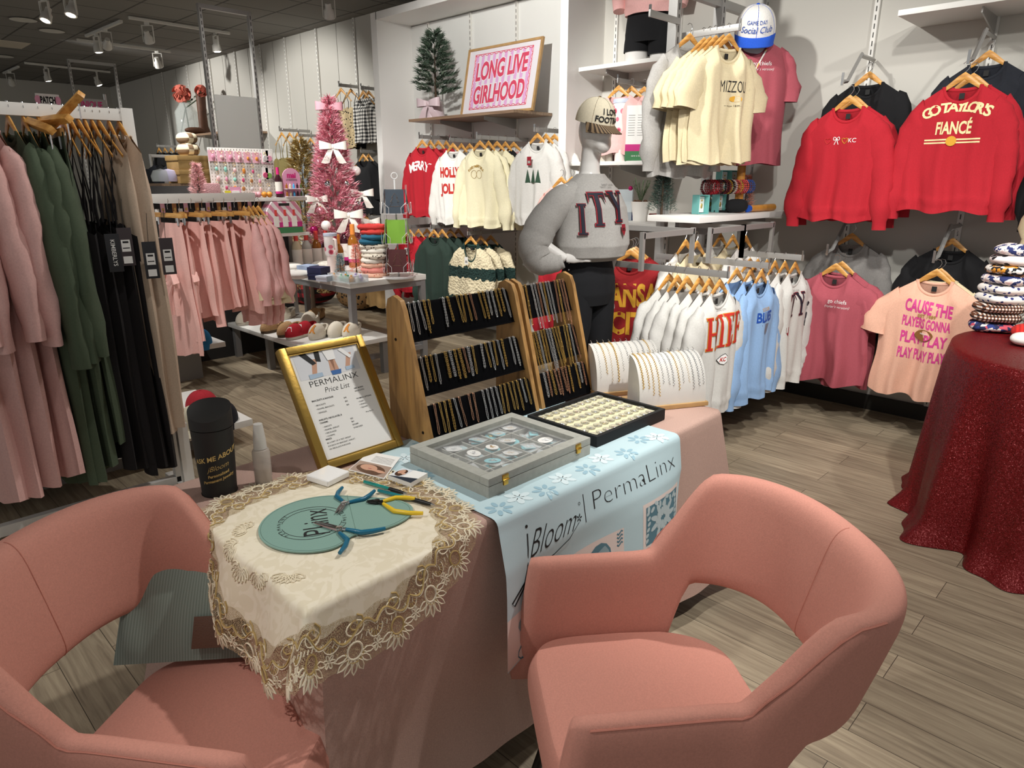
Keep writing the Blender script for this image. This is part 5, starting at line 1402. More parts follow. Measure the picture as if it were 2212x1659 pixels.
LOW = [('cardigan', CARDI, KNITR, 3, -6.0, 4.56, 1.09, 'red knit cardigan', .10), ('knit_sweater', dict(SWEAT, L=.70), DGRN, 4, -5.45, 4.44, 1.12, 'dark green velour top', .09), ('cardigan', dict(CARDI, L=.62, W=.31), STRK, 3, -4.86, 4.40, 1.09, 'green and cream striped chunky cardigan', .11)]
for nm, p, mt, n, x, y, zr, base, dy in LOW:
    arm('lower recess arm holding the ' + base, x, WY - .04, zr, 0, -1, WY - y)
    for i in range(n):
        lab = (base + ' in front on the lower recess arm') if i == 0 else '%s, %s behind the front one' % (base, ORD[i - 1])
        o = garment(nm, lab, nm.replace('_', ' '), p, mt, 600 + int(abs(x) * 10) + i, 'knits on the lower recess arms', simple=i > 0, mt2=fab('green_rib', '#1d3a35') if mt is STRK else None)
        if i == 0 and mt is not DGRN: tagcard(o, 0, -.07, -.12)
        place(o, x + .02 * i, y + dy * i, zr, .05 - .07 * (i % 2)); hang('wooden hanger, %s %s' % ('holding the front' if i == 0 else ORD[i - 1] + ' behind the front', base), x + .02 * i, y + dy * i, zr, .05 - .07 * (i % 2))
for i in range(2):
    o = garment('knit_sweater', 'bright red sweater %s between recess and mannequin' % ('with a twisted white edge' if i == 0 else 'behind the edged one'), 'sweater', dict(SWEAT, L=.60), RED, 640 + i, 'knits on the lower recess arms', simple=True); place(o, -3.62, 4.30 + .12 * i, 1.05, .1); hang('wooden hanger of the %s bright red sweater' % ORD[i], -3.62, 4.30 + .12 * i, 1.05, .1)
arm("low wall arm holding the bright red sweaters", -3.62, WY - .03, 1.05, 0, -1, .75)
# ---------------------------------------------------------------- clothes rails on the left
def P(px, py, x=None, y=None, z=None):          # measured layout points: where a sight line of the survey photo meets a known plane
    cy_, sy_ = math.cos(D2R(44.5)), math.sin(D2R(44.5)); cp, sp_ = math.cos(PITCH), math.sin(PITCH)
    X, Y = (px - 1106) / 1480, (829.5 - py) / 1480
    d = V((-sy_ * cp + X * cy_ - Y * sy_ * sp_, cy_ * cp + X * sy_ + Y * cy_ * sp_, -sp_ + Y * cp))
    k_ = x / d.x if x is not None else y / d.y if y is not None else (z - 1.55) / d.z
    return V((0, 0, 1.55)) + d * k_
RX = -3.535
t = thing('clothes_rail', 'white clothes rail full of long dresses at the left', 'clothes rail', (RX, .6, 0))
MB().box((0, 0, 1.825), (.035, 1.06, .05)).build('rail_bar', WHITE, t, bev=.002)
for y in (.53, -.53):
    m = MB(); m.box((0, y, .93), (.04, .05, 1.85)); m.build('post', WHITE, t, bev=.002)
    MB().box((.10, y, .03), (.5, .05, .04)).build('foot', WHITE, t, bev=.002)
    m = MB(); m.box((.12, y, .21), (.03, .05, .36)); m.box((.06, y, .38), (.10, .05, .03)); m.build('foot_brace', WHITE, t)
MB().box((0, 0, .055), (.04, 1.06, .05)).build('base_bar', WHITE, t, bev=.002)
def rack_dress(y, mt, p, lab, seed, rz=0, kind='dress', x=RX, straps=False, clip=False, zr=1.85):
    o = garment(kind, lab, kind.replace('_', ' '), p, mt, seed, 'clothes on the white left rail', straps=straps)
    place(o, x, y, zr, rz); hang('wooden hanger holding the ' + lab.split(' hanging')[0].split(' on the')[0], x, y, zr, rz, clip=clip, w=.17 if clip else .21); return o
PD = dict(DRESS, sr=(.085, .068), sl=.66, D=.055)
for i in range(4): rack_dress(.43 + .062 * i, PNKJ, dict(PD, L=1.48 - .02 * i, sl=.66 + .03 * (i % 2)), 'dusty pink long sleeved dress, %s from the left on the white rail' % ORD[i], 700 + i, D2R(-4 + 3 * i))
for i in range(3): rack_dress(.69 + .052 * i, OLV, dict(PD, L=1.50 - .03 * i, sl=.80 - .02 * i, sr=(.085, .07)), 'dark sage long sleeved dress, %s from the pink dresses' % ORD[i], 710 + i, D2R(3 - 4 * i))
rack_dress(.845, OLV, dict(SKIRT, L=1.35, sw=.19, W=.22, flare=1.1), 'dark sage long skirt clipped beside the black dresses', 715, D2R(-6), 'skirt', clip=True)
SL = dict(DRESS, W=.21, sw=.15, sl=0, collar=0, L=1.52, D=.04, fa=.022)
for i in range(6): rack_dress(.885 + .027 * i, BLKJ, dict(SL, L=1.46 + .03 * (i % 3)), 'black strappy dress, %s from the sage skirt' % ORD[i], 720 + i, D2R(4 * (i % 3) - 4), straps=True)
for i in range(2): rack_dress(1.06 + .04 * i, BEIGE, dict(PD, L=1.36 - .05 * i, sl=.0, sw=.20, W=.22), 'beige sleeveless %s at the right end of the white rail' % ('dress' if i == 0 else 'jumpsuit'), 730 + i, D2R(-3 + 5 * i))
HT = mat('hangtag_dark', '#26262a', .5); HTB = mat('hangtag_grey', '#3d3436', .5)
for i, (px, py, mt_, lab, tx) in enumerate(((240, 505, HT, 'black hang tag with a vertical white name on the black dresses', 1), (266, 492, HTB, 'dark hang tag with a white price sticker under the black straps', 0), (320, 522, HT, 'black hang tag with a price sticker near the beige dress', 0), (357, 514, HTB, 'narrow grey hang tag beside the beige dress', 0))):
    q = P(px, py, x=-3.28 + .01 * i); o = tag(MB().box((0, 0, -.08), (.055, .002, .16)).build('hang_tag', mt_, loc=q, rot=(0, 0, D2R(78)), bev=.0006), lab, 'hang tag', 'hang tags on the dresses')
    MB().tube([(0, 0, 0), (.004, .004, .06), (.01, .01, .12)], .0012, 5).build('string', INK, o)
    if tx:
        m = MB(); put_text(m, 'KIMBERLYS', .016, lambda x, y: V((y - .008, -.0018, -.08 - x)), bold=.01); m.build('printed_name', PAPER, o)
    else:
        m = MB(); m.box((0, -.0015, -.075), (.034, .001, .05)); m.box((0, -.0015, -.135), (.034, .001, .03)); m.build('sticker', PAPER, o)
        m = MB(); m.box((0, -.0022, -.06), (.022, .0006, .008)); m.box((0, -.0022, -.085), (.026, .0006, .004)); m.build('sticker_print', INK, o)
# two heavy clip hangers sticking out at the top
for lab, a, b in (('thick wooden clip hanger sticking up out of the white rail', (96, 290), (176, 203)), ('wooden clip hanger lying tilted under the thick one', (90, 262), (150, 256)), ('wooden clip hanger tilted low over the sage dresses', (60, 262), (112, 282))):
    A = P(*a, x=-3.52); B = P(*b, x=-3.32); d = B - A
    t = thing('clothes_hanger', lab, 'hanger', A, group='loose clip hangers')
    MB().tube([(0, 0, 0), d * .5, d], [.02, .022, .02], 4, up=(0, 0, 1)).build('bar', WOODH, t, bev=.003); MB().tube([d * .9, d * .9 + V((0, 0, -.08))], .003, 5).build('clip', CHROME, t)

# low white deck with caps beside it
def deck(lab, xa, xb, ya, yb, z, th=.04):
    t = thing('display_deck', lab, 'display platform', ((xa + xb) / 2, (ya + yb) / 2, 0))
    MB().box((0, 0, z - th / 2), (xb - xa, yb - ya, th)).build('deck_top', WHITE, t, bev=.002); MB().box((0, 0, (z - th) / 2), (xb - xa - .3, yb - ya - .3, z - th)).build('plinth', mat('plinth_grey', '#8b8884', .6), t)
deck('low white deck with caps under the long dresses', -4.75, -3.885, .10, 1.70, .155)
deck('white deck with a blue cap under the pink skirts', -6.35, -5.42, 1.2, 2.222, .30)
def cap(lab, loc, rz, crown, brim, deco=None, s=1.0, rot=None, stripes=False, group=None):
    t = thing('baseball_cap', lab, 'cap', loc, rz, group, rot=rot); t.scale = (s, s, s)
    def cr(u, v):
        a = u * 2 * PI; q = v * PI / 2 * 1.0
        r = .098 * math.cos(q) ** .8; f = 1.10 if True else 1
        return (r * math.cos(a) * .95, r * math.sin(a) * 1.12, .125 * math.sin(q) ** .85 * (1 - .10 * max(0, math.sin(a)) * math.cos(q)))
    m = MB(); m.grid(cr, 36, 14, closed=True); m.build('crown', crown, t, weld=.0008, ang=70)
    m = MB()
    for k_ in range(3):
        a = k_ * PI / 3 + PI / 6; m.tube([cr((a + (0 if j < 11 else PI)) / (2 * PI), (j if j < 11 else 20 - j) / 10.2) for j in range(21)], .0011, 4)
    m.ell((0, 0, .126), (.008, .008, .004), 8, 5); m.build('crown_seams', brim, t)
    def br(u, v, dz=0):
        a = PI + (u * PI * .84 + PI * .08); w_ = .096
        x = math.cos(a) * (w_ + .0 * v) * (1 - .06 * v); y = math.sin(a) * (.105 + .075 * v * abs(math.sin(a)) ** .5)
        return (x, y, .008 + dz - .022 * v * 1.0 - .03 * (x / .1) ** 2 * v)
    m = MB(); m.grid(lambda u, v: br(u, v), 24, 6); m.grid(lambda u, v: br(1 - u, v, -.004), 24, 6); m.tube([br(k_ / 24, 1, -.002) for k_ in range(25)], .0028, 5); m.build('brim', brim, t)
    def fr(x, z):
        q = math.asin(min(.95, (max(0, z) / .125) ** (1 / .85))); r = .098 * math.cos(q) ** .8
        a = -PI / 2 + x / .1
        return V((r * math.cos(a) * .95 * 1.02, r * math.sin(a) * 1.12 * 1.03, z))
    if deco: deco(t, fr)
    return t
CAPN = fab('cap_navy', '#15151f'); CAPR = fab('cap_red', '#a3202c'); CAPC = fab('cap_cream', '#d6ccb4'); CAPW = fab('cap_white', '#ece9e4'); CAPB = fab('cap_blue', '#2f7fb4')
def leafdeco(t, fr):
    m = MB()
    for k_ in range(6):
        s_ = -1 if k_ % 2 else 1; x = -.03 + .011 * k_; z = .045
        m.poly([fr(x, z), fr(x + .006, z + .010 * s_), fr(x + .018, z + .016 * s_), fr(x + .012, z + .004 * s_)])
    m.build('leaf_embroidery', PR_GOLD, t)
for i, (px, py, cr_, br_, rz, de, lab) in enumerate(((14, 962, CAPC, CAPN, 1.2, None, 'cream and navy cap on the deck at the left picture edge'), (24, 1010, CAPN, CAPN, 1.0, leafdeco, 'navy cap with gold leaf embroidery at the left picture edge'),
        (437, 880, CAPR, CAPR, .7, None, 'red cap on the white deck behind the beige dress'), (423, 915, CAPC, CAPC, 1.0, None, 'cream cap with a black print on the white deck'), (478, 905, CAPN, CAPN, .8, None, 'black cap on the white deck beside the black bin'))):
    q = P(px, py, z=.17); cap(lab, (q.x, q.y, .158), rz, cr_, br_, de, group='caps on the white deck')
q = P(436, 742, z=.31); cap('blue ribbed cap on the deck under the pink skirts', (q.x - .05, q.y, .30), .8, CAPB, CAPB)

# pink rail
GX = -5.08
t = thing('clothes_rail', 'white rail of the pink skirts and jumpers', 'clothes rail', (GX, 1.95, 0))
MB().box((0, 0, 1.43), (.03, .96, .055)).build('rail_bar', WHITE, t, bev=.002)
for y in (-.3, .3): MB().box((-.35, y, 1.43), (.7, .03, .03)).build('support_arm', STEEL, t)
PK1 = fab('blush_jersey', '#eebab1'); PK2 = fab('blush_deep', '#e2a49c')
SKW = dict(SKIRT, W=.17, sw=.14, flare=1.25, L=.66, fa=.03)
for i in range(7):
    y = 1.80 + .078 * i; L = [.92, .80, .66, .72, .62, .62, .66][i]; lab = 'blush pink %s clipped on the pink rail, %s from the left' % ('romper with a tie' if i in (0, 2) else 'skirt', ORD[i])
    o = garment('romper' if i in (0, 2) else 'skirt', lab, 'romper' if i in (0, 2) else 'skirt', dict(SKW, L=L), PK1 if i % 2 else PK2 if i == 3 else PK1, 800 + i, 'pink clothes on the pink rail')
    place(o, GX, y, 1.43 - .05, D2R([10, -8, 5, -5, 8, -4, 14][i]))
    if i in (0, 2):
        m = MB(); c = V((.10, -.06, -.36))
        for s_ in (-1, 1):
            m.tube([c, c + V((.05 * s_, -.05, .03)), c + V((.09 * s_, -.06, -.03)), c + V((.05 * s_, -.04, -.05)), c], [.012, .022, .028, .02, .012], 6, flat=.35); m.tube([c, c + V((.03 * s_, -.04, -.12)), c + V((.035 * s_, -.04, -.26))], [.014, .02, .024], 6, flat=.3)
        m.build('tie_bow', PK1, o)
    hang('wooden clip hanger of the %s pink piece on the pink rail' % ORD[i], GX, y, 1.43, D2R([10, -8, 5, -5, 8, -4, 14][i]), clip=True, w=.17)
for i in range(4):
    y = 2.345 + .036 * i; lab = 'pale pink jumper with cream ribbed cuffs, %s from the pink skirts' % ORD[i]
    p = dict(SWEAT, W=.22, sw=.17, L=.80, sl=.50, flare=.9, sr=(.085, .07), sa=.14)
    o = garment('jumper', lab, 'jumper', p, PINKF, 820 + i, 'pink clothes on the pink rail', mt2=CREAM); place(o, GX, y, 1.41, D2R(-4 + 4 * i))
    m = MB(); 
    for s_ in (-1, 1): m.tube([(s_ * (p['sw'] + .07), 0, -.52 - .04 * (i % 2)), (s_ * (p['sw'] + .085), 0, -.60 - .04 * (i % 2))], [.055, .062], 12, flat=.6)
    m.build('cuff', CREAM, o); hang('wooden hanger holding the %s pink jumper' % ORD[i], GX, y, 1.41, D2R(-4 + 4 * i), w=.17)

# ---------------------------------------------------------------- display table and bench
t = thing('display_table', 'white topped display table on a grey steel frame', 'table', (-5.85, 3.41, 0))
dx, dy = 1.05, .39
MB().box((0, 0, .7275), (2 * dx, 2 * dy, .045)).build('tabletop', WHITE, t, bev=.002)
for sx in (-1, 1):
    for sy in (-1, 1): MB().box((sx * (dx - .03), sy * (dy - .03), .353), (.05, .05, .705)).build('leg', DSTEEL, t)
m = MB()
for s_ in (-1, 1):
    m.box((0, s_ * (dy - .03), .68), (2 * dx - .1, .045, .05)); m.box((s_ * (dx - .03), 0, .68), (.045, 2 * dy - .1, .05)); m.box((s_ * (dx - .03), 0, .10), (.04, 2 * dy - .1, .04))
m.box((0, dy - .03, .10), (2 * dx - .1, .04, .04)); m.build('apron', DSTEEL, t)
t = thing('display_bench', 'low white bench of slippers pushed under the display table', 'bench', (-5.35, 2.90, 0))
MB().box((0, 0, .295), (1.52, .72, .035)).build('bench_top', WHITE, t, bev=.002)
for sx in (-1, -.1, 1):
    for sy in (-1, 1): MB().box((sx * .70, sy * .31, .14), (.05, .05, .28)).build('leg', DSTEEL, t)
t = thing('caster_wheel', 'black caster wheel behind the bench leg', 'caster', tuple(P(522, 752, z=.045)))
MB().cyl((0, -.015, 0), (0, .015, 0), .045, 20).build('wheel', BLACKM, t, bev=.004); MB().box((0, 0, .06), (.05, .05, .07)).build('fork', CHROME, t, bev=.004)
# slippers
def slipper(lab, px, py, rz, mt, sole, deco=None, z=.313, fuzzy=False, s=1.0, dz=0, grp='slippers on the low bench'):
    q = P(px, py, z=z); t = thing('slipper', lab, 'slipper', (q.x, q.y, z + dz), rz, grp); t.scale = (s, s, s)
    def out(a):                                  # sole outline, toe at -Y
        c, s_ = math.cos(a), math.sin(a); return (c * (.053 + .007 * (s_ < 0)) * (1 - .12 * (s_ > .3)), s_ * .135)
    pts = [out(2 * PI * k_ / 32) for k_ in range(32)]
    MB().prism(pts, 0, .028).build('sole', sole, t, bev=.008)
    def up(u, v):
        a = PI + u * PI; x, y = out(a); q_ = v * PI / 2
        y0 = -.0
        yy = .02 + (y - .02) * math.cos(q_) ** .9 if y < .02 else y
        k_ = math.cos(q_) ** .8
        return (x * (k_ * 1.04), min(.02, -.01 + (y - .0) * (.2 + .8 * k_)) if y > -.001 else y * (.12 + .92 * k_), .022 + .082 * math.sin(q_))
    m = MB(); m.grid(up, 28, 10); m.build('upper', mt, t, ang=80)
    def hl(u, v):
        a = -.25 + u * (PI + .5); x, y = out(a); return (x * (1.02 - .12 * v), y * (1.02 - .06 * v), .02 + .05 * v * (.6 + .4 * max(0, math.sin(a))))
    m = MB(); m.grid(hl, 24, 4); m.tube([hl(k_ / 24, 1) for k_ in range(25)], .009, 6); m.build('heel_wall', mt, t)
    MB().prism([(x * .84, y * .9) for x, y in pts], .027, .031).build('insole', mat('slipper_lining', '#dfd3cf', .95), t)
    if deco: deco(t, up)
SLIPC = mat('slipper_cream', '#dcd3c2', .95, bump=(120, .5, .004)); SLIPT = mat('slipper_tan', '#b8946a', .98, bump=(90, .8, .008)); SOLEC = mat('sole_cream', '#d9d2c4', .8); SOLEB = mat('sole_brown', '#5b4a3a', .8); SLIPR = mat('slipper_red', '#b3202e', .95, bump=(120, .4, .004))
def bootdeco(t, up):
    m = MB(); m.poly([V(up(u, v)) + V((0, -.004, .004)) for u, v in ((.42, .25), (.62, .22), (.58, .5), (.66, .75), (.48, .8), (.46, .5))]); m.build('boot_patch', PR_ORG, t)
    m = MB(); m.poly([V(up(u, v)) + V((0, -.005, .005)) for u, v in ((.40, .2), (.66, .16), (.64, .26), (.42, .28))]); m.build('boot_toe_patch', PR_GOLD, t)
def santadeco(t, up):
    m = MB(); m.poly([V(up(u, v)) + V((0, -.003, .004)) for u, v in ((.35, .3), (.65, .3), (.6, .62), (.4, .62))]); m.build('white_patch', PR_WHITE, t)
for a in (('tan fuzzy slipper with a thick brown sole, nearer of the pair', 626, 722, D2R(28), SLIPT, SOLEB), ('tan fuzzy slipper with a thick brown sole, farther of the pair', 590, 714, D2R(28), SLIPT, SOLEB),
          ('red and white slipper on the left of the cowboy boot slipper', 642, 727, D2R(33), SLIPR, SOLEC, santadeco), ('red and white slipper right behind its twin', 663, 721, D2R(33), SLIPR, SOLEC, santadeco),
          ('cream slipper with an orange cowboy boot', 690, 727, D2R(35), SLIPC, SOLEC, bootdeco), ('cream slipper right of the cowboy boot slipper', 730, 722, D2R(35), SLIPC, SOLEC), ('cream slipper farthest right under the table leg', 762, 724, D2R(35), SLIPC, SOLEC, bootdeco),
          ('pale slipper at the back left of the bench', 596, 690, D2R(29), SLIPC, SOLEC), ('pale slipper at the back left, second one', 617, 687, D2R(29), SLIPC, SOLEC), ('cream slipper behind the red and white pair', 672, 699, D2R(34), SLIPC, SOLEC), ('tan slipper at the back beside the table leg', 684, 690, D2R(34), SLIPT, SOLEB),
          ('pale slipper hidden under the pink skirts at the bench left end', 535, 697, D2R(32), SLIPC, SOLEC)):
    slipper(*a, s=1.08)
# plaid cushions on the floor behind
def pillow(lab, px, py, y, s, mt, rz=0, name='folded_blanket', cat='blanket', sq=.62):
    q = P(px, py, y=y); o = MB()
    def f(u, v):
        a = u * 2 * PI; b_ = (v - .5) * PI * .99
        x = math.copysign(abs(math.cos(a)) ** .55, math.cos(a)) * abs(math.cos(b_)) ** .6; y_ = math.copysign(abs(math.sin(a)) ** .55, math.sin(a)) * abs(math.cos(b_)) ** .6
        return (x * s, y_ * s * .7, math.sin(b_) * s * sq)
    o.grid(f, 28, 14, closed=True); o = o.build(name, mt, loc=(q.x, q.y, max(q.z, s * sq)), rot=(0, 0, rz), ang=80); return tag(o, lab, cat)
BUFF = ramp_mat('buffalo_check', checks(9, [(0, '#e5e3df'), (.4, '#4a4a4a'), (.8, '#141414')]), .95); RPLD = ramp_mat('red_plaid', checks(9, [(0, '#a3202a'), (.4, '#4a1216'), (.8, '#141010')]), .95)
pillow('black and white check blanket bundle on the floor behind the pink skirts', 625, 640, 4.45, .36, BUFF, .5); pillow('red and black plaid blanket bundle on the floor', 668, 640, 4.5, .36, RPLD, .3); pillow('dark leopard print bundle under the display table', 775, 640, 4.75, .30, ramp_mat('leopard_dark', voro(22, [(0, '#15110d'), (.35, '#8a6a44')]), .95), 0)
for i, x in enumerate((-6.9, -6.88)): place(garment('coat', 'tan coat hanging beside the white recess, %s' % ('nearer' if i == 0 else 'farther'), 'coat', dict(SWEAT, W=.25, L=.95), fab('tan_coat', '#a98858'), 840 + i, 'tan coats', simple=True), x, 4.72 + .12 * i, 1.15, .1)
for x, y, z in ((-6.9, WY - .03, 1.15),): arm('wall rail holding the tan coats', x, WY - .03, z, 0, -1, .36)

# ---- things on the display table (top at .75)
TT = .75
def pine(lab, name, cat, loc, h, r, col, n=900, seed=1, L=.05, wd=.006, trunk=None, power=1.0, tipr=.03, z0=.06, br=0):
    """bottle brush / needle tree: trunk plus many needle blades as one crown"""
    t = thing(name, lab, cat, loc)
    MB().tube([(0, 0, 0), (0, 0, h * .97)], [r * .06 + .004, .002], 8).build('trunk', trunk or mat('tree_trunk', '#4a3a2c', .9), t)
    m = MB(); rg = random.Random(seed)
    for i in range(n):
        f = rg.random() ** .8; a = rg.uniform(0, 2 * PI); q = rg.uniform(.25, 1.0)
        if br: k_ = rg.randrange(br); f = ((k_ + .5) / br) ** .85; a = k_ * 2.4 + rg.gauss(0, .07); f = max(0, min(1, f + rg.gauss(0, .012)))
        z = h * (z0 + (1 - z0) * f) + (q * r * .25 if br else 0); R_ = (r * (1 - f) ** power + tipr * .5) * q
        c = V((R_ * math.cos(a), R_ * math.sin(a), z - R_ * .12)); d = V((math.cos(a) + rg.uniform(-.6, .6), math.sin(a) + rg.uniform(-.6, .6), rg.uniform(-.2, .9))).normalized() * L * rg.uniform(.6, 1.2)
        s_ = d.cross(V((rg.uniform(-1, 1), rg.uniform(-1, 1), rg.uniform(-1, 1)))).normalized() * wd
        mi = rg.randrange(len(col)); m.add([c - s_, c + s_, c + d], [(0, 1, 2)], mi, False)
    m.build('needles', col, t); return t
PNK3 = [mat('tinsel_pink', '#e08fa0', .5), mat('tinsel_pink_pale', '#f0b9c0', .45), mat('tinsel_rose', '#c96a80', .5)]
tb = P(737, 566, z=TT)
TRX, TRY, TRH, TRR = tb.x + .06, tb.y - .05, 1.47, .30
t = pine('pink tinsel christmas tree full of ornaments on the display table', 'christmas_tree', 'christmas tree', (TRX, TRY, TT), TRH, TRR, PNK3, 15000, 3, .06, .0045, mat('pink_trunk', '#c98a92', .7), .85, .05, .05, br=150)
BALL = {'pink': mat('ball_pink', '#d78a9a', .12, .6), 'rose': mat('ball_magenta', '#c22c72', .12, .6), 'silver': mat('ball_silver', '#d5d5da', .08, 1), 'pearl': mat('ball_pearl', '#f0e9e6', .2)}
vd = V((-TRX, -TRY, 0)).normalized(); rgt = V((-vd.y, vd.x, 0))
def on_tree(px, py, k_=1.0):
    # point on the tree's camera side cone at this height
    q = P(px, py, x=TRX); q = V((TRX, TRY, 0)); 
    # intersect sight line with the vertical plane through the trunk facing the camera
    a = P(px, py, y=TRY); 
    d = a - V((0, 0, 1.55)); n = vd; tt = (V((TRX, TRY, 1.55)) - V((0, 0, 1.55))).dot(n) / d.dot(n); p = V((0, 0, 1.55)) + d * tt
    r = TRR * (1 - max(0, min(1, (p.z - TT) / TRH))) ** .85 + .02; off = (p - V((TRX, TRY, p.z))).dot(rgt); o = math.sqrt(max(0, r * r - off * off))
    return p + vd * (o * k_)
for lab, px, py, c, r in (('pink glass ball at the upper left of the pink tree', 690, 352, 'pink', .045), ('pearly white ball low on the left of the pink tree', 705, 484, 'pearl', .048), ('magenta ball at the lower left edge of the pink tree', 679, 495, 'rose', .042), ('pale pink ball on the left middle of the pink tree', 693, 454, 'pink', .04), ('silver pink ball in the middle of the pink tree', 709, 397, 'silver', .035), ('pearly ball at the right of the pink tree', 769, 369, 'pearl', .045), ('small silver ball near the middle of the pink tree', 748, 396, 'silver', .028), ('small silver ball low right on the pink tree', 773, 439, 'silver', .028)):
    o = tag(MB().ell((0, 0, 0), r, 20, 12).build('glass_ball', BALL[c], loc=on_tree(px, py, 1.02)), lab, 'ornament', 'balls on the pink tree'); MB().cyl((0, 0, r * .95), (0, 0, r * 1.2), r * .2, 8).build('ball_cap', GOLDM, o)
def bow(lab, loc, s, mt, rz=0, tail=1.0, group=None, name='ribbon_bow'):
    t = thing(name, lab, 'bow', loc, rz, group)
    for sg in (-1, 1):
        def lp_(u, v, sg=sg):
            a = u * 2 * PI; x = sg * (.02 + .5 * (1 - math.cos(a)) * .5 * 1.0) ; 
            return (x * s, -.06 * s + .14 * s * math.sin(a), (v - .5) * s * (.16 + .34 * abs(x)) + .10 * abs(x) * s)
        m = MB(); m.grid(lp_, 24, 5); m.build('loop', mt, t, ang=80)
        m = MB(); m.grid(lambda u, v, sg=sg: (sg * (.05 + .28 * v + .16 * (u - .5) * (1 + v)) * s, (-.06 - .05 * math.sin(v * 4)) * s, -(.02 + .62 * v * tail - .06 * v * (abs(u - .5))) * s), 4, 10); m.build('tail', mt, t, ang=80)
    m = MB(); m.ell((0, -.07 * s, 0), (.07 * s, .07 * s, .10 * s), 12, 8); m.build('knot', mt, t)
    return t
BOWW = mat('bow_white', '#efeae2', .45, sheen=.3); BOWP = mat('bow_pink', '#d59aa6', .5); BOWL = mat('bow_blush', '#dcc7cd', .3)
fz = math.atan2(vd.x, -vd.y)
for lab, px, py, s in (('white bow near the top of the pink tree', 719, 318, .24), ('white bow low in front on the pink tree', 752, 462, .26), ('white bow at the right side of the pink tree', 781, 418, .22), ('white bow at the left side of the pink tree', 685, 430, .20), ('white bow at the lower right edge of the pink tree', 800, 478, .18)):
    bow(lab, on_tree(px, py, 1.0) + vd * .03, s, BOWW, fz, group='white bows on the pink tree')
bow('pink ribbon bow on top of the pink tree', V((TRX, TRY, TT + TRH - .02)) + vd * .02, .24, BOWP, fz)
GTR = [mat('tinsel_gold', '#c9ad6a', .35, .6), mat('tinsel_gold_pale', '#e6d6a5', .35, .5), mat('tinsel_gold_dark', '#9a7c42', .4, .6)]
g0 = P(672, 600, y=4.35); pine('gold tinsel tree standing behind the pink tree', 'christmas_tree', 'christmas tree', (g0.x, 4.35, 0), 1.92, .42, GTR, 7000, 5, .075, .006, None, .7, .06, .1, br=90)

def bottle(lab, loc, h, r, liquid, capm, labm, group=None, band=None):
    t = thing('syrup_bottle', lab, 'bottle', loc, 0, group)
    MB().lathe([(0, 0), (r, 0), (r, h * .58), (r * .85, h * .66), (r * .38, h * .76), (r * .36, h * .84), (0, h * .84)], 18).build('glass_body', liquid, t)
    MB().lathe([(0, h * .76), (r * .46, h * .76), (r * .44, h), (0, h)], 14).build('cap_wrap', capm, t)
    lb = MB().lathe([(r * 1.012, h * .12), (r * 1.012, h * .52)], 18, cap=False).build('label', labm, t)
    if band: MB().lathe([(r * 1.02, h * .12), (r * 1.02, h * .2)], 18, cap=False).build('label_band', band, lb)
    return t
AMB = mat('syrup_amber', '#b9742a', .08, trans=.4); DRKL = mat('syrup_dark', '#3a1a22', .08); CLRL = mat('syrup_clear', '#d9dcd8', .08, trans=.5); MLK = mat('syrup_cream', '#d8ccae', .2); BLUL = mat('syrup_blue', '#4aa5d8', .1)
CAPO = mat('cap_orange', '#e08a3c', .5); CAPM = mat('cap_magenta', '#d6257e', .5); CAPRD = mat('cap_coral', '#dc4b45', .5); LABW = mat('label_white', '#ebe6de', .6); MAGB = mat('magenta_band', '#c42a7d', .6)
def onT(px, py): q = P(px, py, z=TT); return (q.x, q.y, TT)
bottle('amber syrup bottle with an orange neck in front of the pink tree', onT(766, 577), .40, .05, AMB, CAPO, LABW, band=MAGB); bottle('dark syrup bottle with a magenta neck behind the amber one', onT(749, 572), .40, .05, DRKL, CAPM, LABW, band=MAGB)
bottle('shorter amber syrup bottle beside the pink lidded cup', onT(734, 587), .33, .046, AMB, CAPO, LABW, band=CAPO)
def tumbler(lab, loc, h, r, mtop, mbot, pat):
    t = thing('tumbler', lab, 'tumbler', loc)
    MB().lathe([(0, 0), (r * .72, 0), (r * .74, h * .44), (0, h * .44)], 20).build('base', mbot, t)
    MB().lathe([(r * .76, h * .44), (r, h * .5), (r * 1.05, h * .93), (0, h * .93)], 20).build('patterned_wall', pat, t)
    MB().lathe([(0, h * .93), (r * 1.1, h * .93), (r * 1.1, h), (0, h)], 20).build('lid', mtop, t, bev=.002)
    MB().tube([(r * 1.0, 0, h * .86), (r * 1.6, 0, h * .84), (r * 1.65, 0, h * .6), (r * .95, 0, h * .52)], .012, 8).build('handle', mbot, t)
TPAT = ramp_mat('strawberry_print', voro(17, [(0, '#b32f4a'), (.28, '#e0798c'), (.42, '#efe6e2')]), .4); TUMB = mat('tumbler_blush', '#ecdad4', .4); TLID = mat('tumbler_lid', '#c3cbdc', .3)
tumbler('pink patterned lidded cup in front of the pink tree', onT(719, 590), .35, .055, TLID, TUMB, TPAT)
pine('peach bottle brush tree in front of the bottles', 'brush_tree', 'decoration', onT(771, 596), .27, .055, [mat('brush_peach', '#ee9a84', .7)], 1400, 7, .022, .0016, z0=.08); pine('grey blue bottle brush tree beside the peach one', 'brush_tree', 'decoration', onT(737, 598), .19, .045, [mat('brush_blue', '#6f8f97', .7)], 1000, 8, .02, .0016, z0=.08)
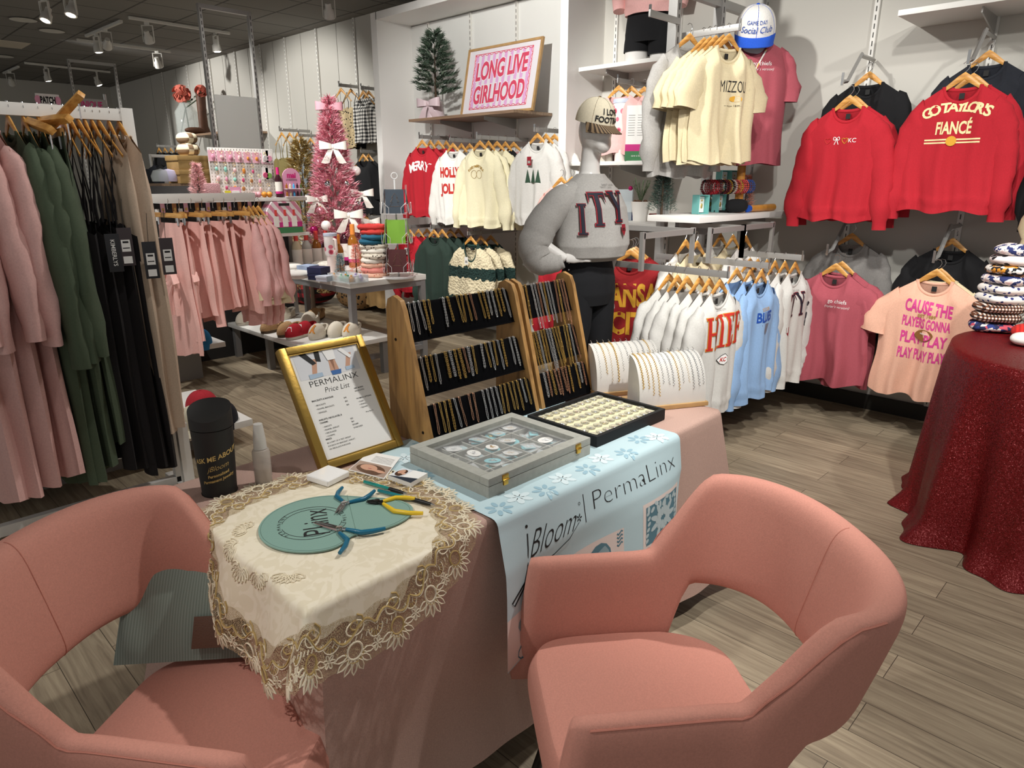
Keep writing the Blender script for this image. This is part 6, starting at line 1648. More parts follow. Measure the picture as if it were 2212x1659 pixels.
# headband stack
HBC = [ramp_mat('band_peach_dot', voro(34, [(0, '#c9705c'), (.2, '#e6b49c')]), .9), ramp_mat('band_coral_flower', voro(30, [(0, '#2c2326'), (.16, '#e08a80')]), .9), ramp_mat('band_peach_dot', None) if False else MATS['band_peach_dot'],
       ramp_mat('band_cow', voro(36, [(0, '#2a2522'), (.22, '#e7dfd4')]), .9), ramp_mat('band_leopard', voro(40, [(0, '#453628'), (.25, '#ddd2c2')]), .9), MATS['band_cow'] if 'band_cow' in MATS else None, MATS['band_leopard'] if 'band_leopard' in MATS else None, fab('band_teal', '#1f5a73'), fab('band_teal2', '#245f78'), fab('band_red', '#c23a34'), fab('band_red2', '#b8332f')]
hq = onT(812, 597)
for i in range(11):
    m = MB(); m.tube([((.105 + .006 * math.sin(i * 2)) * math.cos(q), .09 * math.sin(q), 0) for q in [2 * PI * k_ / 24 for k_ in range(24)]], [.022 + .003 * math.sin(k_ * 2.1 + i) for k_ in range(24)], 8, closed=True)
    tag(m.build('knot_headband', HBC[i], loc=(hq[0] + .008 * math.sin(i * 1.7), hq[1], TT + .022 + .0395 * i), rot=(0, 0, i * .7)), '%s headband, %s from the bottom of the stack' % (['peach dotted', 'coral flowered', 'peach dotted', 'black spotted', 'leopard print', 'black spotted', 'leopard print', 'teal', 'teal', 'red', 'red'][i], ORD[i]), 'headband', 'headband stack on the display table')
# greeting card rack
WIRE = mat('white_wire', '#d8d8d8', .35, .3)
cr = onT(862, 599); t = thing('card_rack', 'revolving wire rack of greeting cards on the display table corner', 'card rack', cr, D2R(50))
MB().cyl((0, 0, 0), (0, 0, .80), .008, 8).build('pole', WIRE, t); MB().lathe([(0, 0), (.14, 0), (.14, .012), (0, .012)], 24).build('base', WIRE, t)
MB().tube([(.025 * math.cos(q), 0, .83 + .025 * math.sin(q)) for q in [2 * PI * k_ / 14 for k_ in range(14)]], .004, 6, closed=True).build('top_ring', WIRE, t)
CCOL = [mat('card_maroon', '#4a1a1c', .6), mat('card_green', '#6d9a2a', .6), mat('card_navy', '#27333f', .6)]
for f_ in range(4):
    Tm = MX.Rotation(f_ * PI / 2, 4, 'Z')
    m = MB()
    for k_ in range(3):
        z = .05 + .24 * k_
        m.tube([Tm @ V(p) for p in [(-.09, -.10, z + .08), (-.09, -.115, z), (.09, -.115, z), (.09, -.10, z + .08)]], .002, 5); m.tube([Tm @ V(p) for p in [(-.09, -.12, z + .09), (-.05, -.125, z + .05), (-.05, -.125, z)]], .002, 5); m.tube([Tm @ V(p) for p in [(.09, -.12, z + .09), (.05, -.125, z + .05), (.05, -.125, z)]], .002, 5)
    for s_ in (-1, 1): m.tube([Tm @ V(p) for p in [(s_ * .09, -.09, .03), (s_ * .09, -.09, .76)]], .002, 5)
    m.build('wire_pocket', WIRE, t)
Tm0 = MX.Translation(cr) @ MX.Rotation(D2R(50), 4, 'Z')
for f_ in range(3):
    for k_ in range(3):
        R_ = MX.Rotation((f_ if f_ < 2 else 3) * PI / 2, 4, 'Z'); lab = '%s greeting card in the %s pocket, %s side of the wire rack' % (['maroon', 'green', 'dark navy'][k_], ['bottom', 'middle', 'top'][k_], ['front', 'right', 'left'][f_])
        o = tag(MB().box((0, 0, .095), (.15, .006, .19)).build('greeting_card', CCOL[k_]), lab, 'greeting card', 'cards in the wire rack'); o.matrix_world = Tm0 @ R_ @ MX.Translation((0, -.108, .055 + .24 * k_)) @ MX.Rotation(D2R(-8), 4, 'X')
        if k_ != 1:
            m = MB(); m.tube([(x, -.004, z) for x, z in ((0, .16), (-.025, .125), (-.012, .125), (-.035, .09), (-.018, .09), (-.045, .055), (.045, .055), (.018, .09), (.035, .09), (.012, .125), (.025, .125))], .0012, 4, closed=True); m.build('foil_tree', mat('foil_tan', '#8a6f58', .4, .4), o)
# small boxes, tray, folded things
for lab, px, py, d, mt_, nm in (('navy lidded gift box, lower of the pair', 690, 603, (.13, .13, .05), mat('box_navy', '#232a4e', .6), 'gift_box'), ('pale blue gift box left of the navy ones', 667, 598, (.13, .12, .10), mat('box_paleblue', '#9fb0cc', .6), 'gift_box'), ('small pale grey box in front of the navy boxes', 702, 607, (.11, .09, .045), mat('box_grey', '#c3cad6', .6), 'gift_box')):
    q = onT(px, py); t = thing(nm, lab, 'box', q, D2R(20)); MB().box((0, 0, d[2] / 2), d).build('box_body', mt_, t, bev=.002); MB().box((0, 0, d[2] * .8), (d[0] + .006, d[1] + .006, d[2] * .42)).build('lid', mt_, t, bev=.002)
q = onT(690, 603); o = tag(MB().box((0, 0, .025), (.135, .135, .05)).build('gift_box', MATS['box_navy'], loc=(q[0], q[1], TT + .053), rot=(0, 0, D2R(24)), bev=.002), 'navy lidded gift box, upper of the pair', 'box')
q = onT(752, 607); t = thing('acrylic_tray', 'clear tray of little lip balms at the front edge of the display table', 'tray', q, D2R(0))
m = MB()
for x, y, sx, sy in ((-.16, 0, .004, .18), (.16, 0, .004, .18), (0, -.09, .32, .004), (0, .09, .32, .004), (0, 0, .32, .003)): m.box((x, y, .03), (sx, sy, .06))
m.box((0, 0, .002), (.32, .18, .004)); m.build('tray_walls', mat('tray_clear', '#e6edf0', .08, alpha=.35), t)
rg = random.Random(2)
for i in range(14):
    c_ = [('mint', '#7fc0a4'), ('orange', '#e09a3a'), ('lilac', '#b6a3d8'), ('white', '#e8e6e2'), ('green', '#4f9a78')][i % 5]; x = -.13 + .02 * i + rg.uniform(-.01, .01); y = rg.uniform(-.065, .065)
    o = tag(MB().ell((0, 0, .022), (.022, .022, .02), 12, 8).lathe([(0, 0), (.018, 0), (.018, .02), (0, .02)], 12).build('lip_balm', mat('balm_' + c_[0], c_[1], .35), loc=(q[0] + x, q[1] + y, TT + .006)), '%s lip balm in the clear tray, %s from the left' % (c_[0], ORD[i]), 'lip balm', 'lip balms in the clear tray'); MB().ell((0, 0, .045), .009, 8, 6).build('balm_top', MATS['balm_' + c_[0]], o)
for lab, px, py, s, mt_ in (('white folded scarf at the left of the display table', 620, 586, .14, WHT), ('white folded scarf lying flat in front on the display table', 640, 602, .13, WHT), ('fluffy white trim round the pink tree foot', 705, 580, .13, mat('white_fluff', '#efe9dd', .98, bump=(60, 1, .02))), ('fluffy white trim right of the bottles', 792, 588, .10, MATS['white_fluff'])):
    o = pillow(lab, px, py, 3.4, s, mt_, .4, 'folded_scarf' if 'scarf' in lab else 'fur_trim', 'scarf' if 'scarf' in lab else 'trim', .28); q = onT(px, py); o.location = (q[0], q[1], TT + s * .28)
q = onT(655, 560); t = thing('wire_basket', 'wire basket of peppermint bags behind the white scarves', 'basket', q, .2)
m = MB()
for k_ in range(4): m.tube([(-.18, -.1, .04 * k_), (.18, -.1, .04 * k_), (.18, .1, .04 * k_), (-.18, .1, .04 * k_)], .002, 4, closed=True)
for k_ in range(9): m.tube([(-.18 + .045 * k_, -.1, 0), (-.18 + .045 * k_, -.1, .12)], .002, 4); m.tube([(-.18 + .045 * k_, .1, 0), (-.18 + .045 * k_, .1, .12)], .002, 4)
m.build('wire_mesh', GOLDM, t)
PEP = ramp_mat('peppermint', noisy(40, [(.45, '#efe6e2'), (.56, '#c8323c')]), .5)
for i in range(5): tag(MB().ell((0, 0, .045), (.045, .04, .05), 12, 8).build('candy_bag', PEP if i % 2 == 0 else mat('pink_candy', '#d887a5', .5), loc=(q[0] - .14 + .07 * i, q[1] + (.03 if i % 2 else -.03), TT + .01)), '%s candy bag in the wire basket, %s from the left' % ('peppermint striped' if i % 2 == 0 else 'pink', ORD[i]), 'candy bag', 'candy bags in the wire basket')
q = onT(660, 572); o = tag(MB().box((0, 0, .11), (.12, .03, .22)).build('blue_packet', mat('packet_blue', '#2a3f9a', .4), loc=(q[0], q[1] + .25, TT + .03), rot=(D2R(-15), 0, .9), bev=.004), 'dark blue packet leaning behind the wire basket', 'packet'); MB().box((0, -.017, .1), (.08, .004, .14)).build('oval_label', mat('label_pink', '#d9a0a4', .5), o)
# ---------------------------------------------------------------- mannequin and torsos
MANQ = mat('mannequin_gloss', '#e2dfdb', .22, coat=.4)
def rings(m, R_, n=36, mi=0, fold=0, seed=0, T=None):
    """R_: list of (x, y, z, rx, ry); folds grow between the ends"""
    N = len(R_)
    def fn(u, v):
        t = v * (N - 1); i = min(N - 2, int(t)); f = t - i; f = f * f * (3 - 2 * f) if fold else f
        a, b = R_[i], R_[i + 1]; q = [a[k_] + (b[k_] - a[k_]) * f for k_ in range(5)]
        g = u * 2 * PI; w_ = 1 + fold * (math.sin(g * 5 + v * 9 + seed) * .5 + math.sin(g * 9 - v * 14 + seed * 2) * .35)
        return (q[0] + q[3] * math.cos(g) * w_, q[1] + q[4] * math.sin(g) * w_, q[2])
    m.grid(fn, n, (N - 1) * 6, mi, True, T)
def soft(o, vox=.008, it=6):
    r = o.modifiers.new('remesh', 'REMESH'); r.mode = 'VOXEL'; r.voxel_size = vox; r.use_smooth_shade = True
    s_ = o.modifiers.new('smooth', 'SMOOTH'); s_.iterations = it; s_.factor = .5
MX0, MY0 = -2.40, 3.05
m = MB()
m.ell((0, -.02, 1.755), (.078, .098, .118), 24, 16); m.ell((0, -.075, 1.69), (.05, .045, .05), 16, 10); m.ell((0, -.118, 1.745), (.012, .014, .028), 10, 8)
m.tube([(0, .015, 1.50), (0, .01, 1.60), (0, -.005, 1.69)], [.062, .052, .056], 18)
rings(m, [(0, 0, .88, .15, .10), (0, 0, .98, .17, .115), (0, 0, 1.08, .135, .095), (0, 0, 1.18, .125, .09), (0, -.01, 1.32, .155, .11), (0, 0, 1.43, .165, .10), (0, .005, 1.50, .10, .07), (0, .01, 1.55, .05, .05)])
m.ell((0, 0, .88), (.15, .10, .04))
for s_ in (-1, 1):
    m.tube([(s_ * .085, 0, .92), (s_ * .095, -.02 * s_, .5), (s_ * .10, .01, .14)], [.085, .055, .036], 16); m.tube([(s_ * .10, .02, .135), (s_ * .10, -.06, .12), (s_ * .105, -.14, .112)], [.036, .036, .022], 12)
m.tube([(-.15, .0, 1.455), (-.24, .04, 1.36), (-.345, .085, 1.24)], [.055, .046, .038], 14); m.tube([(-.345, .085, 1.24), (-.29, .01, 1.16), (-.225, -.055, 1.105)], [.038, .032, .025], 14)
m.tube([(.15, .0, 1.455), (.19, .04, 1.3), (.20, .06, 1.15)], [.055, .045, .036], 14); m.tube([(.20, .06, 1.15), (.20, .05, 1.0), (.195, .03, .90)], [.036, .03, .024], 14)
man = m.build('mannequin', MANQ, loc=(MX0, MY0, .04), rot=(0, 0, D2R(84))); soft(man)
tag(man, 'white mannequin with hand on hip in a grey lettered sweatshirt and tan cap', 'mannequin')
def hand(side, w, d, up):
    """palm plus five bent fingers"""
    m = MB(); w = V(w); d = V(d).normalized(); up = V(up).normalized(); sd = d.cross(up)
    m.tube([w, w + d * .04, w + d * .085], [.024, .033, .034], 12, flat=.5, up=tuple(up))
    for k_, (o_, L) in enumerate(((-.026, .062), (-.009, .074), (.009, .070), (.026, .054))):
        b = w + d * .08 + sd * o_; m.tube([b, b + d * L * .4 + up * .006, b + d * L * .75 + up * .002 + sd * o_ * .15, b + d * L - up * .008 + sd * o_ * .2], [.0095, .009, .008, .006], 8)
    b = w + d * .028 - sd * .03; m.tube([b, b + d * .025 - sd * .022 + up * .006, b + d * .055 - sd * .03 + up * .004], [.011, .0095, .007], 8)
    o = m.build('hand', MANQ, man); soft(o, .0045, 4)
hand(-1, (-.225, -.05, 1.11), (.78, -.58, .12), (-.5, -.8, .2)); hand(1, (.195, .03, .90), (0, -.3, -1), (.9, -.3, 0))
m = MB()
rings(m, [(0, 0, 1.095, .150, .118), (0, -.005, 1.085, .17, .135), (0, -.012, 1.11, .215, .178), (0, -.015, 1.17, .232, .19), (0, -.012, 1.27, .222, .178), (0, -.01, 1.37, .215, .160), (0, 0, 1.44, .195, .13), (0, .004, 1.49, .15, .10), (0, .006, 1.525, .098, .08), (0, .004, 1.54, .078, .07)], 60, 0, .035, 1.0)
shirt = m.build('shirt', HGREY, man, ang=80)
def shp(x, z):     # front of the mannequin sweatshirt
    R_ = [(1.095, .15, .118), (1.17, .232, .19), (1.27, .222, .178), (1.37, .215, .160), (1.44, .195, .13), (1.49, .15, .10), (1.54, .08, .07)]
    for a, b in zip(R_, R_[1:]):
        if a[0] <= z <= b[0]:
            f = (z - a[0]) / (b[0] - a[0]); rx = a[1] + (b[1] - a[1]) * f; ry = a[2] + (b[2] - a[2]) * f; break
    else: rx, ry = .2, .15
    g = max(-1.5, min(1.5, x / rx)); return V((rx * 1.04 * math.sin(g), -.012 - ry * 1.04 * math.cos(g) - .003, z))
for mt_, gr, nm in ((PR_CRIM, .05, 'letter_edge'), (PR_NAVY, 0, 'lettering')):
    m = MB(); of = .0 if gr else .003
    for ch, x, wd, h, z in (('I', -.225, .10, .155, 1.235), ('T', -.15, .105, .165, 1.28), ('Y', -.03, .11, .155, 1.295)):
        put_slab(m, ch, x, z, wd * SLAB[ch][0], h, lambda a, b: shp(a, b) + V((0, -of, 0)), 0, 6, gr)
    m.build(nm, mt_, man)
m = MB(); m.poly([shp(.055 + x, 1.255 + z) + V((0, -.004, 0)) for x, z in ((-.018, .028), (.018, .028), (.02, -.005), (0, -.035), (-.02, -.005))]); m.build('crest', PR_CRIM, man); m = MB(); put_text(m, 'STL', .014, lambda a, b: shp(.055 + a, 1.25 + b) + V((0, -.006, 0)), bold=.02); put_text(m, 'SAINT LOUIS', .010, lambda a, b: shp(.0 + a, 1.478 + b) + V((0, .002, 0))); m.build('crest_letters', INK, man)
def slv(pts, rad, name='sleeve'):
    m = MB(); P_ = []
    for i in range(len(pts) - 1):
        for k_ in range(6): P_.append(V(pts[i]).lerp(V(pts[i + 1]), k_ / 6))
    P_.append(V(pts[-1])); rr_ = []
    for i in range(len(rad) - 1):
        for k_ in range(6): rr_.append((rad[i] + (rad[i + 1] - rad[i]) * k_ / 6) * (1 + .05 * math.sin(i * 6 + k_ * 1.9)))
    rr_.append(rad[-1]); m.tube(P_, rr_, 20); o = m.build(name, HGREY, man, ang=80)
    s_ = o.modifiers.new('smooth', 'SMOOTH'); s_.iterations = 4
slv([(-.10, .0, 1.455), (-.20, .02, 1.40), (-.30, .06, 1.28), (-.345, .075, 1.17), (-.325, .045, 1.09), (-.268, -.01, 1.085), (-.235, -.045, 1.10)], [.06, .085, .088, .090, .080, .055, .040])
slv([(.10, 0, 1.455), (.17, .02, 1.40), (.20, .04, 1.25), (.205, .06, 1.08), (.20, .05, .99)], [.06, .08, .075, .07, .045])
m = MB(); rings(m, [(0, 0, 1.15, .14, .105), (0, 0, 1.08, .15, .11), (0, .003, .98, .182, .125), (0, .003, .90, .186, .125), (0, .0, .84, .165, .108)], 40)
for s_ in (-1, 1): m.tube([(s_ * .085, 0, .93), (s_ * .092, -.005, .72), (s_ * .096, -.018 * s_, .50), (s_ * .10, .0, .30), (s_ * .10, .01, .15)], [.098, .086, .066, .056, .05], 22)
o = m.build('trousers', fab('black_denim', '#15161a', sheen=0), man, ang=80)
m = MB()
for k_ in range(26):
    z = 1.08 - .036 * k_; x = -.178 if z > .9 else -.18 + (.9 - z) * .09; m.ell((x - .006 if z > .85 else x - .004, -.035 - .0 * k_, z), .0042, 8, 6)
m.build('stud_row', mat('pearl_stud', '#d9dade', .2, .4), man)
cp = cap('tan cap with black lettering and a striped brim', (0, -.015, 1.795), 0, CAPC, ramp_mat('brim_stripe', checks(110, [(0, '#8d765a'), (.3, '#3a2d22')], (0,)), .8), lambda t, fr: [(lambda m: (put_text(m, 'I LOVE', .026, lambda x, y: fr(x, .056 + y) , bold=.03, cut=.3), put_text(m, 'FOOTBALL', .026, lambda x, y: fr(x, .020 + y), bold=.03, cut=.3), m.build('lettering', INK, t)))(MB())], s=1.03, rot=(D2R(14), 0, 0))
cp.parent = man; del cp['category']
MB().lathe([(0, 0), (.20, 0), (.20, .012), (0, .014)], 32).build('base_plate', CHROME, man, loc=(0, 0, -.04)); MB().box((0, .0, .06), (.5, .5, .0)).build('base_shadow_pad', CHROME, man) if 0 else None

# pink torso on the top wall shelf
t = thing('torso_form', 'pink sweatshirt torso in black shorts on the top wall shelf', 'mannequin', (-3.30, 4.86, 2.421), D2R(18))
m = MB()
for s_ in (-1, 1): rings(m, [(s_ * .10, 0, 0, .085, .085), (s_ * .095, 0, .12, .095, .095), (s_ * .085, 0, .2, .09, .10)], 24); m.add([(s_ * .10 + .085 * math.cos(q), .085 * math.sin(q), 0) for q in [2 * PI * k_ / 24 for k_ in range(24)]], [tuple(range(24))])
rings(m, [(0, 0, .16, .18, .11), (0, 0, .30, .17, .11), (0, 0, .5, .14, .10), (0, 0, .75, .17, .11), (0, 0, .86, .07, .06)], 30); m.build('torso', MANQ, t)
m = MB(); rings(m, [(0, 0, .13, .19, .118), (0, 0, .2, .192, .12), (0, 0, .34, .178, .118), (0, 0, .45, .15, .108)], 36)
for s_ in (-1, 1): rings(m, [(s_ * .098, 0, .055 - .015 * s_, .10, .10), (s_ * .094, 0, .13, .101, .104), (s_ * .088, 0, .22, .095, .10)], 28)
m.build('shorts', BLK, t)
m = MB(); rings(m, [(0, 0, .33, .16, .11), (0, -.01, .32, .19, .14), (0, -.01, .38, .21, .155), (0, 0, .55, .215, .14), (0, 0, .72, .20, .13), (0, 0, .83, .10, .08)], 48, 0, .05, 2); 
for s_ in (-1, 1): m.tube([(s_ * .15, 0, .76), (s_ * .26, .0, .58), (s_ * .23, -.05, .36)], [.07, .075, .05], 14)
m.build('shirt', PINKF, t, ang=80)
# rose tee torso on a wooden pole, standing on the jewellery shelf
t = thing('torso_form', 'rose tee torso on a wooden pole wearing a white and blue cap', 'mannequin', (-2.33, 4.62, 1.342), D2R(32))
MB().cyl((0, 0, 0), (0, 0, .95), .028, 16).build('pole', mat('pole_wood', '#c98a3c', .4, var=(12, .15)), t); MB().lathe([(0, 0), (.13, 0), (.12, .02), (0, .025)], 24).build('base', MATS['pole_wood'], t)
m = MB(); rings(m, [(0, 0, .45, .15, .10), (0, 0, .75, .16, .11), (0, 0, .98, .18, .11), (0, 0, 1.06, .10, .07), (0, 0, 1.12, .05, .05), (0, 0, 1.16, .05, .05)], 30); m.build('form', MANQ, t)
p = dict(TEE, W=.235, L=.78, D=.135, sw=.20, sl=.24, sa=.10, nw=.07, nd=.03, fa=.014); pt = gsurf(p, 77)
o = garment('shirt', 'rose tee', 'x', p, ROSEF, 77, decor=gochiefs); o.parent = t; o.location = (0, 0, 1.085); del o['category']
m = MB(); m.grid(lambda u, v: on_front(pt, .10 - .22 * u + (v - .5) * .03, -.03 - .44 * u + (v - .5) * .04, .016), 40, 3); ob = m.build('bag_strap', ramp_mat('strap_print', vcell(26, [(0, '#efe9df'), (.45, '#c4303a'), (.6, '#e6b53a'), (.75, '#efe9df')]), .7), t); ob.location = (0, 0, 1.085)
cp = cap('white cap with a blue brim and blue script', (0, -.03, 1.115), 0, CAPW, fab('brim_blue', '#2257c8'), lambda t_, fr: [(lambda m: (put_text(m, 'GAME DAY', .016, lambda x, y: fr(x, .060 + y), bold=.0, cut=.3), put_text(m, 'Social Club', .026, lambda x, y: fr(x, .026 + y), bold=.0, cut=.3, shear=.3), m.build('lettering', PR_BLUE, t_)))(MB())], s=1.36, rot=(D2R(24), 0, 0)); cp.parent = t; del cp['category']

# ---------------------------------------------------------------- jewellery shelf of the gondola
t = thing('gondola_shelf', 'white shelf of bracelets and teal boxes on the gondola', 'shelf', (-2.28, 4.33, 1.34))
MB().box((0, 0, -.018), (.36, 1.26, .036)).build('shelf_board', WHITE, t, bev=.002); m = MB(); bracket(m, 0, 0, -.036, .3, 0); 
for y in (-.3, .45): MB().box((-.05, y, -.08), (.26, .006, .09)).build('bracket', DSTEEL, t)
SZ = 1.341
def onS(px, py, z=SZ): q = P(px, py, z=z); return V((min(-2.12, max(-2.43, q.x)), min(4.92, q.y), z))
TEALB = mat('teal_box', '#7cc4c0', .6)
def jbox(lab, loc, rz, s=.075, inner='earrings'):
    t = thing('jewellery_box', lab, 'box', loc, rz, 'teal jewellery boxes')
    m = MB(); h = s * 1.35
    for x, y, z, a, b, c in ((-s / 2, 0, h / 2, .004, s * .7, h), (s / 2, 0, h / 2, .004, s * .7, h), (0, 0, .002, s, s * .7, .004), (0, 0, h, s + .004, s * .7, .004), (0, s * .35, h / 2, s, .004, h)): m.box((x, y, z), (a, b, c))
    m.build('box_shell', TEALB, t); MB().box((0, s * .1, h / 2), (s * .85, .003, h * .85)).build('earring_card', PAPER, t)
    m = MB()
    for s_ in (-1, 1): m.ell((s_ * s * .17, s * .07, h * .42), (s * .10, .004, s * .2), 10, 6); m.ell((s_ * s * .17, s * .07, h * .72), .006, 8, 5)
    m.build('earring', GLD if inner == 'earrings' else SILV, t)
for lab, px, py, z, rz in (('teal earring box standing in front on the gondola shelf, left one', 1512, 462, SZ, 75), ('teal earring box standing in front on the gondola shelf, right one', 1553, 458, SZ, 80), ('small teal box at the left under the clear riser', 1454, 456, SZ, 60), ('teal box lying behind the left front one', 1478, 455, SZ, 60)):
    jbox(lab, onS(px, py, z), D2R(rz), .085 if 'front' in lab else .06)
q = onS(1490, 452); t = thing('acrylic_riser', 'clear riser carrying two teal boxes on the gondola shelf', 'riser', q, 0)
m = MB(); m.box((0, 0, .15), (.16, .24, .005)); m.box((-.075, 0, .075), (.005, .24, .15)); m.box((.0, .118, .075), (.16, .005, .15)); m.build('riser_panels', mat('riser_clear', '#eef3f5', .05, alpha=.35), t)
jbox('teal box on the clear riser, left one', (q.x, q.y - .06, SZ + .154), D2R(70), .085); jbox('teal box with orange earrings on the clear riser, right one', (q.x + .01, q.y + .06, SZ + .154), D2R(70), .085)
q0 = onS(1600, 450); t = thing('bracelet_bar', 'bar stand full of beaded bracelets on the gondola shelf', 'bracelet stand', (-2.30, 4.30, SZ)); MB().cyl((0, -.22, .20), (0, .42, .20), .008, 10).build('bar', BLACKM, t); MB().cyl((0, .1, 0), (0, .1, .2), .008, 10).build('post', BLACKM, t); MB().box((0, .1, .006), (.1, .16, .012)).build('base', BLACKM, t)
BCS = [('red', '#a8202c'), ('maroon', '#6a1a1e'), ('black', '#18171a'), ('gold', '#b8923c'), ('white', '#e8e4de'), ('red and white', '#c9504c'), ('blue', '#3a4f8a')]; rg = random.Random(9)
for i in range(22):
    c_ = BCS[min(6, max(0, int(i / 22 * 7) + rg.choice([-1, 0, 0, 1])))]; m = MB()
    for k_ in range(20):
        a = 2 * PI * k_ / 20; m.ell((.033 * math.cos(a), rg.uniform(-.003, .003), -.025 + .042 * math.sin(a)), .0062, 6, 4)
    tag(m.build('beaded_bracelet', mat('bead_' + c_[0].replace(' ', '_'), c_[1], .35), loc=(-2.30, 4.09 + .0295 * i, SZ + .188), rot=(0, 0, rg.uniform(-.3, .3))), '%s beaded bracelet, %s from the left on the bar stand' % (c_[0], ORD[i]), 'bracelet', 'beaded bracelets on the bar stand')
pine('peach bottle brush tree at the right end of the gondola shelf', 'brush_tree', 'decoration', onS(1662, 448), .24, .06, [mat('brush_peach', '#ee9a84', .7)], 1400, 9, .024, .0016, z0=.08); pine('small grey green brush tree beside the peach one on the gondola shelf', 'brush_tree', 'decoration', onS(1677, 447), .10, .03, [mat('brush_blue', '#6f8f97', .7)], 500, 10, .014, .0014, z0=.08)
pine('dark green bottle brush tree at the left end of the gondola shelf', 'brush_tree', 'decoration', onS(1428, 462) + V((0, -.06, 0)), .30, .075, [mat('brush_green', '#33483f', .8)], 2200, 11, .03, .0018, z0=.10)
q = onS(1600, 450); t = thing('wooden_bat', 'orange wooden bat lying at the right of the gondola shelf', 'bat', (-2.17, 4.62, SZ + .024), 0); MB().tube([(0, -.16, 0), (0, .0, 0), (0, .20, 0)], [.02, .022, .024], 14).build('bat_body', MATS['pole_wood'], t); MB().cyl((0, -.19, 0), (0, -.16, 0), .023, 14).build('blue_end', mat('end_blue', '#2450b0', .5), t)
pillow('black fabric pouch beside the bat on the gondola shelf', 1575, 445, 4.4, .07, BLK, .3, 'fabric_pouch', 'pouch').location = (-2.2, 4.34, SZ + .045)
# potted sprig and neighbours on the low wall shelf
LZ = 1.236
q = P(1382, 478, z=LZ); q = V((max(-3.5, min(-2.7, q.x)), max(4.46, min(4.95, q.y)), LZ)); t = thing('potted_sprig', 'white pot with a little christmas sprig and red ball on the low wall shelf', 'potted plant', q)
MB().lathe([(0, 0), (.055, 0), (.058, .03), (.057, .032), (.075, .15), (.068, .15), (.066, .13), (0, .13)], 24).build('pot', mat('pot_white', '#ece9e3', .4), t)
m = MB(); rg = random.Random(4)
for k_ in range(7): m.tube([(0, 0, .13), (.03 * math.cos(k_), .03 * math.sin(k_), .22), (.07 * math.cos(k_), .07 * math.sin(k_), .27 + .02 * (k_ % 4))], .003, 5)
for k_ in range(420):
    b_ = k_ % 7; f = rg.uniform(.2, 1); c = V((.07 * f * math.cos(b_), .07 * f * math.sin(b_), .14 + .16 * f)); d = V((rg.uniform(-1, 1), rg.uniform(-1, 1), rg.uniform(-.1, 1))).normalized() * .035; s_ = V((d.y, -d.x, 0)).normalized() * .0015; m.add([c - s_, c + s_, c + d], [(0, 1, 2)], 0, False)
m.build('sprig', mat('sprig_green', '#5c7050', .8), t); MB().ell((-.06, -.06, .25), .018, 12, 8).build('red_ball', BALL['rose'], t); m = MB(); [m.ell((.045 * math.cos(k_ * 1.3), .045 * math.sin(k_ * 1.3), .145), .018, 8, 6) for k_ in range(5)]; m.build('pine_cone', mat('cone_brown', '#5a3f2c', .9), t)
def onL(px): q = P(px, 476, z=LZ); return V((max(-3.5, min(-2.7, q.x)), max(4.48, min(4.95, q.y)), LZ))
for lab, px, d, mt_ in (('dark blue box left of the white pot', 1355, (.12, .10, .06), mat('box_deepblue', '#27335e', .5)), ('red candy box right of the white pot', 1412, (.14, .10, .05), mat('box_red', '#9c2b26', .5)), ('crinkled clear gift bag behind the white pot', 1338, (.13, .09, .24), mat('bag_clear', '#c9d2d6', .1, alpha=.55))):
    o = tag(MB().box((0, 0, d[2] / 2), d).build('gift_bag' if 'bag' in lab else 'gift_box', mt_, loc=onL(px) + V((0, .06, 0)), rot=(0, 0, .5), bev=.004), lab, 'bag' if 'bag' in lab else 'box')
# tumbler shelf
TZ2 = 1.691
def onU(px): q = P(px, 342, y=4.72); return (q.x, 4.72, TZ2)
tumbler('pink patterned tumbler on the wall shelf right of the mannequin cap', onU(1342), .46, .075, TLID, TUMB, TPAT)
q = onU(1382); t = thing('gift_pack', 'white bottle gift box with a green and magenta foot on the wall shelf', 'gift box', q, D2R(30)); MB().box((0, 0, .20), (.22, .12, .40)).build('box_body', PAPER, t, bev=.003); MB().box((0, 0, .035), (.223, .123, .07)).build('green_band', mat('band_green', '#3c7a4c', .6), t); MB().box((0, 0, .095), (.224, .124, .05)).build('magenta_band', MAGB, t)
m = MB(); [m.box((-.07 + .07 * i, -.061, .33 - .018 * j), (.05, .001, .004)) for i in range(3) for j in range(9)]; m.build('small_print', mat('grey_print', '#a6a4a2', .7), t); m = MB(); put_text(m, 'save a bar for it', .014, lambda x, y: V((x, -.0625, .03 + y))); m.build('foot_lettering', PAPER, t)
bottle('blue syrup bottle with a magenta neck at the right end of the wall shelf', onU(1413), .44, .045, BLUL, CAPM, LABW, band=MAGB)
for i, px in enumerate((1296, 1306, 1316)): tag(MB().lathe([(0, 0), (.028, 0), (.028, .10), (.02, .12), (0, .12)], 14).build('small_jar', mat('jar_pale', '#dcd6c8', .3), loc=onU(px)), 'small pale jar beside the tumbler, %s from the left' % ORD[i], 'jar', 'pale jars on the wall shelf')
arm('wall arm holding the pale pink sweaters', -3.42, WY - .03, 2.30, 0, -1, .38)
for i in range(3): lab = 'pale pink sweater hanging behind the tumbler shelf, %s one' % ORD[i]; place(garment('sweater', lab, 'sweater', dict(SWEAT, L=.44, sl=.38), PINKF, 860 + i, 'pale pink sweaters on the wall', simple=True), -3.45 + .05 * i, 4.70 + .10 * i, 2.30, .1); hang('wooden hanger of the %s pale pink wall sweater' % ORD[i], -3.45 + .05 * i, 4.70 + .10 * i, 2.30, .1)
